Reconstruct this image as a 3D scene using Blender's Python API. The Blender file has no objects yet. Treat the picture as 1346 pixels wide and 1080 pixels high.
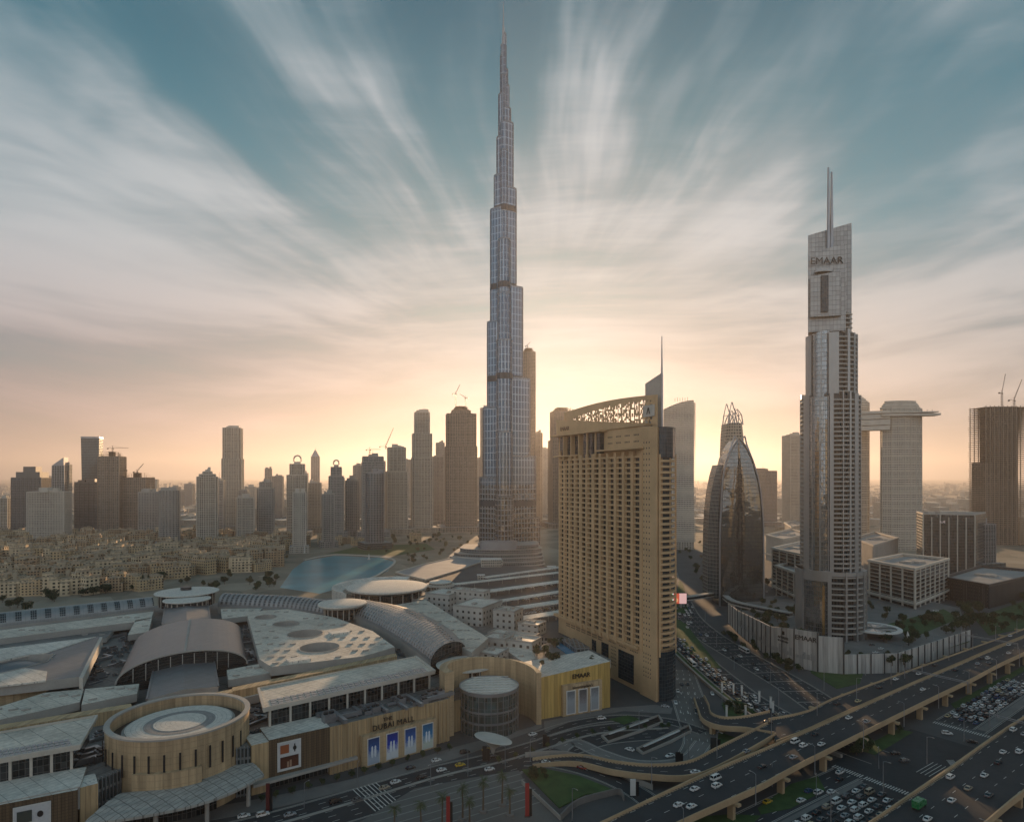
import bpy, math, random
from mathutils import Vector, Matrix
R = math.radians
sc = bpy.context.scene
col = sc.collection
rnd = random.Random(7)

# ---------------------------------------------------------------- camera
F, CX, HY, H = 850.0, 673.0, 626.0, 131.0      # focal length and horizon of the photograph, camera height in metres
cam_d = bpy.data.cameras.new('camera')
cam = bpy.data.objects.new('camera', cam_d); col.objects.link(cam)
cam.location = (0, 0, H); cam.rotation_euler = (R(90), 0, 0)
cam_d.sensor_width = 36; cam_d.lens = F / 1346 * 36
cam_d.shift_y = (HY - 540) / 1346
cam_d.clip_end = 90000; cam_d.clip_start = 1
sc.camera = cam

# ---------------------------------------------------------------- light
SUN_AZ = math.atan((722 - CX) / F)              # to the right of +Y
SUN_EL = R(7.4)
sd = Vector((math.sin(SUN_AZ) * math.cos(SUN_EL), math.cos(SUN_AZ) * math.cos(SUN_EL), math.sin(SUN_EL)))
sl = bpy.data.lights.new('sun', 'SUN'); sl.energy = 5.0; sl.angle = R(0.5); sl.color = (1.0, 0.63, 0.34)
so = bpy.data.objects.new('sun', sl); col.objects.link(so)
so.rotation_euler = (-sd).to_track_quat('-Z', 'Y').to_euler()
sc.view_settings.view_transform = 'Standard'; sc.view_settings.look = 'None'
sc.view_settings.exposure = 0.72; sc.view_settings.gamma = 1.0
sc.cycles.max_bounces = 5; sc.cycles.diffuse_bounces = 2; sc.cycles.glossy_bounces = 3
sc.cycles.volume_bounces = 0; sc.cycles.transmission_bounces = 3
sc.cycles.use_denoising = True

class NT:
    def __init__(s, nt): s.nt = nt; s.N = nt.nodes; s.L = nt.links
    def n(s, t, **k):
        x = s.N.new(t)
        for a, b in k.items(): setattr(x, a, b)
        return x
    def set(s, sock, v):
        if isinstance(v, bpy.types.NodeSocket): s.L.new(v, sock)
        elif isinstance(v, (tuple, list)) and sock.type == 'RGBA': sock.default_value = tuple(v) + ((1,) if len(v) == 3 else ())
        else: sock.default_value = v
    def m(s, op, a, b=None, c=None, clamp=False):
        x = s.n('ShaderNodeMath', operation=op, use_clamp=clamp); s.set(x.inputs[0], a)
        if b is not None: s.set(x.inputs[1], b)
        if c is not None: s.set(x.inputs[2], c)
        return x.outputs[0]
    def mix(s, f, a, b, blend='MIX'):
        x = s.n('ShaderNodeMix', data_type='RGBA', blend_type=blend)
        s.set(x.inputs[0], f); s.set(x.inputs[6], a); s.set(x.inputs[7], b)
        return x.outputs[2]
    def xyz(s, a, b, c=0.0):
        x = s.n('ShaderNodeCombineXYZ'); s.set(x.inputs[0], a); s.set(x.inputs[1], b); s.set(x.inputs[2], c)
        return x.outputs[0]
    def sep(s, v):
        x = s.n('ShaderNodeSeparateXYZ'); s.L.new(v, x.inputs[0]); return x.outputs
    def noise(s, v, scale, detail=4, rough=.55, dist=0.0):
        x = s.n('ShaderNodeTexNoise'); s.L.new(v, x.inputs['Vector'])
        x.inputs['Scale'].default_value = scale; x.inputs['Detail'].default_value = detail
        x.inputs['Roughness'].default_value = rough; x.inputs['Distortion'].default_value = dist
        return x.outputs[0]
    def ramp(s, f, stops, interp='LINEAR'):
        x = s.n('ShaderNodeValToRGB'); e = x.color_ramp.elements; x.color_ramp.interpolation = interp
        while len(e) < len(stops): e.new(.5)
        for q, (p, c) in zip(e, stops):
            q.position = p; q.color = (tuple(c) + (1,)) if not isinstance(c, (int, float)) else (c, c, c, 1)
        s.set(x.inputs[0], f); return x.outputs[0]
    def rng(s, v, a, b, c=0.0, d=1.0, smooth=False):
        x = s.n('ShaderNodeMapRange', interpolation_type='SMOOTHSTEP' if smooth else 'LINEAR')
        s.set(x.inputs[0], v); x.inputs[1].default_value = a; x.inputs[2].default_value = b
        x.inputs[3].default_value = c; x.inputs[4].default_value = d
        return x.outputs[0]

# ---------------------------------------------------------------- sky: Nishita plus a sheet of wind-drawn cloud
w = bpy.data.worlds.new('World'); sc.world = w; w.use_nodes = True
t = NT(w.node_tree); t.N.clear()
out = t.n('ShaderNodeOutputWorld'); bg = t.n('ShaderNodeBackground'); bg.inputs[1].default_value = 0.095
t.L.new(bg.outputs[0], out.inputs[0])
sky = t.n('ShaderNodeTexSky', sky_type='NISHITA'); sky.sun_disc = False
sky.sun_elevation = SUN_EL; sky.sun_rotation = SUN_AZ; sky.air_density = 1.2; sky.dust_density = 2.0; sky.ozone_density = 3.0
tc = t.n('ShaderNodeTexCoord').outputs['Generated']
nx, ny, nz = t.sep(tc)
zz = t.m('MAXIMUM', nz, 0.0)
ay = t.m('MAXIMUM', t.m('ABSOLUTE', ny), 0.08)
qx = t.m('DIVIDE', nx, ay); qz = t.m('DIVIDE', zz, ay)
wv = t.noise(t.xyz(qx, qz, 3.1), 1.3, 2, .5); wv2 = t.noise(t.xyz(qx, qz, 8.7), 1.3, 2, .5)
dx = t.m('ADD', t.m('SUBTRACT', qx, .03), t.m('MULTIPLY', t.m('SUBTRACT', wv, .5), .30)); dz = t.m('ADD', t.m('SUBTRACT', qz, .17), t.m('MULTIPLY', t.m('SUBTRACT', wv2, .5), .26))
rr_ = t.m('ADD', t.m('SQRT', t.m('ADD', t.m('MULTIPLY', dx, dx), t.m('MULTIPLY', dz, dz))), .03)
ct = t.m('DIVIDE', dx, rr_); st_ = t.m('DIVIDE', dz, rr_); lr = t.m('LOGARITHM', t.m('ADD', rr_, .12), 2.718)
def streak(a, b, c, o): return t.xyz(t.m('MULTIPLY', ct, a), t.m('MULTIPLY', st_, a), t.m('ADD', t.m('MULTIPLY', lr, b), o))
n1 = t.noise(streak(2.1, 1.15, 0, 53.6), 1.0, 4, .5, .2)
n2 = t.noise(streak(7.0, 1.3, 0, 9.3), 1.0, 3, .5, .2)
n3 = t.noise(streak(26.0, 2.0, 0, 2.1), 1.0, 2, .5)
nb = t.noise(t.xyz(t.m('MULTIPLY', t.m('ADD', qx, t.m('MULTIPLY', wv, .8)), 1.5), t.m('MULTIPLY', t.m('ADD', qz, t.m('ADD', t.m('MULTIPLY', wv2, .10), t.m('MULTIPLY', t.m('MULTIPLY', qx, qx), -.12))), 10.0), 6.3), 1.0, 5, .6, .3)
nv = t.rng(rr_, .06, .55, 0, 1, True)      # fine streaks die out towards their vanishing point
n2 = t.m('ADD', t.m('MULTIPLY', t.m('SUBTRACT', n2, .5), nv), .5); n3 = t.m('ADD', t.m('MULTIPLY', t.m('SUBTRACT', n3, .5), nv), .5)
bl = t.m('MAXIMUM', t.rng(qz, .50, .16, 0, .75, True), t.rng(rr_, .45, .10, 0, .95, True))
n1 = t.m('ADD', t.m('MULTIPLY', n1, t.m('SUBTRACT', 1.0, bl)), t.m('MULTIPLY', nb, bl))
dens = t.m('ADD', t.m('ADD', t.m('MULTIPLY', n1, .74), t.m('MULTIPLY', n2, .22)), t.m('MULTIPLY', n3, .05))
bias = t.rng(zz, 0.30, 0.58, 0.115, -0.045)
rightb = t.m('MULTIPLY', t.rng(nx, 0.15, 0.6, 0, -.07, True), t.rng(zz, .1, .3, 0.3, 1))
dn = t.m('ADD', t.m('ADD', dens, bias), rightb)
cover = t.rng(dn, 0.40, 0.64, 0, 1, True)
bright = t.m('ADD', t.m('MULTIPLY', t.rng(dn, 0.47, 0.72, 0, 1, True), .55), t.rng(t.m('ADD', t.m('MULTIPLY', n2, .6), t.m('MULTIPLY', nb, .4)), .42, .62, 0, .45, True))
sdot = t.n('ShaderNodeVectorMath', operation='DOT_PRODUCT'); t.L.new(tc, sdot.inputs[0]); sdot.inputs[1].default_value = sd
sdv = t.m('MAXIMUM', sdot.outputs['Value'], 0.0)
g1 = t.m('POWER', sdv, 14.0); g2 = t.m('POWER', sdv, 90.0); g0 = t.m('POWER', sdv, 4.0)
clear = t.ramp(zz, [(0.0, (.26, .22, .21)), (.07, (.19, .20, .215)), (.16, (.12, .205, .24)), (.30, (.03, .19, .25)), (.46, (.0, .125, .18)), (.62, (.0, .072, .115)), (1.0, (.02, .09, .13))])
nish = t.mix(1.0, sky.outputs[0], (.45, .75, .85), 'MULTIPLY')
K = 1 / 0.12
base = t.mix(.9, nish, t.mix(1.0, clear, (K, K, K), 'MULTIPLY'))
left = t.rng(nx, -.7, .1, 1, 0, True)
cdark = t.mix(t.rng(zz, 0.02, .30, 0, 1, True), t.mix(left, (.21, .215, .23), (.235, .185, .195)), (.06, .16, .21))
cbri = t.mix(t.rng(zz, .02, .36, 0, 1, True), t.mix(left, (.42, .38, .36), (.41, .305, .30)), (.38, .42, .45))
cc = t.mix(bright, cdark, cbri)
cc = t.mix(1.0, cc, (K, K, K), 'MULTIPLY')
full = t.mix(t.m('MULTIPLY', cover, .92), base, cc)
glow = t.mix(g2, t.mix(g1, (0, 0, 0), (.04 * K, .03 * K, .02 * K)), (.14 * K, .13 * K, .11 * K))
full = t.mix(1.0, full, glow, 'ADD')
# the eastern half of the sky, behind the photographer: a pale blue-grey glow raised to light the facades, and a gold strip added for reflections
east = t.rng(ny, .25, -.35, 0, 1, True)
gold_band = t.m('MULTIPLY', t.rng(t.noise(tc, 9.0, 3, .6), .45, .62, 0, 1, True), t.rng(nz, .13, .02, 0, 1, True))
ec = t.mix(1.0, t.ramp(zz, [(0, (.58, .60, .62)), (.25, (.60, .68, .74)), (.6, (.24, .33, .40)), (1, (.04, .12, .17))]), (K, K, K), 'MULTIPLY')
ec = t.mix(t.m('MULTIPLY', gold_band, .9), ec, (1.25 * K, .80 * K, .36 * K))
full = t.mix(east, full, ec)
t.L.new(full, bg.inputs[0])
w.cycles.sampling_method = 'MANUAL'; w.cycles.sample_map_resolution = 1024

# ---------------------------------------------------------------- placing
def G(px, py, z=0.0):
    Y = (H - z) * F / (py - HY)
    return Vector(((px - CX) / F * Y, Y, z))
def A(px, py, Y): return Vector(((px - CX) / F * Y, Y, H - (py - HY) / F * Y))
def ZY(py, Y): return H - (py - HY) / F * Y
def XY(px, Y): return (px - CX) / F * Y

# ---------------------------------------------------------------- mesh builder
class MB:
    def __init__(s): s.v = []; s.f = []; s.uv = []; s.mi = []; s.cur = 0
    def face(s, pts, uv=None, mi=None):
        b = len(s.v); s.v.extend([tuple(p) for p in pts]); s.f.append(tuple(range(b, b + len(pts))))
        if uv is None: uv = [(p[0], p[1]) for p in pts]
        s.uv.append(uv); s.mi.append(s.cur if mi is None else mi)
    def prism(s, poly, z0, z1, top=True, bot=False, u0=0.0, mt=None, ms=None, closed=True):
        P = [(p[0], p[1]) for p in poly]
        a = sum(P[i][0] * P[(i + 1) % len(P)][1] - P[(i + 1) % len(P)][0] * P[i][1] for i in range(len(P)))
        zt = z1 if hasattr(z1, '__len__') else [z1] * len(P)
        zb = z0 if hasattr(z0, '__len__') else [z0] * len(P)
        zt = list(zt); zb = list(zb)
        if a < 0: P = P[::-1]; zt = zt[::-1]; zb = zb[::-1]
        u = u0
        n = len(P)
        for i in range(n):
            j = (i + 1) % n; p, q = P[i], P[j]; d = math.dist(p, q)
            s.face([(p[0], p[1], zb[i]), (q[0], q[1], zb[j]), (q[0], q[1], zt[j]), (p[0], p[1], zt[i])],
                   [(u, zb[i]), (u + d, zb[j]), (u + d, zt[j]), (u, zt[i])], ms)
            u += d
        if top: s.face([(P[i][0], P[i][1], zt[i]) for i in range(n)], None, mt)
        if bot: s.face([(P[i][0], P[i][1], zb[i]) for i in range(n)][::-1], None, mt)
    def box(s, cx, cy, z0, sx, sy, sz, rot=0.0, bot=True, **k):
        c, q = math.cos(rot), math.sin(rot)
        s.prism([(cx + x * c - y * q, cy + x * q + y * c) for x, y in ((-sx/2, -sy/2), (sx/2, -sy/2), (sx/2, sy/2), (-sx/2, sy/2))], z0, z0 + sz, True, bot, **k)
    def ngon(s, cx, cy, r, n=24, ry=None, a0=0.0, rot=0.0):
        ry = ry or r; c, q = math.cos(rot), math.sin(rot); o = []
        for i in range(n):
            a = a0 + 2 * math.pi * i / n; x, y = r * math.cos(a), ry * math.sin(a)
            o.append((cx + x * c - y * q, cy + x * q + y * c))
        return o
    def cyl(s, cx, cy, z0, z1, r, n=24, ry=None, rot=0.0, **k): s.prism(s.ngon(cx, cy, r, n, ry, rot=rot), z0, z1, **k)
    def ringwall(s, outer, inner, z0, z1, mt=None, ms=None):
        n = len(outer); u = 0
        for i in range(n):
            j = (i + 1) % n; a, b, c, d = outer[i], outer[j], inner[j], inner[i]; L = math.dist(a, b)
            s.face([(*a, z0), (*b, z0), (*b, z1), (*a, z1)], [(u, z0), (u + L, z0), (u + L, z1), (u, z1)], ms)
            s.face([(*c, z0), (*d, z0), (*d, z1), (*c, z1)], [(u + L, z0), (u, z0), (u, z1), (u + L, z1)], ms)
            s.face([(*a, z1), (*b, z1), (*c, z1), (*d, z1)], None, mt)
            s.face([(*d, z0), (*c, z0), (*b, z0), (*a, z0)], None, mt)
            u += L
    def beam(s, p, q, w_, h_=None):
        p, q = Vector(p), Vector(q); h_ = h_ or w_; d = (q - p)
        if d.length < 1e-6: return
        d.normalize(); up = Vector((0, 0, 1)) if abs(d.z) < .95 else Vector((0, 1, 0))
        x = d.cross(up).normalized() * w_ / 2; y = x.cross(d).normalized() * h_ / 2
        L = (q - p).length
        a = [p - x - y, p + x - y, p + x + y, p - x + y]; b = [c + q - p for c in a]
        for i in range(4):
            j = (i + 1) % 4; s.face([a[i], a[j], b[j], b[i]], [(0, 0), (w_, 0), (w_, L), (0, L)])
        s.face(a[::-1]); s.face(b)
    def tube(s, pts, rad, n=8):
        pts = [Vector(p) for p in pts]; rings = []
        rad = rad if hasattr(rad, '__len__') else [rad] * len(pts)
        for i, p in enumerate(pts):
            d = (pts[min(i + 1, len(pts) - 1)] - pts[max(i - 1, 0)]).normalized()
            up = Vector((0, 0, 1)) if abs(d.z) < .95 else Vector((0, 1, 0))
            x = d.cross(up).normalized(); y = d.cross(x)
            rings.append([p + (x * math.cos(2*math.pi*k/n) + y * math.sin(2*math.pi*k/n)) * rad[i] for k in range(n)])
        s.loft(rings); s.face(rings[-1]); s.face(rings[0][::-1])
    def loft(s, rings, closed=True):
        for a, b in zip(rings[:-1], rings[1:]):
            n = len(a); u = 0
            for i in range(n if closed else n - 1):
                j = (i + 1) % n; L = (Vector(a[i]) - Vector(a[j])).length
                s.face([a[i], a[j], b[j], b[i]], [(u, a[i][2]), (u + L, a[j][2]), (u + L, b[j][2]), (u, b[i][2])]); u += L
    def build(s, name, mats, parent=None, smooth=False, local=False):
        if not isinstance(mats, (list, tuple)): mats = [mats]
        me = bpy.data.meshes.new(name)
        off = Vector((0, 0, 0)) if (parent is None or local) else woff(parent)
        o = bpy.data.objects.new(name, me)
        if parent is None and not local:      # put the origin under the thing
            xs = [v[0] for v in s.v]; ys = [v[1] for v in s.v]; zs = [v[2] for v in s.v]
            off = Vector(((min(xs) + max(xs)) / 2, (min(ys) + max(ys)) / 2, min(zs)))
            o.location = off
        me.from_pydata([(v[0] - off.x, v[1] - off.y, v[2] - off.z) for v in s.v], [], s.f)
        uvl = me.uv_layers.new(name='UVMap')
        flat = [c for f in s.uv for q in f for c in (q[0], q[1])]
        uvl.data.foreach_set('uv', flat)
        me.polygons.foreach_set('material_index', s.mi)
        for m_ in mats: me.materials.append(m_)
        if smooth:
            weld(me)
            me.polygons.foreach_set('use_smooth', [True] * len(me.polygons))
        me.update()
        col.objects.link(o)
        if parent is not None: o.parent = parent
        return o
import bmesh
def weld(me, ang=R(35)):
    bm = bmesh.new(); bm.from_mesh(me); bmesh.ops.remove_doubles(bm, verts=bm.verts, dist=.004)
    for e in bm.edges:
        if len(e.link_faces) == 2 and e.calc_face_angle(0) > ang: e.smooth = False
    bm.to_mesh(me); bm.free()
def woff(o):
    v = Vector((0, 0, 0))
    while o is not None: v += o.location; o = o.parent
    return v
def tag(o, label=None, cat=None, group=None, kind=None):
    if label: o['label'] = label
    if cat: o['category'] = cat
    if group: o['group'] = group
    if kind: o['kind'] = kind
    return o
def empty(name, loc, label, cat, group=None):
    o = bpy.data.objects.new(name, None); col.objects.link(o); o.location = loc; o.empty_display_size = 1
    return tag(o, label, cat, group)
def copy_tree(o, parent=None):
    c = o.copy(); col.objects.link(c); c.parent = parent
    for ch in list(o.children): copy_tree(ch, c)
    return c
def structure(o): o['kind'] = 'structure'; return o
def text(name, s_, size, depth, mat, origin, xdir, parent, tilt=None, spacing=1.0):
    cu_ = bpy.data.curves.new('t', 'FONT'); cu_.body = s_;  cu_.size = size; cu_.extrude = depth; cu_.align_x = 'CENTER'; cu_.space_character = spacing
    to = bpy.data.objects.new('t', cu_); me = bpy.data.meshes.new_from_object(to); me.name = name
    bpy.data.objects.remove(to); me.materials.clear(); me.materials.append(mat)
    o = bpy.data.objects.new(name, me); col.objects.link(o)
    x = Vector(xdir).normalized(); z = Vector((0, 0, 1)); n = x.cross(z)
    o.matrix_world = Matrix.Translation(Vector(origin) - woff(parent)) @ Matrix((x, z, n)).transposed().to_4x4()
    o.parent = parent
    return o

# ---------------------------------------------------------------- materials
def new_mat(name):
    m_ = bpy.data.materials.new(name); m_.use_nodes = True; nt = NT(m_.node_tree)
    return m_, nt, nt.N['Principled BSDF']
def pbr(name, c, rough=.7, metal=0.0, var=.18, scale=.08, fine=1.2, bump=0.0, spec=.5):
    m_, s, b = new_mat(name)
    pos = s.n('ShaderNodeNewGeometry').outputs['Position']
    a = s.noise(pos, scale, 4, .6); f_ = s.noise(pos, fine, 3, .6)
    k = s.m('ADD', s.m('MULTIPLY', a, .65), s.m('MULTIPLY', f_, .35))
    k = s.rng(k, .3, .7, 1 - var, 1 + var)
    s.set(b.inputs['Base Color'], s.mix(1.0, c, s.xyz(k, k, k), 'MULTIPLY'))
    s.set(b.inputs['Roughness'], s.m('MULTIPLY', s.rng(f_, .3, .7, .9, 1.1), rough, clamp=True))
    b.inputs['Metallic'].default_value = metal; b.inputs['Specular IOR Level'].default_value = spec
    if bump:
        bn = s.n('ShaderNodeBump'); bn.inputs['Strength'].default_value = bump; bn.inputs['Distance'].default_value = .3
        s.L.new(f_, bn.inputs['Height']); s.L.new(bn.outputs[0], b.inputs['Normal'])
    return m_
def facade(name, wall, glass, cw=3.0, ch=3.5, pier=.3, sill=.4, metal=.0, grough=.12, wrough=.7, wmetal=0., var=.5, wvar=.12, wob=.0, lit=0.0):
    """UV in metres: columns cw wide, storeys ch high; below sill / left of pier is wall, the rest glass that differs window to window"""
    m_, s, b = new_mat(name)
    uv = s.n('ShaderNodeUVMap'); uv.uv_map = 'UVMap'
    u, v, _ = s.sep(uv.outputs[0])
    us = s.m('DIVIDE', u, cw); vs = s.m('DIVIDE', v, ch)
    fu = s.m('FRACT', us); fv = s.m('FRACT', vs)
    win = s.m('MULTIPLY', s.m('GREATER_THAN', fu, pier), s.m('GREATER_THAN', fv, sill))
    wn = s.n('ShaderNodeTexWhiteNoise', noise_dimensions='2D'); s.L.new(s.xyz(s.m('FLOOR', us), s.m('FLOOR', vs)), wn.inputs['Vector'])
    rv = wn.outputs['Value']
    pos = s.n('ShaderNodeNewGeometry').outputs['Position']
    k = s.rng(s.noise(pos, .05, 4, .6), .3, .7, 1 - wvar, 1 + wvar)
    wc = s.mix(1.0, wall, s.xyz(k, k, k), 'MULTIPLY')
    gk = s.rng(rv, 0, 1, 1 - var, 1 + var)
    gc = s.mix(1.0, glass, s.xyz(gk, gk, gk), 'MULTIPLY')
    curtain = s.m('MULTIPLY', s.m('GREATER_THAN', rv, .86), .5 * (1 if var > .2 else 0))
    gc = s.mix(curtain, gc, tuple(.6 * x for x in wall))
    s.set(b.inputs['Base Color'], s.mix(win, wc, gc))
    s.set(b.inputs['Roughness'], s.m('ADD', s.m('MULTIPLY', win, grough - wrough), wrough))
    s.set(b.inputs['Metallic'], s.m('ADD', s.m('MULTIPLY', win, metal - wmetal), wmetal))
    bn = s.n('ShaderNodeBump'); bn.inputs['Strength'].default_value = .6; bn.inputs['Distance'].default_value = .3
    hh = s.m('MULTIPLY', win, -1.0)
    if wob:
        # panes never lie in one plane: each tilts a little, so reflections break up
        hh = s.m('ADD', hh, s.m('MULTIPLY', s.noise(pos, .09, 3, .5), wob))
    s.L.new(hh, bn.inputs['Height']); s.L.new(bn.outputs[0], b.inputs['Normal'])
    return m_
M = {}
M['concrete'] = pbr('concrete', (.36, .34, .31), .85)
M['pale'] = pbr('pale_stone', (.50, .46, .40), .8)
M['white'] = pbr('white_paint', (.62, .61, .58), .6, var=.1)
M['roofgrey'] = pbr('roof_grey', (.27, .27, .265), .8, var=.28, scale=.05, fine=.5)
M['rooflight'] = pbr('roof_light', (.50, .47, .42), .8, var=.22, scale=.06, fine=.4)
M['metalroof'] = pbr('metal_roof', (.20, .205, .215), .42, .55, var=.12)
M['tan'] = pbr('tan_stone', (.40, .27, .145), .8, var=.12)
M['dark'] = pbr('dark_metal', (.05, .052, .055), .45, .3)
M['steel'] = pbr('steel', (.30, .31, .33), .4, .7)
M['black'] = pbr('black', (.012, .012, .013), .5, var=.05)
M['asphalt'] = pbr('asphalt', (.034, .035, .038), .85, var=.35, scale=.05, fine=.6)
M['road_light'] = pbr('worn_asphalt', (.075, .074, .074), .85, var=.3, scale=.04, fine=.5)
M['paving'] = pbr('paving', (.17, .16, .15), .85, var=.25, scale=.08, fine=.8)
M['kerb'] = pbr('kerb', (.30, .28, .25), .85)
M['parapet'] = pbr('parapet', (.42, .30, .18), .85, var=.2)
M['mark'] = pbr('road_marking', (.55, .54, .5), .7, var=.3, scale=.3, fine=2)
M['grass'] = pbr('grass', (.045, .085, .022), .95, var=.45, scale=.15, fine=1.5, bump=.4)
M['glass_d'] = pbr('dark_glass', (.02, .028, .034), .08, 0, var=.3, scale=.2, spec=.8)
M['text'] = pbr('sign_letters', (.02, .018, .016), .5, var=.05)
M['bark'] = pbr('bark', (.10, .075, .05), .95)
# ---------------------------------------------------------------- ground and air
def ground_mat():
    m_, s, b = new_mat('ground')
    pos = s.n('ShaderNodeNewGeometry').outputs['Position']
    vo = s.n('ShaderNodeTexVoronoi'); vo.inputs['Scale'].default_value = .022; s.L.new(pos, vo.inputs['Vector'])
    v2 = s.n('ShaderNodeTexVoronoi'); v2.inputs['Scale'].default_value = .006; s.L.new(pos, v2.inputs['Vector'])
    a = s.noise(pos, .0012, 5, .6); f_ = s.noise(pos, .03, 5, .65)
    c = s.ramp(vo.outputs['Color'], [(.2, (.13, .115, .09)), (.45, (.24, .20, .15)), (.7, (.34, .29, .22)), (.9, (.42, .37, .30))])
    c2 = s.ramp(s.m('ADD', s.m('MULTIPLY', a, .6), s.m('MULTIPLY', f_, .4)), [(.38, (.10, .10, .07)), (.5, (.22, .18, .13)), (.62, (.30, .25, .18))])
    s.set(b.inputs['Base Color'], s.mix(.55, c, c2)); b.inputs['Roughness'].default_value = .95
    return m_
g = MB(); g.face([(-29000, -3000, 0), (29000, -3000, 0), (29000, 29000, 0), (-29000, 29000, 0)])
structure(g.build('ground', ground_mat(), local=True))
hz = MB(); hz.box(0, 13000, -1, 58100, 32200, 900)
hm = bpy.data.materials.new('haze'); hm.use_nodes = True; hn = NT(hm.node_tree); hn.N.clear()
ho = hn.n('ShaderNodeOutputMaterial'); pv = hn.n('ShaderNodeVolumePrincipled')
pv.inputs['Color'].default_value = (.66, .64, .66, 1); pv.inputs['Density'].default_value = 7.2e-5; pv.inputs['Anisotropy'].default_value = .58
hn.L.new(pv.outputs[0], ho.inputs['Volume'])
haze = hz.build('haze', hm, local=True); tag(haze, 'warm evening haze over the whole city', 'haze', kind='stuff')

# ---------------------------------------------------------------- facade materials
FM = {
 'beige':  facade('facade_beige', (.38, .33, .26), (.04, .045, .05), 3.2, 3.4, .38, .45),
 'grey':   facade('facade_grey', (.31, .30, .28), (.035, .045, .05), 3.0, 3.5, .34, .42),
 'dark':   facade('facade_dark', (.20, .20, .20), (.04, .055, .06), 2.6, 3.6, .25, .35, grough=.1),
 'glass':  facade('facade_glass', (.12, .15, .16), (.05, .08, .09), 2.2, 3.8, .10, .22, .35, .09, .3, .3, var=.35, wob=1.5),
 'bare':   facade('facade_bare', (.33, .28, .23), (.05, .045, .04), 4.2, 3.6, .22, .28, grough=.8),
 'white':  facade('facade_white', (.42, .38, .32), (.04, .045, .05), 2.8, 3.3, .45, .5),
}
SL = {'beige': M['pale'], 'grey': M['concrete'], 'dark': pbr('bronze_trim', (.14, .135, .13), .5, .2), 'glass': M['steel'], 'bare': pbr('raw_concrete', (.26, .21, .165), .9), 'white': M['pale']}

def rect(cx, cy, w_, d_, rot):
    c, q = math.cos(rot), math.sin(rot)
    return [(cx + x * c - y * q, cy + x * q + y * c) for x, y in ((-w_/2, -d_/2), (w_/2, -d_/2), (w_/2, d_/2), (-w_/2, d_/2))]
def notched(cx, cy, w_, d_, rot, n=.22):
    a, b = w_ / 2, d_ / 2; p, q_ = a * (1 - n), b * (1 - n)
    pts = [(-p, -b), (p, -b), (p, -q_), (a, -q_), (a, q_), (p, q_), (p, b), (-p, b), (-p, q_), (-a, q_), (-a, -q_), (-p, -q_)]
    c, q = math.cos(rot), math.sin(rot)
    return [(cx + x * c - y * q, cy + x * q + y * c) for x, y in pts]
def offset(poly, d):
    cx = sum(p[0] for p in poly) / len(poly); cy = sum(p[1] for p in poly) / len(poly)
    o = []
    for x, y in poly:
        L = math.hypot(x - cx, y - cy); k = (L + d) / L; o.append((cx + (x - cx) * k, cy + (y - cy) * k))
    return o
def relief(mb, poly, z0, z1, fl=3.5, pier=5.0, out=.5, pw=.8, every=1, st=.25):
    z = z0 + fl
    while z < z1 - .3:
        mb.prism(offset(poly, out), z - st, z + st, True, True); z += fl * every
    n = len(poly)
    for i in range(n):
        p, q = Vector(poly[i]), Vector(poly[(i + 1) % n]); L = (q - p).length
        if L < 2.5 or pier <= 0: continue
        k = max(1, round(L / pier)); d = (q - p) / L; ang = math.atan2(d.y, d.x)
        for j in range(k + 1):
            c_ = p + d * (L * j / k)
            mb.box(c_.x, c_.y, z0, pw, (out + .2) * 2.3, z1 - z0 + .05 * (j % 2) + .4, ang, bot=False)

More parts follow.
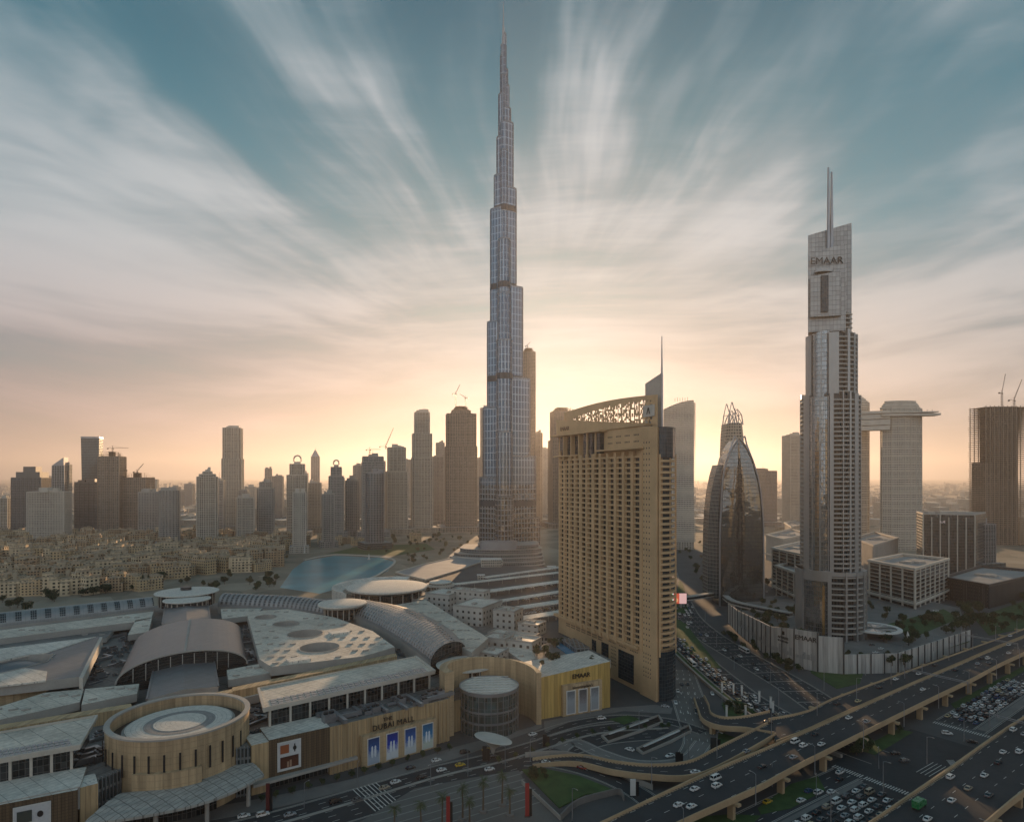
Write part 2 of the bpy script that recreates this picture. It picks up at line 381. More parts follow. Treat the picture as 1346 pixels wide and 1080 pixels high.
def tower(x0, x1, yt, yb, mat, label, shape='rect', rot=.5, tiers=((1, 1),), crown=None, pier=5.0, fl=3.6, cat='tower', name='tower_block', asp=.8, podium=True, every=1, group=None):
    Y = 111350 / (yb - HY); W = (x1 - x0) / F * Y; top = ZY(yt, Y)
    cx = XY((x0 + x1) / 2, Y); d = .5 * W
    cy = Y + d
    if shape in ('rect', 'notch'): w_ = W / (abs(math.cos(rot)) + asp * abs(math.sin(rot)))
    else: w_ = W
    rq = random.Random(int(x0 * 5 + yt)); fl = fl * rq.choice((1, 1, 1.25, 1.6)); pier = pier * rq.choice((.8, 1, 1.4, 2.0))
    th = empty(name, (cx, cy, 0), label, cat, group)
    sh = MB(); rl = MB(); z = 0
    for k, (fr, ft) in enumerate(tiers):
        zt = top * ft
        if shape == 'rect': P = rect(cx, cy, w_ * fr, w_ * asp * fr, rot)
        elif shape == 'notch': P = notched(cx, cy, w_ * fr, w_ * asp * fr, rot)
        else: P = sh.ngon(cx, cy, w_ / 2 * fr, 20, w_ / 2 * fr * asp)
        sh.prism(P, z, zt, mt=1); relief(rl, P, max(z, 0), zt, fl, pier, every=every)
        # parapet
        rl.ringwall(offset(P, .35), offset(P, -.5), zt, zt + 1.4)
        z = zt
    last = w_ * tiers[-1][0]
    rv_ = random.Random(int(x0 * 3 + yb))
    sh.build('shaft', [FM[mat], M['roofgrey']], th)
    rl.build('facade_grid', SL[mat], th)
    cm = MB(); rc = random.Random(int(x0 * 7 + yt))
    if crown == 'ring':
        cm.box(cx, cy, top, last * .45, last * .4, 6, rot)
        for a in range(13):
            t0, t1 = math.pi * a / 12, math.pi * (a + 1) / 12; r_ = last * .26; zb = top + 6 + r_ * .7
            if a < 12: cm.beam((cx + r_ * math.cos(t0), cy, zb + r_ * math.sin(t0)), (cx + r_ * math.cos(t1), cy, zb + r_ * math.sin(t1)), 1.6, 3)
        for s_ in (-1, 1): cm.box(cx + s_ * last * .26, cy, top + 6, 1.6, 3, last * .19)
    elif crown == 'point':
        P = rect(cx, cy, last * .98, last * .9, rot); ap = (cx, cy, top + last * .95)
        for i in range(4): cm.face([(*P[i], top), (*P[(i + 1) % 4], top), ap])
        cm.tube([(cx, cy, top + last * .9), (cx, cy, top + last * 1.35)], [.7, .2], 6)
    elif crown == 'slant':
        P = rect(cx, cy, last * .9, last * .7, rot); zs = [top + 2, top + last * .75, top + last * .75, top + 2]
        cm.prism(P, top, zs)
    elif crown == 'trap':
        P = rect(cx, cy, last * .8, last * .6, rot); cm.prism(P, top, top + last * .22); cm.prism(rect(cx, cy, last * .42, last * .4, rot), top + last * .22, top + last * .42)
    elif crown == 'bare':
        for j in range(5):
            zf = top + 3.5 * (j + 1)
            if j < 3: cm.prism(rect(cx, cy, last * (.86 - j * .13), last * .7, rot), zf - .3, zf, True, True)
        for j in range(12):
            a, b = rc.uniform(-.4, .4) * last, rc.uniform(-.3, .3) * last
            cm.box(cx + a, cy + b, top, .5, .5, rc.uniform(4, 13))
        cm.box(cx, cy, top, last * .22, last * .25, 12, rot)
    else:
        for j in range(4):
            a, b = rc.uniform(-.28, .28) * last, rc.uniform(-.22, .22) * last
            cm.box(cx + a, cy + b, top, rc.uniform(.15, .4) * last, rc.uniform(.12, .3) * last, rc.uniform(3, 9), rot)
        if rc.random() < .4: cm.tube([(cx, cy, top), (cx, cy, top + rc.uniform(10, 20))], [.5, .2], 6)
    cm.build('crown' if crown else 'roof_plant', [SL[mat]], th)
    if podium:
        pm = MB(); P = rect(cx, cy, w_ * 1.5, w_ * 1.35, rot); pm.prism(P, 0, 12, mt=1)
        relief(pm, P, 0, 12, 4, 8, .4)
        pm.build('podium', [FM[mat], M['roofgrey']], th)
    return th, cx, cy, top

# cranes ------------------------------------------------------------
def crane(cx, cy, z, h, jib, ang, label, luff=0.0, group='tower cranes on the unfinished towers'):
    th = empty('tower_crane', (cx, cy, z), label, 'crane', group)
    m = MB(); a = 1.1
    for sx in (-a, a):
        for sy in (-a, a): m.beam((cx + sx, cy + sy, z), (cx + sx, cy + sy, z + h), .35)
    k = int(h / 3.0)
    for i in range(k):
        z0 = z + h * i / k; z1 = z + h * (i + 1) / k
        m.beam((cx - a, cy - a, z0), (cx + a, cy - a, z1), .22); m.beam((cx + a, cy + a, z0), (cx - a, cy + a, z1), .22)
    m.build('mast', M['dark'], th)
    d = Vector((math.cos(ang), math.sin(ang), 0)); n = Vector((-d.y, d.x, 0)); top = Vector((cx, cy, z + h))
    up = Vector((0, 0, 1)); jd = d * math.cos(luff) + up * math.sin(luff); jn = up * math.cos(luff) - d * math.sin(luff)
    j = MB(); e = top + jd * jib
    for o in (n * .7, n * -.7): j.beam(top + o, e + o * .3, .3)
    j.beam(top + jn * 1.5, e + jn * .4, .3)
    for i in range(int(jib / 3)):
        p = top + jd * (3 * i); j.beam(p + n * .6, p + jd * 1.5 + jn * 1.3, .18); j.beam(p + jd * 1.5 + jn * 1.3, p + jd * 3 - n * .6, .18)
    j.build('jib', M['dark'], th)
    c = MB(); b = top - d * jib * .3; c.beam(top, b, .9, .6); c.box(b.x, b.y, b.z - 2.4, 2.4, 2.4, 2.6); c.build('counterweight', M['dark'], th)
    f = MB(); pk = top + up * 5.5; f.beam(top, pk, .7); f.beam(pk, b, .2); f.beam(pk, top + jd * jib * .7 + jn * .9, .2)
    f.box(cx + d.x * 1.8, cy + d.y * 1.8, z + h - 2.2, 1.9, 1.9, 2.2, ang); f.build('cab', M['dark'], th)
    return th

# ---------------------------------------------------------------- the skyline, left to right
T = tower
T(-6, 7, 655, 700, 'beige', 'pale low tower cut by the left edge of the photo', rot=.2)
T(8, 48, 628, 706, 'dark', 'dark stepped office tower with a trapezoid top near the left edge', shape='rect', rot=.15, crown='trap', fl=4)
T(24, 72, 647, 717, 'white', 'wide pale slab with closely spaced vertical ribs near the left edge', rot=.12, asp=.4, pier=3.6, every=3)
T(47, 68, 630, 700, 'grey', 'plain low slab between the stepped office tower and the slanted top tower', rot=.1)
T(66, 82, 612, 706, 'glass', 'slim glass tower with a slanted knife edge top', rot=.1, crown='slant', asp=.7)
T(81, 90, 611, 705, 'white', 'thin striped residential tower touching the slanted top tower', rot=.1, pier=0, fl=6)
T(92, 124, 634, 702, 'dark', 'squat dark block in front of the tapering glass tower', rot=.2)
T(124, 153, 600, 704, 'bare', 'unfinished concrete tower with a flat hammerhead crane on its roof', rot=.15, crown='bare')
T(153, 188, 628, 703, 'bare', 'unfinished lower tower with a ragged open frame top and thin props', rot=.1, crown='bare')
T(175, 205, 647, 706, 'grey', 'hazy grey block behind the round green tower', rot=.3)
T(203, 229, 645, 722, 'grey', 'round fronted grey green tower standing alone before the low houses', shape='round', pier=4.5)
T(221, 233, 640, 666, 'grey', 'far hazy block left of the bright water patch', rot=.1, podium=False)
T(241, 252, 636, 668, 'grey', 'far hazy block right of the bright water patch', rot=.1, podium=False)
T(250, 281, 620, 721, 'beige', 'broad beige tower with stepped shoulders standing nearest on the left', shape='notch', rot=.4, tiers=((1, .93), (.78, .965), (.45, 1)))
T(278, 292, 632, 706, 'grey', 'narrow grey slab tucked behind the broad beige tower', rot=.2)
T(286, 314, 562, 698, 'beige', 'tallest tower of the left skyline, slim and notched with a square top', shape='notch', rot=.2, tiers=((1, .7), (.9, 1)), pier=4)
T(303, 330, 655, 716, 'white', 'pale balconied block left of the paired hazy towers', rot=.5, asp=.9)
T(311, 324, 645, 700, 'grey', 'small hazy tower behind the pale balconied block', rot=.2)
T(332, 357, 634, 712, 'grey', 'grey tower with a stepped roof right of the pale balconied block', shape='notch', rot=.3, tiers=((1, .9), (.7, 1)))
T(355, 370, 626, 685, 'grey', 'far hazy flat topped tower left of the ring crowned pair', rot=.2)
T(371, 401, 610, 706, 'beige', 'stepped beige tower whose crown is a metal ring, the left one of the pair', shape='notch', rot=.25, tiers=((1, .85), (.72, 1)), crown='ring')
T(381, 400, 648, 727, 'white', 'slim near tower with pale fins before the left ring crowned tower', rot=.3, pier=3.5)
T(406, 419, 600, 665, 'glass', 'far rounded tower ending in a sharp point', rot=.3, crown='point', podium=False)
T(402, 420, 635, 700, 'beige', 'flat beige block below the pointed tower', rot=.2)
T(420, 438, 650, 720, 'grey', 'grey green near tower beside the pool of the old quarter', rot=.4)
T(428, 450, 614, 706, 'grey', 'darker stepped tower whose crown is a metal ring, the right one of the pair', shape='notch', rot=.25, tiers=((1, .87), (.72, 1)), crown='ring')
T(450, 471, 632, 704, 'grey', 'hazy tower with a low pyramid top between the ring crown and the green glass', rot=.3, crown='trap')
T(470, 503, 600, 706, 'grey', 'wide flat topped tower carrying a small crane', rot=.3, tiers=((1, .93), (.94, 1)))
T(478, 502, 622, 722, 'glass', 'round green glass tower in front of the wide flat topped tower', shape='round', pier=4)
T(503, 534, 588, 702, 'beige', 'square tower with bold pale ribs and a flat frame top', rot=.35, asp=.6, pier=6.5, tiers=((1, .72), (.82, 1)))
T(537, 568, 541, 700, 'beige', 'tall stepped stone tower left of the twin crane tower', shape='notch', rot=.25, tiers=((1, .62), (.93, .82), (.72, 1)))
T(567, 583, 600, 690, 'grey', 'hazy slab in the gap between the stepped stone tower and the twin crane tower', rot=.2)
T(581, 627, 538, 699, 'bare', 'massive unfinished tower with netted top floors and two cranes', shape='notch', rot=.15, tiers=((1, .7), (.94, .97), (.6, 1)), crown='bare', pier=4.5)
T(631, 642, 536, 690, 'beige', 'tower edge showing just left of the giant spire tower', rot=.2)
T(686, 704, 462, 694, 'bare', 'very tall unfinished tower behind the right side of the giant spire tower', rot=.2, crown='bare')
T(702, 713, 569, 690, 'beige', 'glowing slim tower right of the giant spire tower', rot=.2)
T(711, 723, 590, 680, 'beige', 'small sun bleached tower left of the netted tower', rot=.2)
T(722, 756, 540, 694, 'bare', 'sun bleached unfinished tower behind the left edge of the tan hotel', rot=.2, crown='bare', tiers=((1, .75), (.85, 1)))
T(993, 1025, 619, 692, 'dark', 'dark boxy office with a pale frame right of the glass sail', rot=.08, asp=.5, pier=10, every=3)
T(1037, 1064, 571, 700, 'beige', 'plain beige tower left of the tallest right hand tower', rot=.15, pier=3.2, tiers=((1, .99), (.7, 1)))
for px, yt in ((214, 655), (560, 640), (575, 648), (650, 640), (905, 652), (1030, 655), (1150, 655), (1160, 648), (30, 652), (92, 648), (335, 648), (430, 640), (520, 640)):
    T(px, px + 11, yt, 667, 'grey', {214: 'tiny far tower behind the round fronted tower', 560: 'far tower peeping past the stepped stone tower', 575: 'far low tower left of the twin crane tower', 650: 'far tower hidden by the giant spire tower', 905: 'far block behind the curved lattice hotel', 1030: 'far block left of the plain beige tower', 1150: 'far low block seen under the sky bridge', 1160: 'taller far block seen under the sky bridge', 30: 'far block behind the stepped office', 92: 'far block behind the squat dark block', 335: 'far block behind the grey stepped tower', 430: 'far block behind the right ring crowned tower', 520: 'far block behind the ribbed tower'}[px], podium=False, every=2)

for a, b, yt, yb in ((762, 784, 575, 702), (786, 808, 560, 699), (818, 842, 566, 701), (846, 868, 570, 704)):  # unseen towers added to shade the boulevard, gapped to let a sun strip through
    T(a, b, yt, yb, 'beige', {762: 'added tower hidden behind the left part of the tan hotel', 786: 'added tower hidden behind the middle of the tan hotel', 818: 'added tower hidden behind the right part of the tan hotel', 846: 'added tower hidden behind the corner of the tan hotel'}[a], every=2)
for k, (a, b, yt, yb) in enumerate(((126, 140, 640, 672), (163, 176, 634, 672), (190, 204, 630, 674), (232, 243, 646, 668), (268, 280, 628, 676), (318, 334, 640, 678), (346, 356, 616, 674), (391, 404, 622, 676), (441, 452, 628, 678), (462, 474, 612, 680), (495, 506, 606, 680), (527, 540, 604, 682), (572, 584, 582, 684), (626, 636, 602, 682))):
    T(a, b, yt, yb, ('grey', 'beige', 'white')[k % 3], f'hazy second row tower of the left skyline, {["first", "second", "third", "fourth", "fifth", "sixth", "seventh", "eighth", "ninth", "tenth", "eleventh", "twelfth", "thirteenth", "fourteenth"][k]} from the left', shape=('rect', 'notch')[k % 2], rot=.3, podium=False, every=2)
# tapering glass tower (98-128, 575)
Yg = 111350 / (700 - HY); th = empty('tower_block', (XY(113, Yg), Yg + 20, 0), 'tapering blue glass tower wider at its flat top', 'tower')
m = MB(); rings = []
for z, k in ((0, .80), (60, .84), (120, .92), (ZY(575, Yg), 1.0)):
    rings.append([(x, y, z) for x, y in rect(XY(113, Yg), Yg + 22, 38 * k, 26 * k, .25)])
m.loft(rings); m.face(rings[-1]); m.build('shaft', FM['glass'], th)
m = MB(); P = rect(XY(113, Yg), Yg + 22, 38.6, 26.6, .25); m.ringwall(P, offset(P, -1.5), ZY(575, Yg) - 1, ZY(575, Yg) + 3); m.build('crown', M['steel'], th)

def cr(px, py_base, yb, h, jib, ang, label, luff=0, mx=1.0):
    Y = 111350 / (yb - HY) + 20; p = A(px, py_base, Y); crane(p.x, p.y, p.z - 4, h, jib, ang, label, luff)
cr(148, 597, 704, 18, 34, .1, 'hammerhead crane on the unfinished tower of the left skyline')
cr(166, 628, 703, 22, 26, 2.2, 'left luffing crane over the ragged open frame tower', .8)
cr(180, 628, 703, 18, 24, 1.0, 'right luffing crane over the ragged open frame tower', .9)
cr(486, 598, 706, 16, 24, .1, 'small crane on the wide flat topped tower')
cr(507, 588, 702, 6, 48, .6, 'crane with a long raised jib on the ribbed tower', 1.15)
cr(599, 533, 699, 32, 26, .6, 'left one of the two cranes on the netted tower', 1.1)
cr(612, 535, 699, 26, 22, 2.4, 'right one of the two cranes on the netted tower', .5)
cr(693, 462, 694, 18, 14, .3, 'crane stub on the very tall unfinished tower', .9)
cr(736, 541, 694, 8, 22, .1, 'left low crane on the sun bleached tower', .05)
cr(750, 541, 694, 10, 20, 2.8, 'right low crane on the sun bleached tower', .1)

# ---------------------------------------------------------------- the giant spire tower
YB = 985.0; bx, by = XY(662.5, YB), YB
def zb(py): return H + (HY - py) * YB / F
BG = facade('spire_tower_glass', (.38, .43, .47), (.04, .095, .15), 5.2, 11.1, .24, .10, .75, .14, .26, .8, var=.15, wob=.5)
BD = pbr('louvre_band', (.055, .065, .075), .5, .5)
BL = facade('spire_tower_lower_glass', (.34, .37, .40), (.09, .115, .135), 5.2, 7.4, .22, .16, .85, .06, .28, .75, var=.5, wob=1.2)
bt = empty('skyscraper', (bx, by, 0), 'gigantic stepped silver skyscraper whose needle spire reaches the top edge', 'skyscraper')
def capsule(ang, d, w_, n=8):
    c, q = math.cos(ang), math.sin(ang); pts = [(-w_ * .2, -w_), ]
    for i in range(n + 1):
        a = -math.pi / 2 + math.pi * i / n; pts.append((d + w_ * math.cos(a), w_ * math.sin(a)))
    pts.append((-w_ * .2, w_))
    return [(bx + x * c - y * q, by + x * q + y * c) for x, y in pts]
# (outer reach in metres, top height), nested from tall and narrow to short and long
def wing(ang, segs):
    m = MB(); bands = MB(); caps = MB()
    for k, (reach, top, wd) in enumerate(segs):
        P = capsule(ang, reach - wd, wd)
        zlo = 0 if k == 0 else 0
        if top > 118:
            m.prism(P, 118, top, mt=1)
            m.prism(P, 0, 118, top=False, ms=2)
        else: m.prism(P, 0, top, mt=1, ms=2)
        caps.ringwall(offset(P, .2), offset(P, -.5), top - .5, top + 2.0)
        for bz in (90, 280, 420, 538):
            if top > bz + 12: bands.ringwall(offset(P, .35), offset(P, -.3), bz - 4.5, bz + 4.5)
        # polished fins up the nose
        for t_ in (-.9, -.45, 0, .45, .9):
            a = ang + t_; nx_ = bx + (reach - wd) * math.cos(ang) + wd * math.cos(a); ny_ = by + (reach - wd) * math.sin(ang) + wd * math.sin(a)
            caps.box(nx_, ny_, 0, .5, .5, top, a, bot=False)
    w_ = m.build('wing', [BG, M['steel'], BL], bt); caps.build('fin', pbr('fin_steel', (.15, .18, .205), .28, .8), w_); bands.build('louvre_band', BD, w_)
wing(R(150), [(5.6, zb(60), 2.6), (6.5, zb(74), 3.2), (9.5, zb(125), 4.6), (12.5, zb(181), 6.0), (17, zb(231), 7.2), (23.5, zb(275), 8.6), (29, zb(423), 9.4), (36.5, zb(536), 10.2), (43, zb(628), 11)])
wing(R(30), [(3.6, zb(45), 2.2), (6.6, zb(92), 3.4), (8.8, zb(113), 4.2), (11.6, zb(143), 5.2), (15.8, zb(162), 6.6), (21, zb(248), 8.2), (32.5, zb(377), 9.2), (45.5, zb(497), 10), (56, zb(600), 10.8), (63, zb(682), 11.4)])
wing(R(272), [(5, zb(100), 3.8), (9, zb(200), 6.2), (16, zb(318), 9.0), (24, zb(390), 10.8), (32, zb(452), 12), (40, zb(570), 12.8), (48, zb(652), 13.4)])
m = MB(); P = m.ngon(bx, by, 13, 6); m.prism(P, 0, zb(318), mt=1); m.prism(m.ngon(bx, by, 7, 6), zb(318), zb(162), mt=1); m.prism(m.ngon(bx, by, 4, 6), zb(162), zb(60), mt=1)
m.build('core', [BG, M['steel']], bt)
m = MB(); zs = [zb(75), zb(55), zb(40), zb(33), zb(16), zb(2)]; rs = [3.2, 2.3, 1.7, 1.0, .65, .25]
m.tube([(bx - 1, by, z) for z in zs], rs, 10); m.build('spire', M['steel'], bt, smooth=True)
# foot of the giant tower: long curved terraces
m = MB(); tl = MB()
for k, (xa, xb, dz) in enumerate(((583, 716, 5), (586, 715, 10), (590, 714, 15), (596, 713, 20), (604, 712, 26), (628, 708, 32))):
    Yp = 925 + k * 5; x0, x1 = XY(xa, Yp), XY(xb, Yp)
    P = [(x0, Yp + 10)] + [(x0 + (x1 - x0) * i / 12, Yp - 18 * math.sin(math.pi * i / 12)) for i in range(1, 12)] + [(x1, Yp + 8), (x1 - 3, Yp + 60), (x0 + 3, Yp + 60)]
    m.prism(P, 0 if k == 0 else dz - 5.5, dz - 1.0, mt=1); tl.prism(offset(P, 1.2), dz - 1.0, dz - .1, True, True)
pd = m.build('podium', [FM['dark'], M['roofgrey']], bt); tl.build('terrace_slab', M['concrete'], pd)
m = MB(); c = (XY(655, 930), 936); m.cyl(c[0], c[1], 26, 38, 27, 32, 10); m.build('drum_hall', [M['steel']], bt, smooth=True)
m = MB(); p = G(645, 742, 8); m.box(p.x - 6, p.y, 0, 46, 18, 14, .05); m.build('annex', [FM['white']], bt)

# ---------------------------------------------------------------- curved lattice hotel (875-918)
YC = 111350 / (722 - HY); cz = ZY(526, YC); th = empty('tower_block', (XY(896, YC), YC + 20, 0), 'curved cream hotel slab with a woven lattice face right of the tan hotel', 'hotel')
m = MB(); gr = MB(); sd_ = []
for i in range(13):
    t_ = i / 12; px = 872 + (912 - 872) * t_; Yi = YC + 22 - 26 * math.sin(t_ * math.pi * .62)
    sd_.append((XY(px, Yi), Yi))
back = [(x + 7, y + 24) for x, y in sd_[::-1]]
P = sd_ + back; n_ = len(P)
zt = [cz - 14 * (1 - min(1, i / 12)) ** 1.6 if i < 13 else cz - 14 * (1 - (n_ - 1 - i) / 12) ** 1.6 for i in range(n_)]
m.prism(P, 0, zt, mt=1)
m.build('shaft', [FM['white'], M['roofgrey']], th)
for k in range(int(cz / 3.6)):
    z = 14 + k * 3.6
    for i in range(12):
        if z < min(zt[i], zt[i + 1]) - 2: 
            a, b = sd_[i], sd_[i + 1]; o = .9 if (i + k) % 2 else .25
            gr.face([(a[0], a[1] - o, z), (b[0], b[1] - o, z), (b[0], b[1] - o, z + 1.9), (a[0], a[1] - o, z + 1.9)])
            gr.face([(a[0], a[1], z + 1.9), (a[0], a[1] - o, z + 1.9), (b[0], b[1] - o, z + 1.9), (b[0], b[1], z + 1.9)])
    for s_ in range(5):
        p, q = sd_[12], back[0]; x = p[0] + (q[0] - p[0]) * (s_ + .5) / 5; y = p[1] + (q[1] - p[1]) * (s_ + .5) / 5
        if s_ % 2 == 0 and z < cz - 4: gr.box(x + 1.2, y, z, 2.6, 4.6, .5)
gr.build('lattice_screen', M['pale'], th)
m = MB()
for i in range(12):
    a, b = sd_[i], sd_[i + 1]; m.beam((a[0], a[1] - 1.6, 0), (a[0], a[1] - 1.6, 15), 1.0)
    m.beam((a[0], a[1] - 1.6, 14.6), (b[0], b[1] - 1.6, 14.6), .9, 1.2); m.beam((a[0], a[1] - 1.6, 7), (b[0], b[1] - 1.6, 7), .6)
m.build('arcade', M['pale'], th)
m = MB()
for i in range(6):
    x = sd_[5 + i][0]; y = sd_[5 + i][1] + 8; m.box(x, y, cz - 1, .5, .5, 6 + i % 2); 
m.build('roof_mast', M['dark'], th)

# ---------------------------------------------------------------- sail shaped glass tower (931-1003)
YS = 655.0
SG = facade('sail_glass', (.05, .055, .055), (.20, .205, .20), 1.6, 3.8, .07, .08, .85, .04, .25, .6, var=.15, wob=1.6)
st = empty('office_tower', (XY(972, YS), YS + 20, 0), 'dark glass sail shaped tower narrowing to a pointed arch', 'tower')
prof = [(799, 946, 1003.5), (760, 946, 1003.5), (720, 946, 1003.5), (690, 946.5, 1003), (672, 947.5, 1002), (650, 948.5, 1000), (631, 950, 997), (615, 952.5, 992.5), (603, 955.5, 988.5), (592, 960, 983.5), (585, 964, 979), (578, 969, 974)]
m = MB(); fr_ = MB(); rings = []; fr_pts_l = []; fr_pts_r = []
for py, xl, xr in prof:
    z = ZY(py, YS); a, b = XY(xl, YS), XY(xr, YS); f_ = []
    for i in range(9): t_ = i / 8; f_.append((a + (b - a) * t_, YS - 4.5 * math.sin(math.pi * t_) * min(1, (b - a) / 30), max(z, 0)))
    bk = [(x + (2 if k > 4 else -2) * 0, y + 26, zz_) for k, (x, y, zz_) in enumerate(f_[::-1])]
    rings.append(f_ + bk); fr_pts_l.append((a, YS - .6, max(z, 0))); fr_pts_r.append((b, YS - .6, max(z, 0)))
m.loft(rings); m.face(rings[-1]); m.build('shaft', SG, st, smooth=True)
fr_.tube(fr_pts_l, .9, 6); fr_.tube(fr_pts_r, .9, 6)
tip = (XY(972, YS), YS, ZY(572, YS)); tl_ = (XY(966, YS), YS, ZY(573, YS)); tr_ = (XY(979, YS), YS, ZY(573, YS))
fr_.tube([fr_pts_l[-4], (XY(962, YS), YS, ZY(584, YS)), tl_], .8, 6); fr_.tube([fr_pts_r[-4], (XY(981.5, YS), YS, ZY(584, YS)), tr_], .8, 6)
fr_.tube([fr_pts_l[-1], tl_], .6, 6); fr_.tube([fr_pts_r[-1], tr_], .6, 6)
fr_.build('arch_rib', M['steel'], st)
m = MB(); rings = []
for py, xl in ((785, 931), (740, 931), (700, 931.5), (670, 933), (645, 936), (625, 940), (611, 944)):
    z = max(ZY(py, YS + 14), 0); a, b = XY(xl, YS + 14), XY(950, YS + 14)
    rings.append([(a, YS + 16, z), ((a + b) / 2, YS + 7, z), (b, YS + 12, z), (b, YS + 34, z), (a, YS + 34, z)])
m.loft(rings); m.face(rings[-1]); m.build('side_shell', [facade('shell_glass', (.16, .17, .165), (.05, .065, .07), 1.7, 3.8, .3, .2, .3, .1, .4, .4, wob=3)], st)
m = MB(); zt_ = ZY(606, YS + 14); 
for k in range(5): m.beam((XY(943 + k * 1.7, YS + 14), YS + 10, zt_ - 2), (XY(943.5 + k * 1.7, YS + 14), YS + 10, zt_ + 3 - k % 2), .4)
m.build('shell_fin', M['steel'], st)
# its taller stone clad companion with a thorn crown
YT = 720.0; tt = empty('office_tower', (XY(967, YT), YT + 10, 0), 'slim stone tower behind the glass sail with a crown of pointed ribs', 'tower')
m = MB(); rings = []
for py, xl, xr in ((790, 953, 984), (640, 953, 984), (600, 955, 981.5), (575, 956, 979.5), (556, 957.5, 977.5)):
    z = max(0, ZY(py, YT)); a, b = XY(xl, YT), XY(xr, YT); rings.append([(a + (b-a)*.15, YT, z), (b - (b-a)*.15, YT, z), (b, YT + 5, z), (b, YT + 24, z), (a, YT + 24, z), (a, YT + 5, z)])
m.loft(rings); m.face(rings[-1]); m.build('shaft', [FM['beige']], tt)
m = MB(); zc = ZY(556, YT)
def q(px, py, dy=0): return (XY(px, YT), YT + dy, ZY(py, YT))
for dy in (2, 20):
    for path in (((957.5, 558), (959, 545), (962.5, 528)), ((977.5, 558), (975.5, 545), (970, 537)), ((960, 556), (964, 545), (970, 537)), ((963, 528), (966, 538), (976, 556)), ((966, 556), (967.5, 545), (967, 536)), ((971, 556), (972, 546), (970, 538))):
        m.tube([q(a, b, dy) for a, b in path], [.7, .6, .3], 6)
m.beam(q(959, 545, 2), q(959, 545, 20), .4); m.beam(q(975.5, 545, 2), q(975.5, 545, 20), .4); m.beam(q(957.5, 556, 2), q(977.5, 556, 2), 1.2)
m.build('crown', M['steel'], tt)

# ---------------------------------------------------------------- twin towers joined by a sky bridge
YV = 1140.0; sv = empty('twin_tower', (XY(1175, YV), YV + 20, 0), 'pair of pale towers joined near the top by a sky bridge with a cantilevered deck', 'tower')
for (xa, xb, yt, ya) in ((1118, 1148, 528, 1190.0), (1166, 1219, 536, YV)):
    W = XY(xb, ya) - XY(xa, ya); cx = XY((xa + xb) / 2, ya); m = MB(); rl = MB(); top = ZY(yt, ya)
    P = m.ngon(cx, ya + 18, W / 2, 10, 18, a0=.2); m.prism(P, 0, top, mt=1)
    relief(rl, P, 0, top, 4.4, 9.0, .5, .35, st=.55)
    s_ = m.build('shaft', [FM['white'], M['roofgrey']], sv); rl.build('facade_grid', M['pale'], s_)
    m = MB()
    for k in range(4): m.prism(m.ngon(cx - 2 - k * 2.2 * (1 if xa < 1150 else 0), ya + 18, W / 2 * (1 - .07 * k), 14, 17 - k), top + 3.4 * k, top + 3.4 * k + (3.4 if k % 2 else 2.6))
    m.build('crown', M['pale'], s_)
m = MB()
xa, xb = XY(1128, 1160), XY(1170, 1140)
for k, (py0, py1) in enumerate(((565, 559.5), (558.5, 551.5), (550.5, 544.5), (543.5, 540))):
    o = .8 * (k % 2); m.prism([(xa, 1164 - o), (xb, 1140 - o), (xb, 1170 + o), (xa, 1194 + o)], ZY(py0, 1150), ZY(py1, 1150), bot=True)
p, q_ = A(1160, 545, 1140), A(1237, 537, 1125); m.prism([(p.x, p.y), (q_.x, q_.y), (q_.x + 2, q_.y + 24), (p.x + 2, p.y + 28)], p.z - 2, p.z + 1.5, bot=True)
m.prism([(p.x, p.y), (q_.x - 4, q_.y), (q_.x - 4, q_.y + 24), (p.x + 2, p.y + 28)], p.z + 3, p.z + 5, bot=True)
for k in range(9): m.box(p.x + 8 * k + 20, p.y + 4 - k * 1.2, p.z, .8, .8, 9)
m.build('sky_bridge', [M['pale']], sv)

# ---------------------------------------------------------------- unfinished frame at the right edge
YU = 1230.0; ut = empty('unfinished_tower', (XY(1332, YU), YU + 20, 0), 'brown unfinished concrete tower with see-through floors at the right edge', 'tower')
x0, x1 = XY(1296, YU), XY(1360, YU); top = ZY(533, YU); m = MB(); c_ = MB(); s_ = MB()
m.prism([(x0 + 17, YU + 6), (x1 - 27, YU + 6), (x1 - 27, YU + 40), (x0 + 17, YU + 40)], 0, top - 1, mt=1)
k = 0; z = 4
while z < top + 1:
    e = (hash((k * 7919) % 97) % 5) * .5
    s_.prism([(x0 - e, YU), (x1, YU), (x1, YU + 46), (x0 - e, YU + 46)], z - .35, z + .35, True, True); z += 3.7; k += 1
for i in range(12):
    x = x0 + 1 + (x1 - x0 - 2) * i / 11
    for y in (YU + 1.5, YU + 44): c_.box(x, y, 0, 1.1, 1.1, top)
m.prism([(x0 + 1.5, YU + 4), (x0 + 17.2, YU + 4), (x0 + 17.2, YU + 41), (x0 + 1.5, YU + 41)], 0, 158, mt=1)
m.build('core', [FM['bare'], M['roofgrey']], ut); s_.build('floor_slab', SL['bare'], ut); c_.build('column', SL['bare'], ut)
p = A(1317, 532, YU + 20); crane(p.x, p.y, p.z - 3, 26, 42, .6, 'left crane with a steep jib on the brown unfinished tower', 1.15)
p = A(1333, 532, YU + 20); crane(p.x, p.y, p.z - 3, 12, 46, .3, 'right crane with a steep jib on the brown unfinished tower', 1.1)

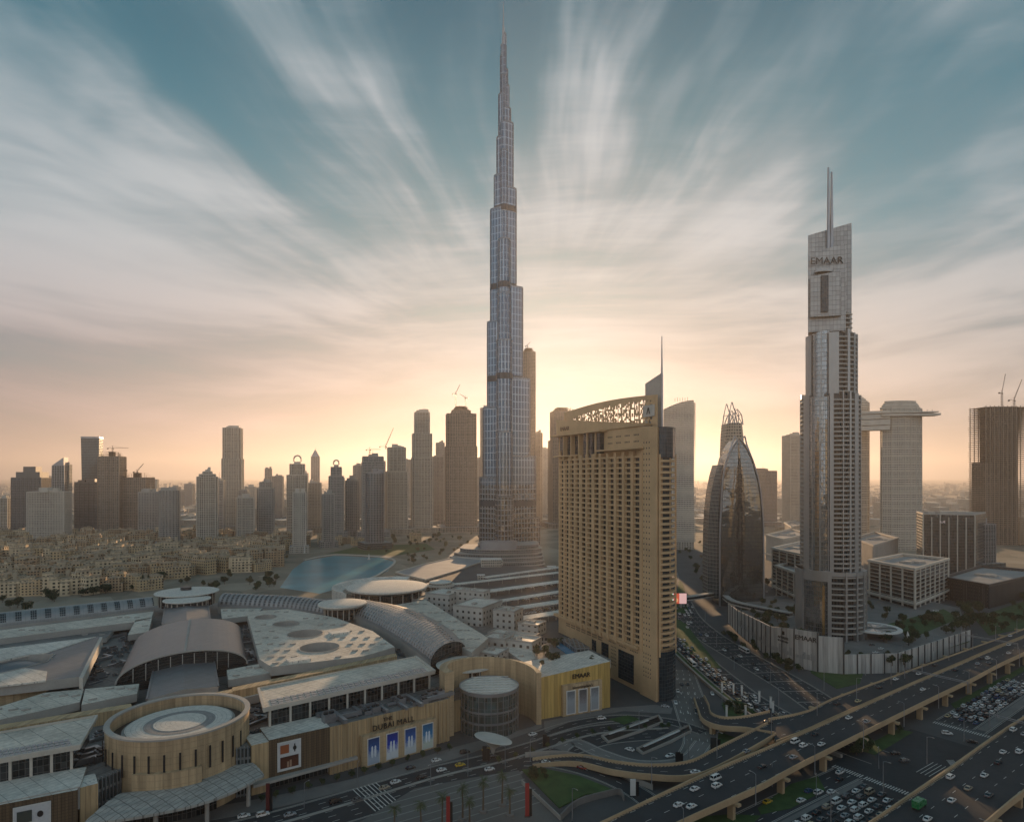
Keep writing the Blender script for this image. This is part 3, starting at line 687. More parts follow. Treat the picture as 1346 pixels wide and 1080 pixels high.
# the far city, one low mass
m = MB(); rr = random.Random(77)
for k in range(5200):
    Y = 1750 + 9500 * rr.random() ** 1.5; X = rr.uniform(-.86, .86) * Y; s_ = rr.uniform(14, 46); h = rr.uniform(5, 16) if rr.random() < .93 else rr.uniform(20, 60)
    m.prism(rect(X, Y, s_, s_ * rr.uniform(.5, 1.4), rr.choice((.2, .25, 1.0))), 0, h, mt=1)
tag(m.build('far_city', [FM['white'], M['rooflight']]), 'low pale city spreading to the horizon behind the towers', 'city', kind='stuff')

# the towers on the near side of the highway, which the glass across the road reflects
for k, (X, Y, w_, h) in enumerate(((-400, -190, 60, 190), (-250, -150, 50, 230), (-120, -170, 50, 170), (110, -150, 46, 210), (250, -180, 60, 240), (400, -150, 60, 190), (560, -170, 80, 230))):
    th = empty('tower_block', (X, Y, 0), f'sunlit highway tower behind the viewpoint, {["far left", "second", "third", "fourth", "fifth", "sixth", "far right"][k]} of seven, seen only in reflections', 'tower'); P = rect(X, Y, w_, w_ * .8, .15); m = MB(); m.prism(P, 0, h, mt=1); m.build('shaft', [FM['beige' if k % 2 else 'white'], M['roofgrey']], th)
    m = MB(); relief(m, P, 0, h, 7, 9, .6); m.build('facade_grid', M['pale'], th)
# ---------------------------------------------------------------- the tan hotel
HT = pbr('hotel_stone', (.56, .37, .205), .8, var=.2, scale=.07, fine=1.4)
HG = facade('hotel_glass', (.06, .06, .06), (.03, .04, .048), 1.7, 2.1, .08, .07, 0, .06, .4, var=.35, wob=.8)
HW = facade('window_pane', (.30, .24, .17), (.035, .04, .042), 1.2, 5, .08, .0, .25, .1, .6, var=.8)
A0, A1 = Vector((35.0, 486.0)), Vector((85.0, 376.0)); hd = (A1 - A0); HL = hd.length; hd /= HL; hn_ = Vector((hd.y, -hd.x)) ; 
if hn_.y > 0: hn_ = -hn_
hot = empty('hotel', (66, 440, 0), 'tall tan stone hotel with a balcony grid, pierced roof screen and thin mast', 'hotel')
hang = math.atan2(hd.y, hd.x)
def hp(s_, o=0.0):     # point on the face, s in 0..1, o metres out
    p = A0 + hd * (HL * s_) + hn_ * o; return p
def bow(s_): return 2.6 * math.sin(math.pi * min(1, max(0, s_ / .9))) 
def hbox(m, s0, s1, o0, o1, z0, z1, **k):
    c = [hp(s0, o0), hp(s1, o0), hp(s1, o1), hp(s0, o1)]; m.prism(c, z0, z1, bot=True, **k)
S_W = .865
m = MB()
body = [hp(0, 0), hp(S_W, 0), hp(S_W, 1.2), hp(1, 1.2), (94.0, 383), (96.8, 396), (80, 470), (52, 500)]
m.prism(body, 0, [170, 161, 161, 160, 158, 158, 160, 170], mt=1)
m.build('wall', [HT, M['roofgrey']], hot)
m = MB(); pi_ = MB(); sp = MB(); gl = MB()
Z0, Z1, NF = 29.0, 143.0, 34; FH = (Z1 - Z0) / NF
K = [.0375 + .07 * k for k in range(13)]
for k in range(13):      # piers between the bays
    s_ = K[k]; b = bow(s_); w_ = .011 if k not in (4, 6) else .015
    hbox(pi_, s_ - w_, s_ + w_, 0, b + 1.45, 26, 146 if 0 < k < 12 else 150)
    hbox(pi_, s_ - w_ * .35, s_ + w_ * .35, b + 1.45, b + 1.7, 27, 145)
for f in range(NF + 1):
    z = Z0 + f * FH
    for k in range(12):
        s0, s1 = K[k] + .011, K[k + 1] - .011; b = bow((s0 + s1) / 2)
        hbox(sp, s0, s1, 0.0, b + (1.25 if 5 > k or k > 5 else 1.5), z - .55, z + .35)
        hbox(sp, s0, s1, b + 1.0, b + 1.4, z + .45, z + .62)
for k in range(12):
    s0, s1 = K[k] + .011, K[k + 1] - .011
    hbox(sp, s0, s0 + .004, 0, bow(s0) + .6, Z0, Z1); hbox(sp, s1 - .004, s1, 0, bow(s1) + .6, Z0, Z1)
pi_.build('pier', HT, hot); sp.build('balcony_front', HT, hot)
# windows: the hundred nearest as parts, the others as one
wp = MB(); wl = .07 * HL - .022 * HL - .008 * HL
wp.face([(-wl / 2, 0, 0), (wl / 2, 0, 0), (wl / 2, 0, FH - 1.0), (-wl / 2, 0, FH - 1.0)], [(0, 0), (wl, 0), (wl, 1.9), (0, 1.9)])
wp.face([(-.08, -.12, 0), (.08, -.12, 0), (.08, -.12, FH - 1.0), (-.08, -.12, FH - 1.0)], [(0, 0), (.02, 0), (.02, 1.9), (0, 1.9)])
wproto = None; ws = MB(); cnt = 0
for f in range(NF):
    for k in range(12):
        s_ = (K[k] + K[k + 1]) / 2; o = bow(s_) * .85 + .12; z = Z0 + f * FH + .40
        p = hp(s_, o)
        if k >= 4 and cnt < 100 and f < 13:
            if wproto is None: wproto = wp.build('window', HW, hot, local=True); wo = wproto
            else: wo = wproto.copy(); col.objects.link(wo); wo.parent = hot
            wo.location = Vector((p.x, p.y, z)) - hot.location; wo.rotation_euler = (0, 0, hang); cnt += 1
        else:
            a, b = hp(s_ - wl / 2 / HL, o), hp(s_ + wl / 2 / HL, o); r_ = rnd.random() * 40
            ws.face([(a.x, a.y, z), (b.x, b.y, z), (b.x, b.y, z + FH - 1.0), (a.x, a.y, z + FH - 1.0)], [(math.floor(r_) * 1.2 * 4, f * 5), (math.floor(r_) * 4.8 + wl, f * 5), (math.floor(r_) * 4.8 + wl, f * 5 + 2), (math.floor(r_) * 4.8, f * 5 + 2)])
tag(ws.build('windows', HW, hot), kind='stuff')
# tall glazing under the cornice and canopy slabs
m = MB()
for s0, s1, z0, z1 in ((.03, .30, 146, 160), (.34, .44, 142, 161), (.46, .52, 146, 160)):
    hbox(m, s0, s1, 0, bow(s0) + .5, z0, z1)
m.build('upper_glazing', HG, hot)
m = MB(); hbox(m, -.02, .55, 0, 6.2, 160.5, 161.6); hbox(m, .50, .90, 0, 5.2, 147.5, 148.4); hbox(m, .0, .30, 2, 4.6, 145.4, 146.2)
for k in range(1, 6): hbox(m, .03 + .09 * k - .004, .03 + .09 * k + .004, 0, 4, 143, 161)
m.build('cornice_slab', HT, hot)
# little square windows on the plain panel, top band and foot
m = MB()
def dots(s0, ds, n, z0, dz, r_, sz=.55):
    for i in range(n):
        for j in range(r_):
            p = hp(s0 + ds * i, 1.26); q_ = hp(s0 + ds * i + sz / HL, 1.26); z = z0 + dz * j
            m.face([(p.x, p.y, z), (q_.x, q_.y, z), (q_.x, q_.y, z + sz * 1.2), (p.x, p.y, z + sz * 1.2)])
dots(.896, .022, 3, 30, FH, 37, .8)
dots(.896, .018, 4, 12, 2.4, 3, .7); dots(.896, .018, 4, 20.5, 2.4, 3, .7)
m.build('small_window', M['black'], hot)
m = MB()
def dots2(s0, ds, n, z0, dz, r_, sz=.7):
    for i in range(n):
        for j in range(r_):
            p = hp(s0 + ds * i, .06); q_ = hp(s0 + ds * i + sz / HL, .06); z = z0 + dz * j
            m.face([(p.x, p.y, z), (q_.x, q_.y, z), (q_.x, q_.y, z + sz * 1.2), (p.x, p.y, z + sz * 1.2)])
dots2(.59, .014, 4, 9, 2.2, 3); dots2(.59, .014, 4, 16, 2.2, 3)
for g0 in (.10, .16, .22, .28, .34, .40, .46): dots2(g0, .012, 4, 21.5, 1.5, 2, .8)
for g0 in (.57, .67, .77): dots2(g0, .014, 5, 23, 2, 2, .7)
for g0 in (.56, .64, .72, .80): dots2(g0, .012, 4, 152, 4, 2, .8)
m.build('small_window', M['black'], hot)
for a_, b_, c_, d_ in ((.665, .80, 3, 21), (.50, .565, 2, 21), (.40, .44, 2, 20)): m = MB(); hbox(m, a_, b_, 0, .5, c_, d_); m.build('lobby_glazing', HG, hot)
m = MB(); hbox(m, -.02, .86, 0, 3.0, 26.5, 28.2); m.build('ledge', HT, hot)
# corner with rounded balconies and dark glass
m = MB(); bl = MB()
cc_ = [(A1.x + .6, A1.y - .4), (90, 376.5), (94.5, 380), (97.6, 386), (98.6, 396)]
m.prism(cc_ + [(84, 396)], 0, 30); m.prism(cc_ + [(84, 396)], 142, 160)
m.prism([(A1.x + .3, A1.y + 1.5), (89, 379), (93, 382), (95.5, 387), (96.5, 397), (84, 397)], 30, 142)
for f in range(NF):
    z = Z0 + f * FH
    P = cc_[:4] + [(92.8, 388.5), (90, 383.5), (87, 381)]
    bl.prism(P, z - .2, z + 1.15, bot=True)
for x, y in ((85.9, 375.9), (97.9, 387)): bl.box(x, y, 26, .9, .9, 118)
m.build('corner_glazing', HG, hot); bl.build('corner_balcony', HT, hot)
# pierced screen on the roof
m = MB(); sf = MB(); rs_ = random.Random(3)
def arc_top(s_): return 178.0 + 2.6 * math.sin(math.pi * min(1, s_ * 1.02)) + s_
def par(s_): return 172.5 - 12 * s_
NS, dz = 96, 1.15
for i in range(NS):
    s0, s1 = .04 + .93 * i / NS, .04 + .93 * (i + 1) / NS; top = arc_top(s0); z = par(s0) - 8
    open0 = s0 > .14
    while z < top - .05:
        z1 = min(z + dz, top); edge = z1 > top - 1.8 - 6.5 * (1 - s0) * .6 or not open0 or s0 > .93
        rib = (i % 8 == 0)
        if edge or rib or rs_.random() > .5:
            a, b = hp(s0, -2.0), hp(s1, -2.0)
            m.prism([(a.x, a.y), (b.x, b.y), (b.x - hn_.x * .4, b.y - hn_.y * .4), (a.x - hn_.x * .4, a.y - hn_.y * .4)], z, z1, bot=True)
        z += dz
m.build('pierced_screen', HT, hot)
m = MB()
for i in range(12):
    a = hp(.1 + .075 * i, -2.6); b = hp(.1 + .075 * i, -9); m.beam((a.x, a.y, 158), (a.x, a.y, arc_top(.1 + .075 * i) - .5), .5); m.beam((a.x, a.y, arc_top(.1 + .075 * i) - 1), (b.x, b.y, 158), .35)
m.build('screen_post', M['steel'], hot)
m = MB()
def hsl(m, s0, s1, o0, o1, zb_, zt0, zt1):
    c = [hp(s0, o0), hp(s1, o0), hp(s1, o1), hp(s0, o1)]; m.prism(c, zb_, [zt0, zt1, zt1, zt0], bot=True)
hsl(m, -.01, 1.0, 1.2, 0.4, 150 if False else 161.6, par(0) + 1, par(1) + .6)
m.build('parapet', HT, hot)
m = MB()
c = [(XY(848, 391), 391), (XY(868.5, 383), 383), (XY(869, 396), 396), (XY(851, 402), 402)]
m.prism(c, 158, [187, 192, 192, 187]); m.build('roof_fin', M['concrete'], hot)
x_, y_ = XY(870, 384), 384; m = MB(); m.tube([(x_, y_, 150), (x_, y_, 190), (x_, y_, 200), (x_, y_, ZY(442, y_))], [.8, .7, .45, .25], 8); m.build('mast', M['steel'], hot)
c0, c1 = hp(.865, -1.2), hp(.955, -1.2); m = MB(); m.prism([(c0.x, c0.y), (c1.x, c1.y), (c1.x - hn_.x * .5, c1.y - hn_.y * .5), (c0.x - hn_.x * .5, c0.y - hn_.y * .5)], 166.8, 173.6, bot=True)
lp = m.build('logo_panel', M['rooflight'], hot)
cm_ = (c0 + c1) / 2 + hn_ * .3; text('letter', 'Λ', 5.2, .15, M['text'], (cm_.x, cm_.y, 168.3), (hd.x, hd.y, 0), lp)
cm_ = hp(.10, 1.6); text('lettering', 'EMAAR', 4.2, .15, pbr('bronze_letters', (.16, .10, .06), .5), (cm_.x, cm_.y, 164.6), (hd.x, hd.y, 0), hot)

# ---------------------------------------------------------------- the tall grey right-hand tower
YE = 510.0; ex, ey = XY(1098, YE), YE + 8; vb = math.atan2(-ey, -ex)
EC = pbr('tower_cladding', (.34, .34, .335), .36, .5, var=.12, fine=3)
EG = facade('bay_glass', (.20, .21, .21), (.27, .29, .30), 1.5, 3.5, .10, .10, .85, .06, .3, .6, var=.2, wob=1.5)
ED = facade('tower_inner', (.07, .07, .068), (.03, .034, .036), 2.2, 3.5, .2, .25, .2, .1, .6)
et = empty('skyscraper', (ex, ey, 0), 'tall slim grey tower with balcony stacks, slab top and two thin masts', 'skyscraper')
def ea(phi_deg, r_, ry=1.0):
    a = vb + R(phi_deg); return (ex + r_ * math.cos(a), ey + r_ * math.sin(a))
def arcP(a0, a1, r0, r1, n=6):
    return [ea(a0 + (a1 - a0) * i / n, r1) for i in range(n + 1)] + [ea(a1 - (a1 - a0) * i / n, r0) for i in range(n + 1)]
def ring360(r_, n=40): return [ea(360 * i / n, r_) for i in range(n)]
zE = lambda py: H + (HY - py) * YE / F
m = MB()
m.prism(ring360(22.5), 0, 56, mt=1); m.prism(ring360(19.5), 56, zE(519), mt=1); m.prism(ring360(16.3), zE(519), zE(440), mt=1); m.prism(ring360(14.2), zE(440), zE(412), mt=1)
m.build('core', [ED, M['roofgrey']], et)
cl = MB()
def pier(a0, a1, r0, r1, z0, z1): cl.prism(arcP(a0, a1, r0, r1, max(1, int(abs(a1 - a0) / 6))), z0, z1)
# base drum
for a0, a1 in ((-92, -50), (-4, 2), (24, 27), (45, 48), (64, 68), (84, 92), (110, 114), (150, 155), (200, 205), (240, 246)): pier(a0, a1, 22, 26, 0 if a1 < 10 else 0, 58)
pier(-92, -4, 22, 25.2, 50, 58); pier(-4, 92, 22, 25.6, 54.5, 57.5)
# shaft
for a0, a1, zt_ in ((-60, -42, zE(519)), (-1, 6, zE(516)), (23, 25, zE(517)), (37, 41, zE(517)), (50, 62, zE(519)), (74, 78, zE(521)), (-92, -88, zE(521)), (120, 150, zE(519)), (190, 230, zE(519))): pier(a0, a1, 19, 22.3, 56, zt_)
for a0, a1, zt_ in ((-66, -44, zE(440)), (-3, 18, zE(440)), (38, 45, zE(436)), (58, 64, zE(440)), (80, 90, zE(440)), (130, 220, zE(440))): pier(a0, a1, 16, 19.6, zE(519), zt_)
for a0, a1, zt_ in ((-92, -78, zE(516)), (62, 74, zE(523))): pier(a0, a1, 18, 21.6, zE(522), zt_)
cl.build('cladding_pier', EC, et)
bl = MB()
z = 60
while z < zE(523):
    for a0, a1 in ((6, 23), (25, 37), (41, 50), (-88, -60), (62, 74), (78, 92)): bl.prism(arcP(a0, a1, 19.3, 22.0, 3), z, z + .35, bot=True); bl.ringwall(arcP(a0, a1, 21.6, 21.9, 3), arcP(a0, a1, 21.65, 21.85, 3), z + .35, z + 1.25)
    z += 3.5
z = zE(517)
while z < zE(444):
    for a0, a1 in ((18, 38), (45, 58), (64, 80)): bl.prism(arcP(a0, a1, 16, 19.2, 3), z, z + 1.1, bot=True)
    z += 3.5
z = zE(440)
while z < zE(412): bl.prism(arcP(30, 62, 13.8, 17.6, 3), z, z + 1.1, bot=True); z += 3.5
z = 10
while z < 54:
    bl.prism(arcP(2, 92, 22, 25.2, 14), z, z + .9, bot=True)
    bl.prism(arcP(-38, -20, 22, 24.2, 3), z, z + .5, bot=True); z += 4.3
bl.build('balcony_slab', M['concrete'], et)
# bowed glass bays
def bay(phi, roff, br, z0, z1, nm='glass_bay'):
    c = ea(phi, roff); m = MB(); m.prism([(c[0] + br * math.cos(vb + R(phi) + R(a)), c[1] + br * math.sin(vb + R(phi) + R(a))) for a in range(-115, 116, 10)], z0, z1, mt=1)
    for a in (-60, -20, 20, 60): 
        x, y = c[0] + (br + .1) * math.cos(vb + R(phi + a)), c[1] + (br + .1) * math.sin(vb + R(phi + a)); m.box(x, y, z0, .6, .6, z1 - z0 + .3, vb + R(phi + a), bot=False, ms=1, mt=1)
    return m.build(nm, [EG, EC], et, smooth=False)
bay(-24, 16.2, 8.6, 58, zE(523)); bay(-26, 13, 7.4, zE(523), zE(437)); bay(-26, 11, 6.2, zE(437), zE(414)); 
m = MB(); m.prism(arcP(-50, -6, 22, 24.3, 8), 0, 50); m.build('lower_glazing', EG, et)
m = MB(); m.prism(arcP(-13, -9, 24.2, 24.6, 2), 9, 47); m.build('bronze_strip', pbr('bronze_panel', (.55, .36, .17), .25, .8), et)
# crown slabs
def slab(pxa, pxb, Yo, th_, z0, za, zb__, name, mat):
    m = MB(); a, b = XY(pxa, YE + Yo), XY(pxb, YE + Yo); dx, dy = .44 * th_, .9 * th_
    k = .12 * (b - a)
    m.prism([(a, YE + Yo + k), (b, YE + Yo - k), (b + dx, YE + Yo - k + dy), (a + dx, YE + Yo + k + dy)], z0, [za, zb__, zb__, za])
    return m.build(name, mat, et)
PC = facade('crown_panels', (.17, .17, .168), (.33, .33, .325), 2.6, 3.6, .07, .06, .45, .36, .42, .3, .12, .15)
slab(1065, 1116, 2, 9, zE(445), zE(306), zE(294), 'crown_slab', PC)
slab(1064.5, 1109, -7, 7, zE(438), zE(335), zE(326), 'crown_slab', PC)
slab(1067, 1103, -11, 4, zE(420), zE(368), zE(362), 'crown_slab', PC)
slab(1112, 1119, 4, 14, zE(470), zE(298), zE(297), 'crown_slab', EC)
m = MB(); a, b = XY(1080, YE - 12), XY(1088, YE - 12); m.prism([(a, YE - 12.1), (b, YE - 12.9), (b, YE - 10), (a, YE - 10)], zE(415), zE(368)); a, b = XY(1100.5, YE - 10), XY(1108, YE - 10); m.prism([(a, YE - 10.6), (b, YE - 9), (b, YE - 4), (a, YE - 4)], zE(418), zE(370)); m.build('crown_window', HG, et)
m = MB(); m.cyl(XY(1083, YE - 9), YE - 9, zE(363), zE(359), 7, 20, 4); m.build('lens_canopy', EC, et)
for dx, t_ in ((0, 220), (4.2, 226)):
    m = MB(); x = XY(1088.5 + dx, YE + 1); m.tube([(x, YE + .5, zE(330)), (x, YE + .5, zE(300)), (x, YE + .5, zE(t_))], [1.5, 1.3, .75], 8); m.build('mast', M['steel'], et)
cm_ = A(1086.5, 347, YE - 8.8); text('lettering', 'EMAAR', 7.6, .2, M['text'], (cm_.x, cm_.y - .25, cm_.z), (1, -.12, 0), et)
# porch canopy at the foot
m = MB(); c = G(1148, 824, 12); m.ringwall(m.ngon(c.x, c.y, 20, 40, 20), m.ngon(c.x, c.y, 16.5, 40, 16.5), 11, 12); 
for i in range(10):
    a = 2 * math.pi * i / 10; m.beam((c.x - 16.6 * math.cos(a), c.y - 16.6 * math.sin(a), 11.5), (c.x + 16.6 * math.cos(a), c.y + 16.6 * math.sin(a), 11.5), .4)
cn = m.build('entrance_canopy', M['white'], et); m = MB(); m.prism(m.ngon(c.x, c.y, 16.4, 40), 11.2, 11.35, bot=True); m.build('glass_roof', pbr('canopy_glass', (.25, .29, .3), .15), cn)
m = MB()
for a in (0, 70, 140, 210, 280): m.cyl(c.x + 15 * math.cos(R(a)), c.y + 15 * math.sin(R(a)), 6, 11, .45, 10)
m.build('column', M['white'], cn)

# ---------------------------------------------------------------- mid-distance blocks
FB = facade('block_dark', (.07, .068, .064), (.02, .022, .022), 30, 3.9, .02, .3, .1, .1, .45, var=.3)
def block(name, roofpx, z, label, mats, frame=None, cat='office block', pier=15, fl=3.9, base=True):
    P = [tuple(G(x, y, z)[:2]) for x, y in roofpx]; cx = sum(p[0] for p in P) / len(P); cy = sum(p[1] for p in P) / len(P)
    th = empty(name, (cx, cy, 0), label, cat); m = MB(); Q = offset(P, -2.5); m.prism(Q, 0, z - 3, mt=1); m.build('wall', [mats, M['roofgrey']], th)
    m = MB(); m.ringwall(P, offset(P, -5), z - 2.2, z); m.build('roof_frame', frame or M['pale'], th)
    m = MB(); relief(m, Q, 0, z - 3, fl, pier, .35, 2.0, every=1) if pier else None
    if base: m.ringwall(offset(P, 2.5), offset(P, 1.2), 9.5, 11.5)
    m.build('facade_grid', frame or M['pale'], th)
    m = MB(); rr = random.Random(int(cx))
    for k in range(7): 
        u_, v_ = rr.uniform(-.25, .25), rr.uniform(-.25, .25); m.box(cx + u_ * 40, cy + v_ * 40, z - 3, rr.uniform(4, 12), rr.uniform(3, 8), rr.uniform(1, 2.6), .5)
    m.build('roof_plant', M['concrete'], th)
    return th, P
block('office_block', [(1140, 735), (1186.5, 726.5), (1248.5, 733), (1203, 746.5)], 44, 'square office with a projecting pale roof frame right of the tallest right hand tower', FB)
block('office_block', [(1013, 719), (1060, 709), (1100, 716), (1056, 728)], 48, 'taller stepped office with a pale roof frame left of the tall grey tower', FB)
block('office_block', [(1018, 742), (1064, 733), (1100, 741), (1052, 754)], 34, 'lower office step with a thin pale roof frame left of the tallest right hand tower', FB)
block('office_block', [(1006, 702), (1040, 694), (1064, 700), (1030, 708)], 40, 'pale ribbed office with a glazed roof behind the framed offices', FM['beige'], pier=4)
block('office_block', [(1120, 706), (1150, 698), (1182, 706), (1148, 716)], 44, 'low ribbed brown office between the grey tower and the sky bridge tower', FM['bare'], M['concrete'], pier=4)
block('office_block', [(1030, 686), (1050, 682), (1062, 687), (1040, 692)], 30, 'small beige block behind the ribbed office', FM['beige'])
block('office_block', [(1190, 690), (1215, 684), (1232, 692), (1204, 698)], 26, 'low beige block behind the dark finned office', FM['beige'])
block('podium_block', [(1238, 757), (1290, 742), (1380, 750), (1300, 768)], 24, 'dark ribbed low podium right of the framed square office', FM['dark'], M['dark'], pier=3, base=False)
YD = 850.0; dt = empty('office_block', (XY(1255, YD), YD + 20, 0), 'dark glass office with bright vertical fins and a small sign near its roof', 'office block')
x0, x1, x2 = XY(1212, YD + 18), XY(1281, YD), XY(1300, YD + 40); top = ZY(677, YD); Pd = [(x0, YD + 16), (x1, YD), (x2, YD + 46), (x0 + 20, YD + 62)]
m = MB(); m.prism(Pd, 0, top, mt=1); m.build('shaft', [facade('fin_glass', (.05, .055, .055), (.10, .115, .12), 2, 4, .1, .18, .7, .08, .4, .3, wob=1.5), M['roofgrey']], dt)
m = MB()
for i in range(7):
    t_ = i / 6; m.box(x0 + (x1 - x0) * t_, YD + 16 - 16 * t_ - .5, 0, .9, 1.2, top - (3 if i % 2 else 0))
m.build('fin', M['pale'], dt)
m = MB(); xs = XY(1243, YD); 
for s_ in (-1, 1): m.face([(xs, YD + 7.4, top - 9), (xs + s_ * 3.6, YD + 6.4, top - 11), (xs + s_ * 3.6, YD + 6.4, top - 7)])
m.box(xs, YD + 7.2, top - 10.9, 3, .3, .6); m.build('roof_sign', pbr('sign_white', (.7, .6, .58), .5), dt)
m = MB(); m.ringwall(Pd, offset(Pd, -2), top, top + 2); m.box((x0 + x1) / 2 + 12, YD + 30, top, 24, 10, 4); m.box((x0 + x1) / 2 - 8, YD + 34, top, 10, 8, 3.4); m.build('roof_plant', M['concrete'], dt)
tower(1283, 1316, 690, 752, 'glass', 'bronze tinted glass block between the dark finned office and the brown unfinished tower', rot=.3)
# ---------------------------------------------------------------- the shopping mall
from mathutils.geometry import tessellate_polygon
mall = empty('shopping_mall', (-60, 330, 0), 'sprawling shopping mall of tan walls, pale flat roofs, discs and long glazed vaults', 'mall')
def WP(px, z): return [tuple(G(x, y, z)[:2]) for x, y in px]
def seamed(name, c, step, w_=.06, rough=.7, dirt=.42, seam=.45, metal=0.0, ang=0.0):
    """sheet roofing or cladding with joints every step metres"""
    m_, s, b = new_mat(name); pos = s.n('ShaderNodeNewGeometry').outputs['Position']
    mp = s.n('ShaderNodeMapping'); s.L.new(pos, mp.inputs[0]); mp.inputs['Rotation'].default_value = (0, 0, ang); x, y, z = s.sep(mp.outputs[0])
    ju = s.m('LESS_THAN', s.m('FRACT', s.m('DIVIDE', x, step)), w_); jv = s.m('LESS_THAN', s.m('FRACT', s.m('DIVIDE', y, step * 2.2)), w_ * .6)
    j = s.m('MAXIMUM', ju, jv); a = s.noise(pos, .05, 5, .65); f_ = s.noise(pos, .6, 4, .65)
    wn = s.n('ShaderNodeTexWhiteNoise', noise_dimensions='2D'); s.L.new(s.xyz(s.m('FLOOR', s.m('DIVIDE', x, step)), s.m('FLOOR', s.m('DIVIDE', y, step * 2.2))), wn.inputs['Vector'])
    k = s.m('ADD', s.rng(s.m('ADD', s.m('MULTIPLY', a, .55), s.m('MULTIPLY', f_, .45)), .3, .7, 1 - dirt, 1 + dirt), s.m('MULTIPLY', s.m('SUBTRACT', wn.outputs['Value'], .5), .12))
    k = s.m('MULTIPLY', k, s.rng(j, 0, 1, 1, seam))
    s.set(b.inputs['Base Color'], s.mix(1.0, c, s.xyz(k, k, k), 'MULTIPLY')); b.inputs['Roughness'].default_value = rough; b.inputs['Metallic'].default_value = metal
    return m_
def ribbed(name, c, step=1.6, depth=.35, rough=.75, rows=0, dark=.7):
    """vertical ribs along a wall, from the UV in metres"""
    m_, s, b = new_mat(name); uv = s.n('ShaderNodeUVMap'); uv.uv_map = 'UVMap'; u, v, _ = s.sep(uv.outputs[0])
    pos = s.n('ShaderNodeNewGeometry').outputs['Position']; cell = s.m('FLOOR', s.m('DIVIDE', u, step))
    wn = s.n('ShaderNodeTexWhiteNoise', noise_dimensions='1D'); s.L.new(cell, wn.inputs['W'])
    line = s.m('LESS_THAN', s.m('FRACT', s.m('DIVIDE', u, step)), .14)
    if rows: line = s.m('MAXIMUM', line, s.m('LESS_THAN', s.m('FRACT', s.m('DIVIDE', v, rows)), .1))
    st_ = s.noise(s.xyz(s.m('MULTIPLY', u, .5), s.m('MULTIPLY', v, .04)), 1.0, 3, .6)
    k = s.m('ADD', s.m('MULTIPLY', wn.outputs['Value'], .34), s.rng(st_, .3, .7, .60, 1.05)); k = s.m('MULTIPLY', k, s.rng(line, 0, 1, 1, dark))
    s.set(b.inputs['Base Color'], s.mix(1.0, c, s.xyz(k, k, k), 'MULTIPLY')); b.inputs['Roughness'].default_value = rough
    bn = s.n('ShaderNodeBump'); bn.inputs['Distance'].default_value = depth; bn.inputs['Strength'].default_value = .7
    s.L.new(s.m('SUBTRACT', wn.outputs['Value'], line), bn.inputs['Height']); s.L.new(bn.outputs[0], b.inputs['Normal'])
    return m_
RL = seamed('roof_sheet_light', (.56, .51, .43), 3.2, ang=.62)
RL2 = seamed('roof_sheet_white', (.62, .58, .51), 2.4, ang=.62)
RG = seamed('roof_sheet_grey', (.17, .172, .178), 2.6, rough=.5, dirt=.14, seam=.8, metal=.3, ang=.45)
RB = seamed('roof_flat_grey', (.16, .155, .148), 6, dirt=.4, ang=.5)
TW = ribbed('mall_tan', (.44, .315, .175)); TWs = ribbed('mall_tan_smooth', (.44, .32, .19), 3.2, .1, rows=2.4, dark=.85)
BW = ribbed('mall_brown_grid', (.12, .08, .045), 1.1, .3, rows=1.1, dark=.5); GW = ribbed('mall_gold', (.50, .33, .10), 2.0)
CG = facade('clerestory_glass', (.08, .08, .078), (.02, .024, .026), 1.8, 2.4, .1, .08, .1, .06, .5, var=.8)
def top_mass(name, px, z, thick, mt, ms=None, parent=mall, par=.0):
    P = WP(px, z); m = MB(); m.prism(P, z - thick, z, mt=0, ms=1)
    if par: m.ringwall(offset(P, .02), offset(P, -.8), z, z + par, mt=1, ms=1)
    return m.build(name, [mt, ms or M['concrete']], parent), P
bP = WP([(-160, 838), (0, 818), (200, 796), (430, 786), (560, 778), (640, 806), (712, 862)], 16) + [(9, 378), (4, 366), (-12, 345), (-34, 328), (-80, 291), (-104, 274), (-112, 268), (-139, 252), (-150, 246), (-157, 236), (-196, 216), (-260, 190)]
m = MB(); m.prism(bP, 0, 16, mt=0, ms=1); m.build('base_roof', [RB, TW], mall)

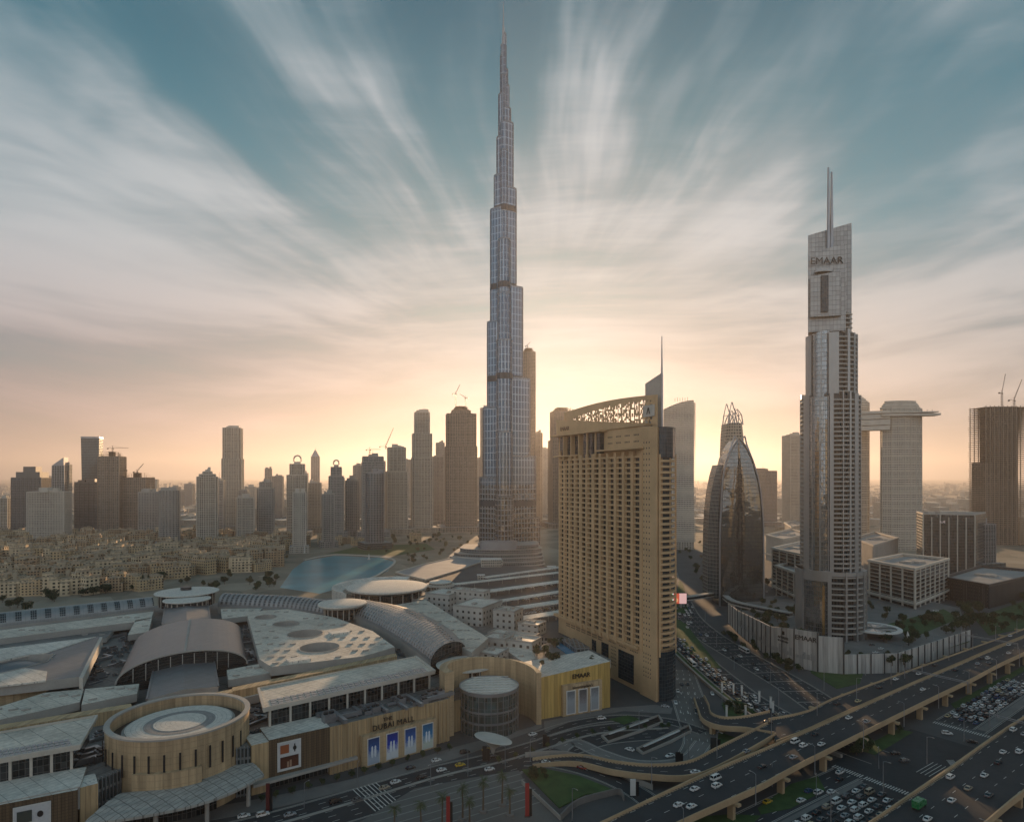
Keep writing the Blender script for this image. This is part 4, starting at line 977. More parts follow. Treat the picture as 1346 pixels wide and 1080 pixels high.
# curved dent caps scattered on the light roofs
capm = MB(); capm.prism(capm.ngon(0, 0, 1.9, 14, 1.1), 0, [.25 + .55 * (math.sin(2 * math.pi * i / 14) < 0) for i in range(14)])
cap0 = None
def caps(parent, z, px, rot=.5):
    global cap0
    for x, y in px:
        p = G(x, y, z)
        if cap0 is None: cap0 = capm.build('roof_light', [M['concrete']], parent, local=True); o = cap0
        else: o = cap0.copy(); col.objects.link(o); o.parent = parent
        o.location = Vector((p.x, p.y, z)) - woff(parent); o.rotation_euler = (0, 0, rot)
def inpoly(x, y, P):
    c = False
    for i in range(len(P)):
        (x1, y1), (x2, y2) = P[i], P[i - 1]
        if (y1 > y) != (y2 > y) and x < (x2 - x1) * (y - y1) / (y2 - y1) + x1: c = not c
    return c
def grid_in(px, nx_, ny_, holes=(), jit=.15, seed=1):
    r_ = random.Random(seed); xs = [p[0] for p in px]; ys = [p[1] for p in px]; o = []
    for j in range(ny_):
        for i in range(nx_):
            x = min(xs) + (max(xs) - min(xs)) * (i + .5 + (.5 if j % 2 else 0) + r_.uniform(-jit, jit)) / nx_; y = min(ys) + (max(ys) - min(ys)) * (j + .5) / ny_
            ok = all(inpoly(x + dx, y + dy, px) for dx, dy in ((-4, 0), (4, 0), (0, -2), (0, 2))) and not any(((x - hx) / (hr * 1.35)) ** 2 + ((y - hy) / (hr * .5)) ** 2 < 1 for hx, hy, hr in holes)
            if ok: o.append((x, y))
    return o

# barrel vaults ---------------------------------------------------------
def vault_mat(name, c, step, t0, t1, duty=.45):
    m_, s, b = new_mat(name); uv = s.n('ShaderNodeUVMap'); uv.uv_map = 'UVMap'; u, v, _ = s.sep(uv.outputs[0])
    f_ = s.m('FRACT', s.m('DIVIDE', u, step)); w_ = s.m('MULTIPLY', s.m('GREATER_THAN', f_, 1 - duty), s.m('MULTIPLY', s.m('GREATER_THAN', v, t0), s.m('LESS_THAN', v, t1)))
    mull = s.m('MAXIMUM', s.m('LESS_THAN', s.m('FRACT', s.m('DIVIDE', s.m('SUBTRACT', u, step * (1 - duty)), step * duty / 3)), .14), s.m('LESS_THAN', s.m('FRACT', s.m('MULTIPLY', v, 14)), .14))
    w_ = s.m('MULTIPLY', w_, s.m('SUBTRACT', 1.0, mull))
    seam = s.m('LESS_THAN', s.m('FRACT', s.m('DIVIDE', u, step / 4)), .08)
    pos = s.n('ShaderNodeNewGeometry').outputs['Position']; k = s.m('MULTIPLY', s.rng(s.noise(pos, .12, 4, .6), .3, .7, .85, 1.15), s.rng(seam, 0, 1, 1, .75))
    s.set(b.inputs['Base Color'], s.mix(w_, s.mix(1.0, c, s.xyz(k, k, k), 'MULTIPLY'), (.02, .026, .03)))
    s.set(b.inputs['Roughness'], s.m('SUBTRACT', .45, s.m('MULTIPLY', w_, .35))); s.set(b.inputs['Metallic'], s.m('MULTIPLY', s.m('SUBTRACT', 1.0, w_), .35))
    return m_
def vault(name, Ls, Rs, h, mat, zb_, ridge=True, n=14, ends=True, under=8):
    m = MB(); prev = None; u = 0; n_ = n
    for i, (a, b) in enumerate(zip(Ls, Rs)):
        a, b = Vector(a[:2]), Vector(b[:2]); row = []
        for k in range(n_ + 1):
            t_ = k / n_; q_ = a + (b - a) * (.5 - .5 * math.cos(math.pi * t_)); row.append((q_.x, q_.y, zb_ + h * math.sin(math.pi * t_)))
        if prev:
            du = (Vector(row[0]) - Vector(prev[0])).length
            for k in range(n_): m.face([prev[k], row[k], row[k + 1], prev[k + 1]], [(u, k / n_), (u + du, k / n_), (u + du, (k + 1) / n_), (u, (k + 1) / n_)], 0)
            m.face([(row[0][0], row[0][1], zb_ - under), row[0], prev[0], (prev[0][0], prev[0][1], zb_ - under)], None, 1)
            m.face([(row[-1][0], row[-1][1], zb_ - under), row[-1], prev[-1], (prev[-1][0], prev[-1][1], zb_ - under)], None, 1)
            u += du
        if i in (0, len(Ls) - 1) and ends: m.face(row + [(row[-1][0], row[-1][1], zb_ - under), (row[0][0], row[0][1], zb_ - under)], [(p[0], p[2]) for p in row] + [(0, 0), (0, 0)], 2)
        prev = row
    return m.build(name, [mat, M['concrete'], CG], mall, smooth=False)
def dense(pts, n=5):
    o = []; P = [Vector(p) for p in pts]
    for i in range(len(P) - 1):
        a, b, c, d = P[max(i - 1, 0)], P[i], P[i + 1], P[min(i + 2, len(P) - 1)]
        for k in range(n):
            t_ = k / n; o.append(.5 * ((2 * b) + (c - a) * t_ + (2 * a - 5 * b + 4 * c - d) * t_ * t_ + (3 * b - a - 3 * c + d) * t_ ** 3))
    return o + [P[-1]]
VM1 = vault_mat('vault_sheet', (.28, .29, .29), 9.0, .10, .40, .42); VM2 = vault_mat('vault_glazed', (.27, .275, .275), 4.4, .06, .62, .46)
def strip(pts, w_):
    D = dense(pts); N_ = []
    for i, p in enumerate(D):
        d = (D[min(i + 1, len(D) - 1)] - D[max(i - 1, 0)]).normalized(); N_.append(p + Vector((-d.y, d.x)) * w_)
    return D, N_
L_, R_ = strip(WP([(-120, 834), (-40, 828), (30, 820), (110, 811), (203, 800)], 22), 17); vault('glazed_vault', L_, R_, 9, VM1, 22)
L_, R_ = strip(WP([(286, 797), (330, 799), (380, 802), (428, 809)], 22), 17); vault('glazed_vault', L_, R_, 10, VM2, 22)
vault('glazed_vault', dense(WP([(462, 808), (500, 826), (540, 851), (566, 871)], 24)), dense(WP([(486, 797), (540, 806), (588, 829), (613, 855)], 24)), 8.5, VM2, 24)
# the big plain barrel
f0, f1 = Vector((-209.6, 342)), Vector((-155.5, 380)); ax = Vector((-38, 82))
BV = seamed('barrel_sheet', (.155, .158, .166), 1.6, rough=.38, dirt=.1, seam=.9, metal=.45, ang=.43)
vault('barrel_roof', [f0, f0 + ax], [f1, f1 + ax], 12, BV, 21, n=28)
m = MB(); pf = None
for k in range(29):
    t_ = k / 28; q_ = f0 + (f1 - f0) * (.5 - .5 * math.cos(math.pi * t_)); p = Vector((q_.x, q_.y, 21.2 + 12 * math.sin(math.pi * t_))) - Vector((ax.x, ax.y, 0)).normalized() * .2
    if pf: m.beam(pf, p, .8, .7)
    pf = p
c_ = (f0 + f1) / 2; m.beam((c_.x, c_.y, 33.3), (c_.x + ax.x, c_.y + ax.y, 33.3), 1.3, .6)
for k in range(9):
    t_ = .12 + .09 * k; q_ = f0 + (f1 - f0) * t_; m.box(q_.x + .6, q_.y - 1, 21, .35, .35, 11.2 * math.sqrt(max(.05, 1 - (2 * t_ - 1) ** 2)))
m.build('arch_trim', M['concrete'], mall)
def gable(name, px, z, rise, mat, thick=6):
    P = [Vector((*p, z)) for p in WP(px, z)]; a = (P[0] + P[1]) / 2 + Vector((0, 0, rise)); b = (P[3] + P[2]) / 2 + Vector((0, 0, rise)); m = MB()
    m.face([P[0], a, b, P[3]]); m.face([a, P[1], P[2], b]); m.face([P[3], b, P[2]], None, 1); m.face([P[0], P[1], a], None, 1)
    m.prism([p[:2] for p in P], z - thick, z - .02, ms=1, mt=1); m.beam(P[0], P[3], .9, .9) ; m.beam(P[1], P[2], .9, .9)
    return m.build(name, [mat, M['concrete']], mall)
gable('gabled_roof', [(202, 878), (281, 866), (287, 902), (193, 919)], 25, 1.6, RG)
gable('gabled_roof', [(218, 792), (273, 789), (277, 818), (213, 820)], 26, 2.5, RG)

# holed roofs -----------------------------------------------------------
def holed(name, px, z, holes, mt, thick=5, hole_z=6):
    P = WP(px, z); loops = [[Vector((*p, 0)) for p in P]] + [[Vector((*p, 0)) for p in h] for h in holes]
    allp = [p for L in loops for p in L]; m = MB()
    for tri in tessellate_polygon(loops):
        q_ = [allp[i] if isinstance(i, int) else i for i in tri]
        if (q_[1] - q_[0]).cross(q_[2] - q_[0]).z < 0: q_ = q_[::-1]
        m.face([(p.x, p.y, z) for p in q_], None, 0)
    m.prism(P, z - thick, z, top=False, ms=1)
    for h in holes:
        for i in range(len(h)):
            a, b = h[i], h[(i + 1) % len(h)]; m.face([(*a, z - hole_z), (*b, z - hole_z), (*b, z), (*a, z)], None, 1)
        m.face([(*p, z - hole_z) for p in h], None, 2)
        m.ringwall(offset(h, .5), offset(h, .02), z, z + .5, mt=1, ms=1)
    return m.build(name, [mt, M['concrete'], M['roofgrey'], CG], mall)
OPX = [(325, 808), (345, 802), (378, 800), (440, 811), (490, 829), (519, 850), (478, 862), (357, 876), (341, 866)]
HOL = [(349, 811, 13), (376, 820, 16), (401, 833, 22), (420, 851, 25)]
hl = []
mb_ = MB()
for x, y, r_ in HOL: p = G(x, y, 27); hl.append(mb_.ngon(p.x, p.y, r_ / F * p.y, 28))
orf = holed('perforated_roof', OPX, 27, hl, RL)
for h in hl:
    cx = sum(p[0] for p in h) / len(h); cy = sum(p[1] for p in h) / len(h); r_ = math.dist(h[0], (cx, cy)) * .8; m = MB(); rg = []
    for k in range(5): a = math.pi / 2 * k / 5; rg.append([(cx + r_ * math.cos(a) * math.cos(2*math.pi*i/20), cy + r_ * math.cos(a) * math.sin(2*math.pi*i/20), 21 + r_ * .3 * math.sin(a)) for i in range(20)])
    m.loft(rg); m.face(rg[-1]); m.build('glass_dome', M['metalroof'], orf, smooth=True)
caps(orf, 27.02, grid_in(OPX, 13, 9, [(a, b, c * 1.1) for a, b, c in HOL]))
for x, y in ((446, 832), (392, 868)):
    p = G(x, y, 27); m = MB(); m.box(p.x, p.y, 27, 12, 8, 1.2, .6); m.build('roof_deck', RL2, orf)
GPX = [(-130, 870), (0, 853), (131, 836), (105, 889), (0, 901), (-130, 918)]
gh = WP([(-130, 890), (0, 869), (36, 861), (72, 860), (62, 869), (34, 877), (0, 885), (-130, 905)], 27)
gr_ = holed('folded_roof', GPX, 27, [gh], RG, hole_z=5)
m = MB(); m.prism(WP([(104, 890.5), (131, 837), (135, 837), (109, 891)], 27.5), 22, 27.6); m.build('edge_fascia', M['pale'], gr_)
m = MB(); m.prism(WP([(-130, 919), (0, 901), (60, 894), (62, 882), (34, 877.5), (-2, 885.5), (-130, 906)], 27.3), 26.5, 27.35); m.prism(WP([(-130, 869), (0, 852), (126, 836.5), (60, 858), (36, 860.5), (0, 868.5), (-130, 889)], 27.3), 26.5, 27.35); m.build('light_roof_sheet', RL2, gr_)
m = MB(); p = G(20, 876, 23); rg = []
for k in range(5): a = math.pi / 2 * k / 5; rg.append([(p.x - 8 + 26 * math.cos(a) * math.cos(2*math.pi*i/24), p.y + 11 * math.cos(a) * math.sin(2*math.pi*i/24), 22 + 4 * math.sin(a)) for i in range(24)])
m.loft(rg); m.face(rg[-1]); m.build('low_dome', M['metalroof'], gr_, smooth=True)

# flat roof plates --------------------------------------------------------
for nm, px, z, th_, mt, nx_, ny_, sd2 in (
    ('roof_plate', [(-90, 841), (0, 828), (178, 806), (202, 803), (199, 812), (176, 817), (0, 839), (-90, 853)], 24, 5, RL, 22, 3, 1),
    ('roof_plate', [(178, 815), (200, 811), (195, 830), (168, 834)], 24, 4, RL, 3, 3, 2),
    ('roof_plate', [(-60, 945), (0, 928), (58, 910), (110, 905), (105, 922), (48, 935), (0, 945), (-60, 960)], 22, 4, RL, 9, 3, 3),
    ('roof_plate', [(112, 905), (183, 898), (180, 911), (107, 926)], 23, 4, RL, 5, 2, 4),
    ('roof_plate', [(290, 800), (345, 799), (336, 808), (292, 813)], 24, 4, RL, 5, 2, 5),
    ('roof_plate', [(298, 880), (340, 872), (357, 877), (356, 884), (300, 893)], 23, 4, RL, 5, 2, 6),
    ('roof_plate', [(312, 905), (338, 900), (341, 912), (316, 918)], 21, 4, RL2, 2, 2, 7),
    ('roof_plate', [(505, 797), (560, 788), (642, 838), (620, 857)], 27, 6, RL, 14, 6, 8),
    ('roof_plate', [(641, 838), (668, 836), (712, 862), (690, 871)], 20, 5, RL2, 3, 2, 9),
    ('roof_plate', [(75, 848), (140, 838), (150, 826), (100, 832), (0, 844), (-60, 852), (-60, 858)], 20, 3, RB, 8, 2, 10)):
    o, P = top_mass(nm, px, z, th_, mt); caps(o, z + .02, grid_in(px, nx_, ny_, seed=sd2), rot=rnd.uniform(.1, .7))
m = MB(); P = WP([(-60, 962), (0, 952), (172, 924), (174, 929), (0, 958), (-60, 968)], 22); m.prism(P, 15, 22); m.build('parapet_wall', TW, mall)
m = MB(); m.prism(WP([(-60, 918), (0, 908), (58, 897), (60, 901), (0, 913), (-60, 924)], 22), 16, 22); m.build('parapet_wall', TWs, mall)
for px in ([(305, 903), (520, 858), (522, 862), (306, 908)], [(240, 918), (305, 905), (306, 909), (241, 922)]):
    m = MB(); m.prism(WP(px, 25), 17, 25); m.build('parapet_wall', TW, mall)

# discs -------------------------------------------------------------------
def disc_mat(name, c):
    m_, s, b = new_mat(name); tc_ = s.n('ShaderNodeTexCoord').outputs['Object']; x, y, z = s.sep(tc_)
    r_ = s.m('SQRT', s.m('ADD', s.m('MULTIPLY', x, x), s.m('MULTIPLY', y, y))); a = s.m('ARCTAN2', y, x)
    ring = s.m('LESS_THAN', s.m('FRACT', s.m('DIVIDE', r_, 2.0)), .12); ray = s.m('LESS_THAN', s.m('FRACT', s.m('MULTIPLY', a, 7.64)), .06)
    k = s.m('MULTIPLY', s.rng(s.m('MAXIMUM', ring, ray), 0, 1, 1, .72), s.rng(s.noise(tc_, .35, 5, .7), .3, .7, .82, 1.15))
    s.set(b.inputs['Base Color'], s.mix(1.0, c, s.xyz(k, k, k), 'MULTIPLY')); b.inputs['Roughness'].default_value = .75
    return m_
DM = disc_mat('disc_sheet', (.60, .57, .51)); DM2 = disc_mat('disc_band', (.25, .25, .245))
def disc(px, py, z, r_, zlow, rim=None, name='disc_roof', mat=None, lift=1.0, drumr=.85, thick=1.6):
    p = G(px, py, z); m = MB(); n = 48; c = Vector((p.x, p.y)); r_ /= math.sqrt(1 + ((px - CX) / F) ** 2)
    rg = [[(r_ * k * math.cos(2*math.pi*i/n), r_ * k * math.sin(2*math.pi*i/n), zz_) for i in range(n)] for k, zz_ in ((.9, -thick), (1, -thick * .4), (1, 0), (.93, .25), (.5, lift * .8), (.12, lift))]
    m.loft(rg); m.face(rg[-1]); m.face(rg[0][::-1])
    o = m.build(name, mat or DM, mall, smooth=True, local=True); o.location = Vector((p.x, p.y, z)) - mall.location
    if zlow < z - thick:
        m = MB(); m.prism(m.ngon(p.x, p.y, r_ * drumr, 40), zlow, z - thick * .9, top=False); m.build('glazed_drum', CG, o)
        m = MB()
        for i in range(20): a = 2*math.pi*i/20; m.box(p.x + r_ * (drumr + .02) * math.cos(a), p.y + r_ * (drumr + .02) * math.sin(a), zlow, .6, .6, z - thick - zlow, a)
        m.build('drum_post', M['pale'], o)
    return o, p
o, p = disc(246, 777, 33, 28, 22, thick=1.2); m = MB(); m.cyl(p.x - 2, p.y + 2, 34, 36.5, 4.5, 12, 3.5); m.build('roof_vent', M['dark'], o)
disc(246, 787, 31, 20, 22, thick=1.2)
disc(509, 770, 34, 36, 22, thick=3); disc(450, 792, 33, 19, 22, thick=2.5, drumr=.72); o, p = disc(579, 764, 28, 11, 16, thick=2); 
m = MB(); m.ringwall(m.ngon(p.x, p.y, 14, 32), m.ngon(p.x, p.y, 11.5, 32), 24, 26); m.build('disc_rim', M['pale'], o)
p = G(509, 770, 30); m = MB(); a_ = [R(75 + 6 * i) for i in range(28)]
m.prism([(p.x + 49 * math.cos(a), p.y + 52 * math.sin(a)) for a in a_] + [(p.x - 1 + (38.5) * math.cos(a), p.y + 39 * math.sin(a)) for a in a_[::-1]], 22, [31] * 28 + [27] * 28); m.build('crescent_roof', RL2, mall)
disc(612, 872, 23, 17, 16, thick=1)

# big tan drum with slits and a ringed disc --------------------------------
dcx, dcy = -139.0, 271.0; drum = empty('drum', (dcx, dcy, 0), None, None); drum.parent = mall; drum.location = Vector((dcx, dcy - 1.5, 0)) - mall.location; drum.scale = (.89, .89, 1)
m = MB(); m.ringwall(m.ngon(dcx, dcy, 30.2, 72), m.ngon(dcx, dcy, 28.6, 72), 0, 31); m.prism(m.ngon(dcx, dcy, 28.6, 72), 20, 26, mt=1); m.build('drum_wall', [TWs, M['dark']], drum)
m = MB(); m.ringwall(m.ngon(dcx, dcy, 30.6, 72), m.ngon(dcx, dcy, 28.2, 72), 30.9, 31.6); m.build('coping', M['concrete'], drum)
for z_, r0, r1, mt in ((27.6, 22.6, 23.8, M['concrete']), (28.2, 15.2, 22.6, DM), (28.3, 11.2, 15.2, DM2), (28.45, .1, 11.2, DM)):
    m = MB(); m.ringwall(m.ngon(0, 0, r1, 60), m.ngon(0, 0, r0, 60), -1.5, 0); o = m.build('disc_roof', mt, drum, local=True); o.location = (0, 1.5, z_)
slit = MB(); slit.box(0, 0, 0, .35, .8, 8.5); s0 = None
for k in range(15):
    a = R(-165 + k * 11.5)
    if s0 is None: s0 = slit.build('slit_window', M['black'], drum, local=True); o = s0
    else: o = s0.copy(); col.objects.link(o); o.parent = drum
    o.location = (30.15 * math.cos(a), 30.15 * math.sin(a), 17.5); o.rotation_euler = (0, 0, a)
def arcd(a0, a1, r0, r1, n=12): return [(dcx + r1 * math.cos(R(a0 + (a1 - a0) * i / n)), dcy + r1 * math.sin(R(a0 + (a1 - a0) * i / n))) for i in range(n + 1)] + [(dcx + r0 * math.cos(R(a1 - (a1 - a0) * i / n)), dcy + r0 * math.sin(R(a1 - (a1 - a0) * i / n))) for i in range(n + 1)]
m = MB(); m.prism(arcd(-97, -48, 30, 32.6), 11, 19.5); m.build('porch_wall', TWs, drum)
# sweeping porch canopy
CO = dense(WP([(110, 1078), (150, 1074), (200, 1066), (260, 1053), (310, 1035), (347, 1015)], 12), 4); CI = dense(WP([(160, 1043), (185, 1040), (216, 1035), (260, 1022), (292, 1009), (330, 1003)], 12.8), 4)
m = MB(); rows = []
for i, (a, b) in enumerate(zip(CO, CI)):
    row = []
    for k in range(9): t_ = k / 8; q_ = a + (b - a) * t_; row.append((q_.x, q_.y, 11.2 + 2.2 * math.sin(t_ * 1.9) + (.25 if k % 2 else 0)))
    rows.append(row)
for r0, r1 in zip(rows[:-1], rows[1:]):
    for k in range(8):
        m.face([r0[k], r1[k], r1[k + 1], r0[k + 1]]); m.face([(*v_[:2], v_[2] - 1.0) for v_ in (r0[k + 1], r1[k + 1], r1[k], r0[k])])
    m.face([(*r0[0][:2], r0[0][2] - 1.0), (*r1[0][:2], r1[0][2] - 1.0), r1[0], r0[0]])
pc = m.build('porch_canopy', seamed('canopy_sheet', (.36, .35, .32), 1.9, .12, dirt=.3, ang=.5), mall)
for i in (3, 8, 13, 18):
    q_ = CO[min(i, len(CO) - 1)] * .72 + CI[min(i, len(CI) - 1)] * .28; m = MB(); m.cyl(q_.x, q_.y, 0, 11.5, .8, 12); m.build('column', M['concrete'], pc)
m = MB(); P = arcd(-105, -35, 30.3, 30.9, 10); m.prism(P, 0, 8); m.build('entrance_glazing', CG, drum)

# street fronts ------------------------------------------------------------
def front(name, a, b, depth, z, mats, z0=0.0):
    a, b = Vector(a), Vector(b); d = (b - a).normalized(); n = Vector((-d.y, d.x)) * depth
    m = MB(); m.prism([a, b, b + n, a + n], z0, z, mt=1); return m.build(name, mats, mall), a, b, d, Vector((d.y, -d.x))
FA, FB_, FC, FD = (-107, 265.6), (-101.3, 269.5), (-80, 284), (-31, 321)
front('brown_front', FB_, FC, 16, 21.2, [BW, RL2], 4.5); f1_, a, b, d1, n1_ = front('tan_front', FC, FD, 20, 21, [TW, RB])
front('tan_pier', FA, FB_, 12, 20.6, [TW, RL2])
front('shop_front', (-103, 271), (-66, 296), 10, 4.6, [CG, RL2])
m = MB(); a, b = Vector(FA) - Vector((-.57, .82)) * 3.4, Vector((-69, 289.6)); d = (b - a).normalized(); nn = Vector((-d.y, d.x)); m.prism([a, b, b + nn * 4.5, a + nn * 4.5], 4.4, 5.5, bot=True); m.build('awning', M['concrete'], mall)
# louvred glass fronts beside the drum
for a, b in (((-122, 262), (-107.5, 265.8)), ((-154, 233.5), (-146.5, 249))):
    a, b = Vector(a), Vector(b); d = (b - a).normalized(); L = (b - a).length; o_, *_r = front('louvred_front', a, b, 14, 19.5, [facade('louvre_glass', (.2, .21, .2), (.035, .045, .048), 1.4, 5, .22, .2, 0, .1, .5), RB])
    m = MB()
    for k in range(int(L / 1.4) + 1): q_ = a + d * 1.4 * k; m.box(q_.x + d.y * .3, q_.y - d.x * .3, 0, .25, .9, 20.5, math.atan2(d.y, d.x))
    m.build('louvre', M['steel'], o_)
# portal with four posters
def face_pt(a, d, n, s_, o, z): q_ = Vector(a) + Vector(d) * s_ + Vector(n) * o; return Vector((q_.x, q_.y, z))
LT = Vector(FC); dT = (Vector(FD) - LT).normalized(); nT = Vector((dT.y, -dT.x))
q0, q1 = LT + dT * 14 + nT * 3.2, LT + dT * 52 + nT * 3.2
m = MB(); m.prism([q0, q1, q1 - nT * 3.4, q0 - nT * 3.4], 0, 14.2); po = m.build('portal', TWs, mall)
def poster_mat(name, seed, sky_, foam):
    m_, s, b = new_mat(name); uv = s.n('ShaderNodeUVMap'); uv.uv_map = 'UVMap'; u, v, _ = s.sep(uv.outputs[0])
    nz_ = s.noise(s.xyz(s.m('MULTIPLY', u, 1.2), v, seed), .9, 4, .6)
    k = s.m('ADD', s.m('MULTIPLY', v, .09), s.m('MULTIPLY', s.m('SUBTRACT', nz_, .5), .55))
    s.set(b.inputs['Base Color'], s.ramp(k, [(.25, foam), (.42, tuple(.5 * (p + q) for p, q in zip(foam, sky_))), (.6, sky_), (.95, tuple(p * .55 for p in sky_))])); b.inputs['Roughness'].default_value = .4
    return m_
def poster(parent, a, d, n, s_, o, z, w_, h, mat, fr=.35):
    m = MB(); c = [face_pt(a, d, n, s_ + x, o + y, 0) for x, y in ((-w_/2 - fr, 0), (w_/2 + fr, 0), (w_/2 + fr, .25), (-w_/2 - fr, .25))]; m.prism([(p.x, p.y) for p in c], z - fr, z + h + fr, bot=True); f_ = m.build('poster', M['white'], parent)
    m = MB(); c = [face_pt(a, d, n, s_ - w_/2, o + .3, z), face_pt(a, d, n, s_ + w_/2, o + .3, z), face_pt(a, d, n, s_ + w_/2, o + .3, z + h), face_pt(a, d, n, s_ - w_/2, o + .3, z + h)]; m.face(c, [(0, 0), (w_, 0), (w_, h), (0, h)]); m.build('picture', mat, f_)
    return f_
WM = pbr('poster_white', (.62, .68, .74), .4)
for k, (sk, fo) in enumerate((((.03, .10, .32), (.35, .42, .52)), ((.01, .05, .42), (.60, .64, .68)), ((.02, .11, .40), (.50, .55, .58)), ((.03, .20, .42), (.50, .56, .50)))):
    s_ = 19.2 + 9.3 * k; f_ = poster(po, LT, dT, nT, s_, 3.25, 1.2, 5.4, 11.4, poster_mat('poster_picture_%d' % k, k * 7.3, sk, fo))
    m = MB()
    for sx in (-.75, .75):
        prof_ = [(.25, 3.6), (.6, 4.6), (.62, 6.2), (.45, 7.6), (.5, 8.3), (.15, 8.9)]
        L2 = [face_pt(LT, dT, nT, s_ + sx - w2, 3.62, 1.2 + h2 - .8) for w2, h2 in prof_]; R2 = [face_pt(LT, dT, nT, s_ + sx + w2 * .8, 3.62, 1.2 + h2 - .8) for w2, h2 in prof_[::-1]]; m.face(L2 + R2)
    m.build('printed_figure', WM, f_)
for body_, s_, z_, sz in (('THE', 27.5, 18.0, 2.4), ('DUBAI MALL', 30.5, 14.7, 3.5)):
    p = face_pt(LT, dT, nT, s_, .85, z_); text('lettering', body_, sz, .2, M['text'], p, (dT.x, dT.y, 0), f1_, spacing=1.12)
m = MB()
for k in range(26):
    if 4 < k < 20 and rnd.random() < .3: continue
    q_ = LT + dT * (1.2 + 2.35 * k) + nT * .25; m.box(q_.x, q_.y, .0, .5, .6, 20.9 if k % 3 else 20, math.atan2(dT.y, dT.x))
m.build('wall_fin', TWs, f1_)
# watch advertisement
LB = Vector(FB_); dB = (Vector(FC) - LB).normalized(); nB = Vector((dB.y, -dB.x)); wht = pbr('advert_white', (.55, .56, .57), .4)
adp = poster(mall, LB, dB, nB, 8.2, .3, 7.4, 9.2, 11.6, wht, .3)
def rectp(mb, s0, s1, z0, z1, o=.75, a=LB, d=dB, n=nB): mb.face([face_pt(a, d, n, s0, o, z0), face_pt(a, d, n, s1, o, z0), face_pt(a, d, n, s1, o, z1), face_pt(a, d, n, s0, o, z1)], [(0, 0), (s1 - s0, 0), (s1 - s0, z1 - z0), (0, z1 - z0)])
m = MB(); rectp(m, 4.4, 8.0, 14.4, 18); m.build('printed_picture', poster_mat('sunset_picture', 4.1, (.10, .11, .14), (.32, .10, .04)), adp)
m = MB(); rectp(m, 4.4, 12.0, 8.2, 13.0); m.build('printed_picture', poster_mat('dark_picture', 9.1, (.03, .008, .008), (.10, .035, .02)), adp)
m = MB(); cpt = face_pt(LB, dB, nB, 10.4, .78, 16); m.face([cpt + Vector((dB.x, dB.y, 0)) * .75 * math.cos(2*math.pi*i/16) + Vector((0, 0, .95 * math.sin(2*math.pi*i/16))) for i in range(16)]); rectp(m, 10.15, 10.65, 14.4, 17.8, .77); m.build('printed_watch', M['black'], adp)
m = MB(); 
for sx, hh in ((7.2, 2.4), (8.3, 2.9)): rectp(m, sx, sx + .8, 8.4, 8.4 + hh, .79)
m.build('printed_figure', pbr('skin_print', (.35, .22, .15), .6), adp)
m = MB(); LS = Vector((-66, 296)); 
a = Vector((-103, 271)); d = (LS - a).normalized(); n = Vector((d.y, -d.x)); rectp(m, 26, 42, .5, 4.2, .12, a, d, n); m.build('hoarding', wht, mall)
m = MB(); 
for s0, s1 in ((27, 31), (37, 41)): m.face([face_pt(a, d, n, s0, .16, 3.8), face_pt(a, d, n, s1, .16, 3.8), face_pt(a, d, n, s1 - 1, .16, 1.6), face_pt(a, d, n, s0 + 1, .16, 1.6)][::-1])
m.build('printed_shape', M['text'], mall)

def clerestory(px, zr, z0, label=None, cols=9, mt=RL, skylights=True):
    """long raised hall: pale roof with overhang, glazed band and columns below"""
    P = [Vector(p) for p in WP(px, zr)]; m = MB(); m.prism(P, zr - 1.3, zr, mt=0, ms=1, bot=True); m.ringwall(offset([tuple(p) for p in P], .3), offset([tuple(p) for p in P], -.9), zr - .4, zr + .7, mt=1, ms=1)
    rf = m.build('hall_roof', [mt, M['pale']], mall)
    c = sum(P, Vector((0, 0))) / len(P); Q = [p + (c - p).normalized() * 3.2 for p in P]; m = MB(); m.prism(Q, z0, zr - 1.3, top=False); m.build('clerestory', CG, rf)
    a, b = Q[0], Q[1]; m = MB(); ang = math.atan2((b - a).y, (b - a).x)
    for k in range(cols + 1): q_ = a + (b - a) * k / cols; m.box(q_.x, q_.y, z0, .9, 1.2, zr - 1.3 - z0, ang)
    m.build('column', M['pale'], rf)
    if skylights:
        m = MB(); d = (P[1] - P[0]); e = (P[3] - P[0])
        for i in range(26):
            for j in range(3):
                q_ = P[0] + d * (.04 + .92 * (i + .5) / 26) + e * (.10 + .1 * j); m.box(q_.x, q_.y, zr, d.length / 26 * .7, e.length * .075, .25, ang)
        m.build('skylight_grid', M['steel'], rf)
    return rf
clerestory([(346, 932), (572, 882), (547, 863), (339, 905)], 29.5, 20)
clerestory([(-120, 1019), (105, 980), (128, 941), (-120, 984)], 29.5, 20, cols=7)
top_mass('roof_plate', [(-60, 1066), (105, 1033), (114, 1007), (-60, 1036)], 21, 8, RL2)
a, b = Vector((-189.3, 208.3)), Vector((-153.3, 228.1)); fl_, *_r = front('brown_front', a, b, 14, 20.6, [BW, RL2]); front('tan_pier', (-153.7, 230), (-149.4, 233.4), 10, 20.4, [TW, RL2])
dK = (b - a).normalized(); nK = Vector((dK.y, -dK.x)); ad2 = poster(mall, a, dK, nK, 28.2, .3, 5.5, 10, 13, wht, .3)
m = MB(); rectp(m, 24.0, 28.2, 13.2, 17.2, .75, a, dK, nK); rectp(m, 24.0, 32.4, 6.2, 9.0, .75, a, dK, nK); m.build('printed_picture', poster_mat('dark_picture_b', 2.2, (.02, .04, .06), (.06, .07, .06)), ad2)
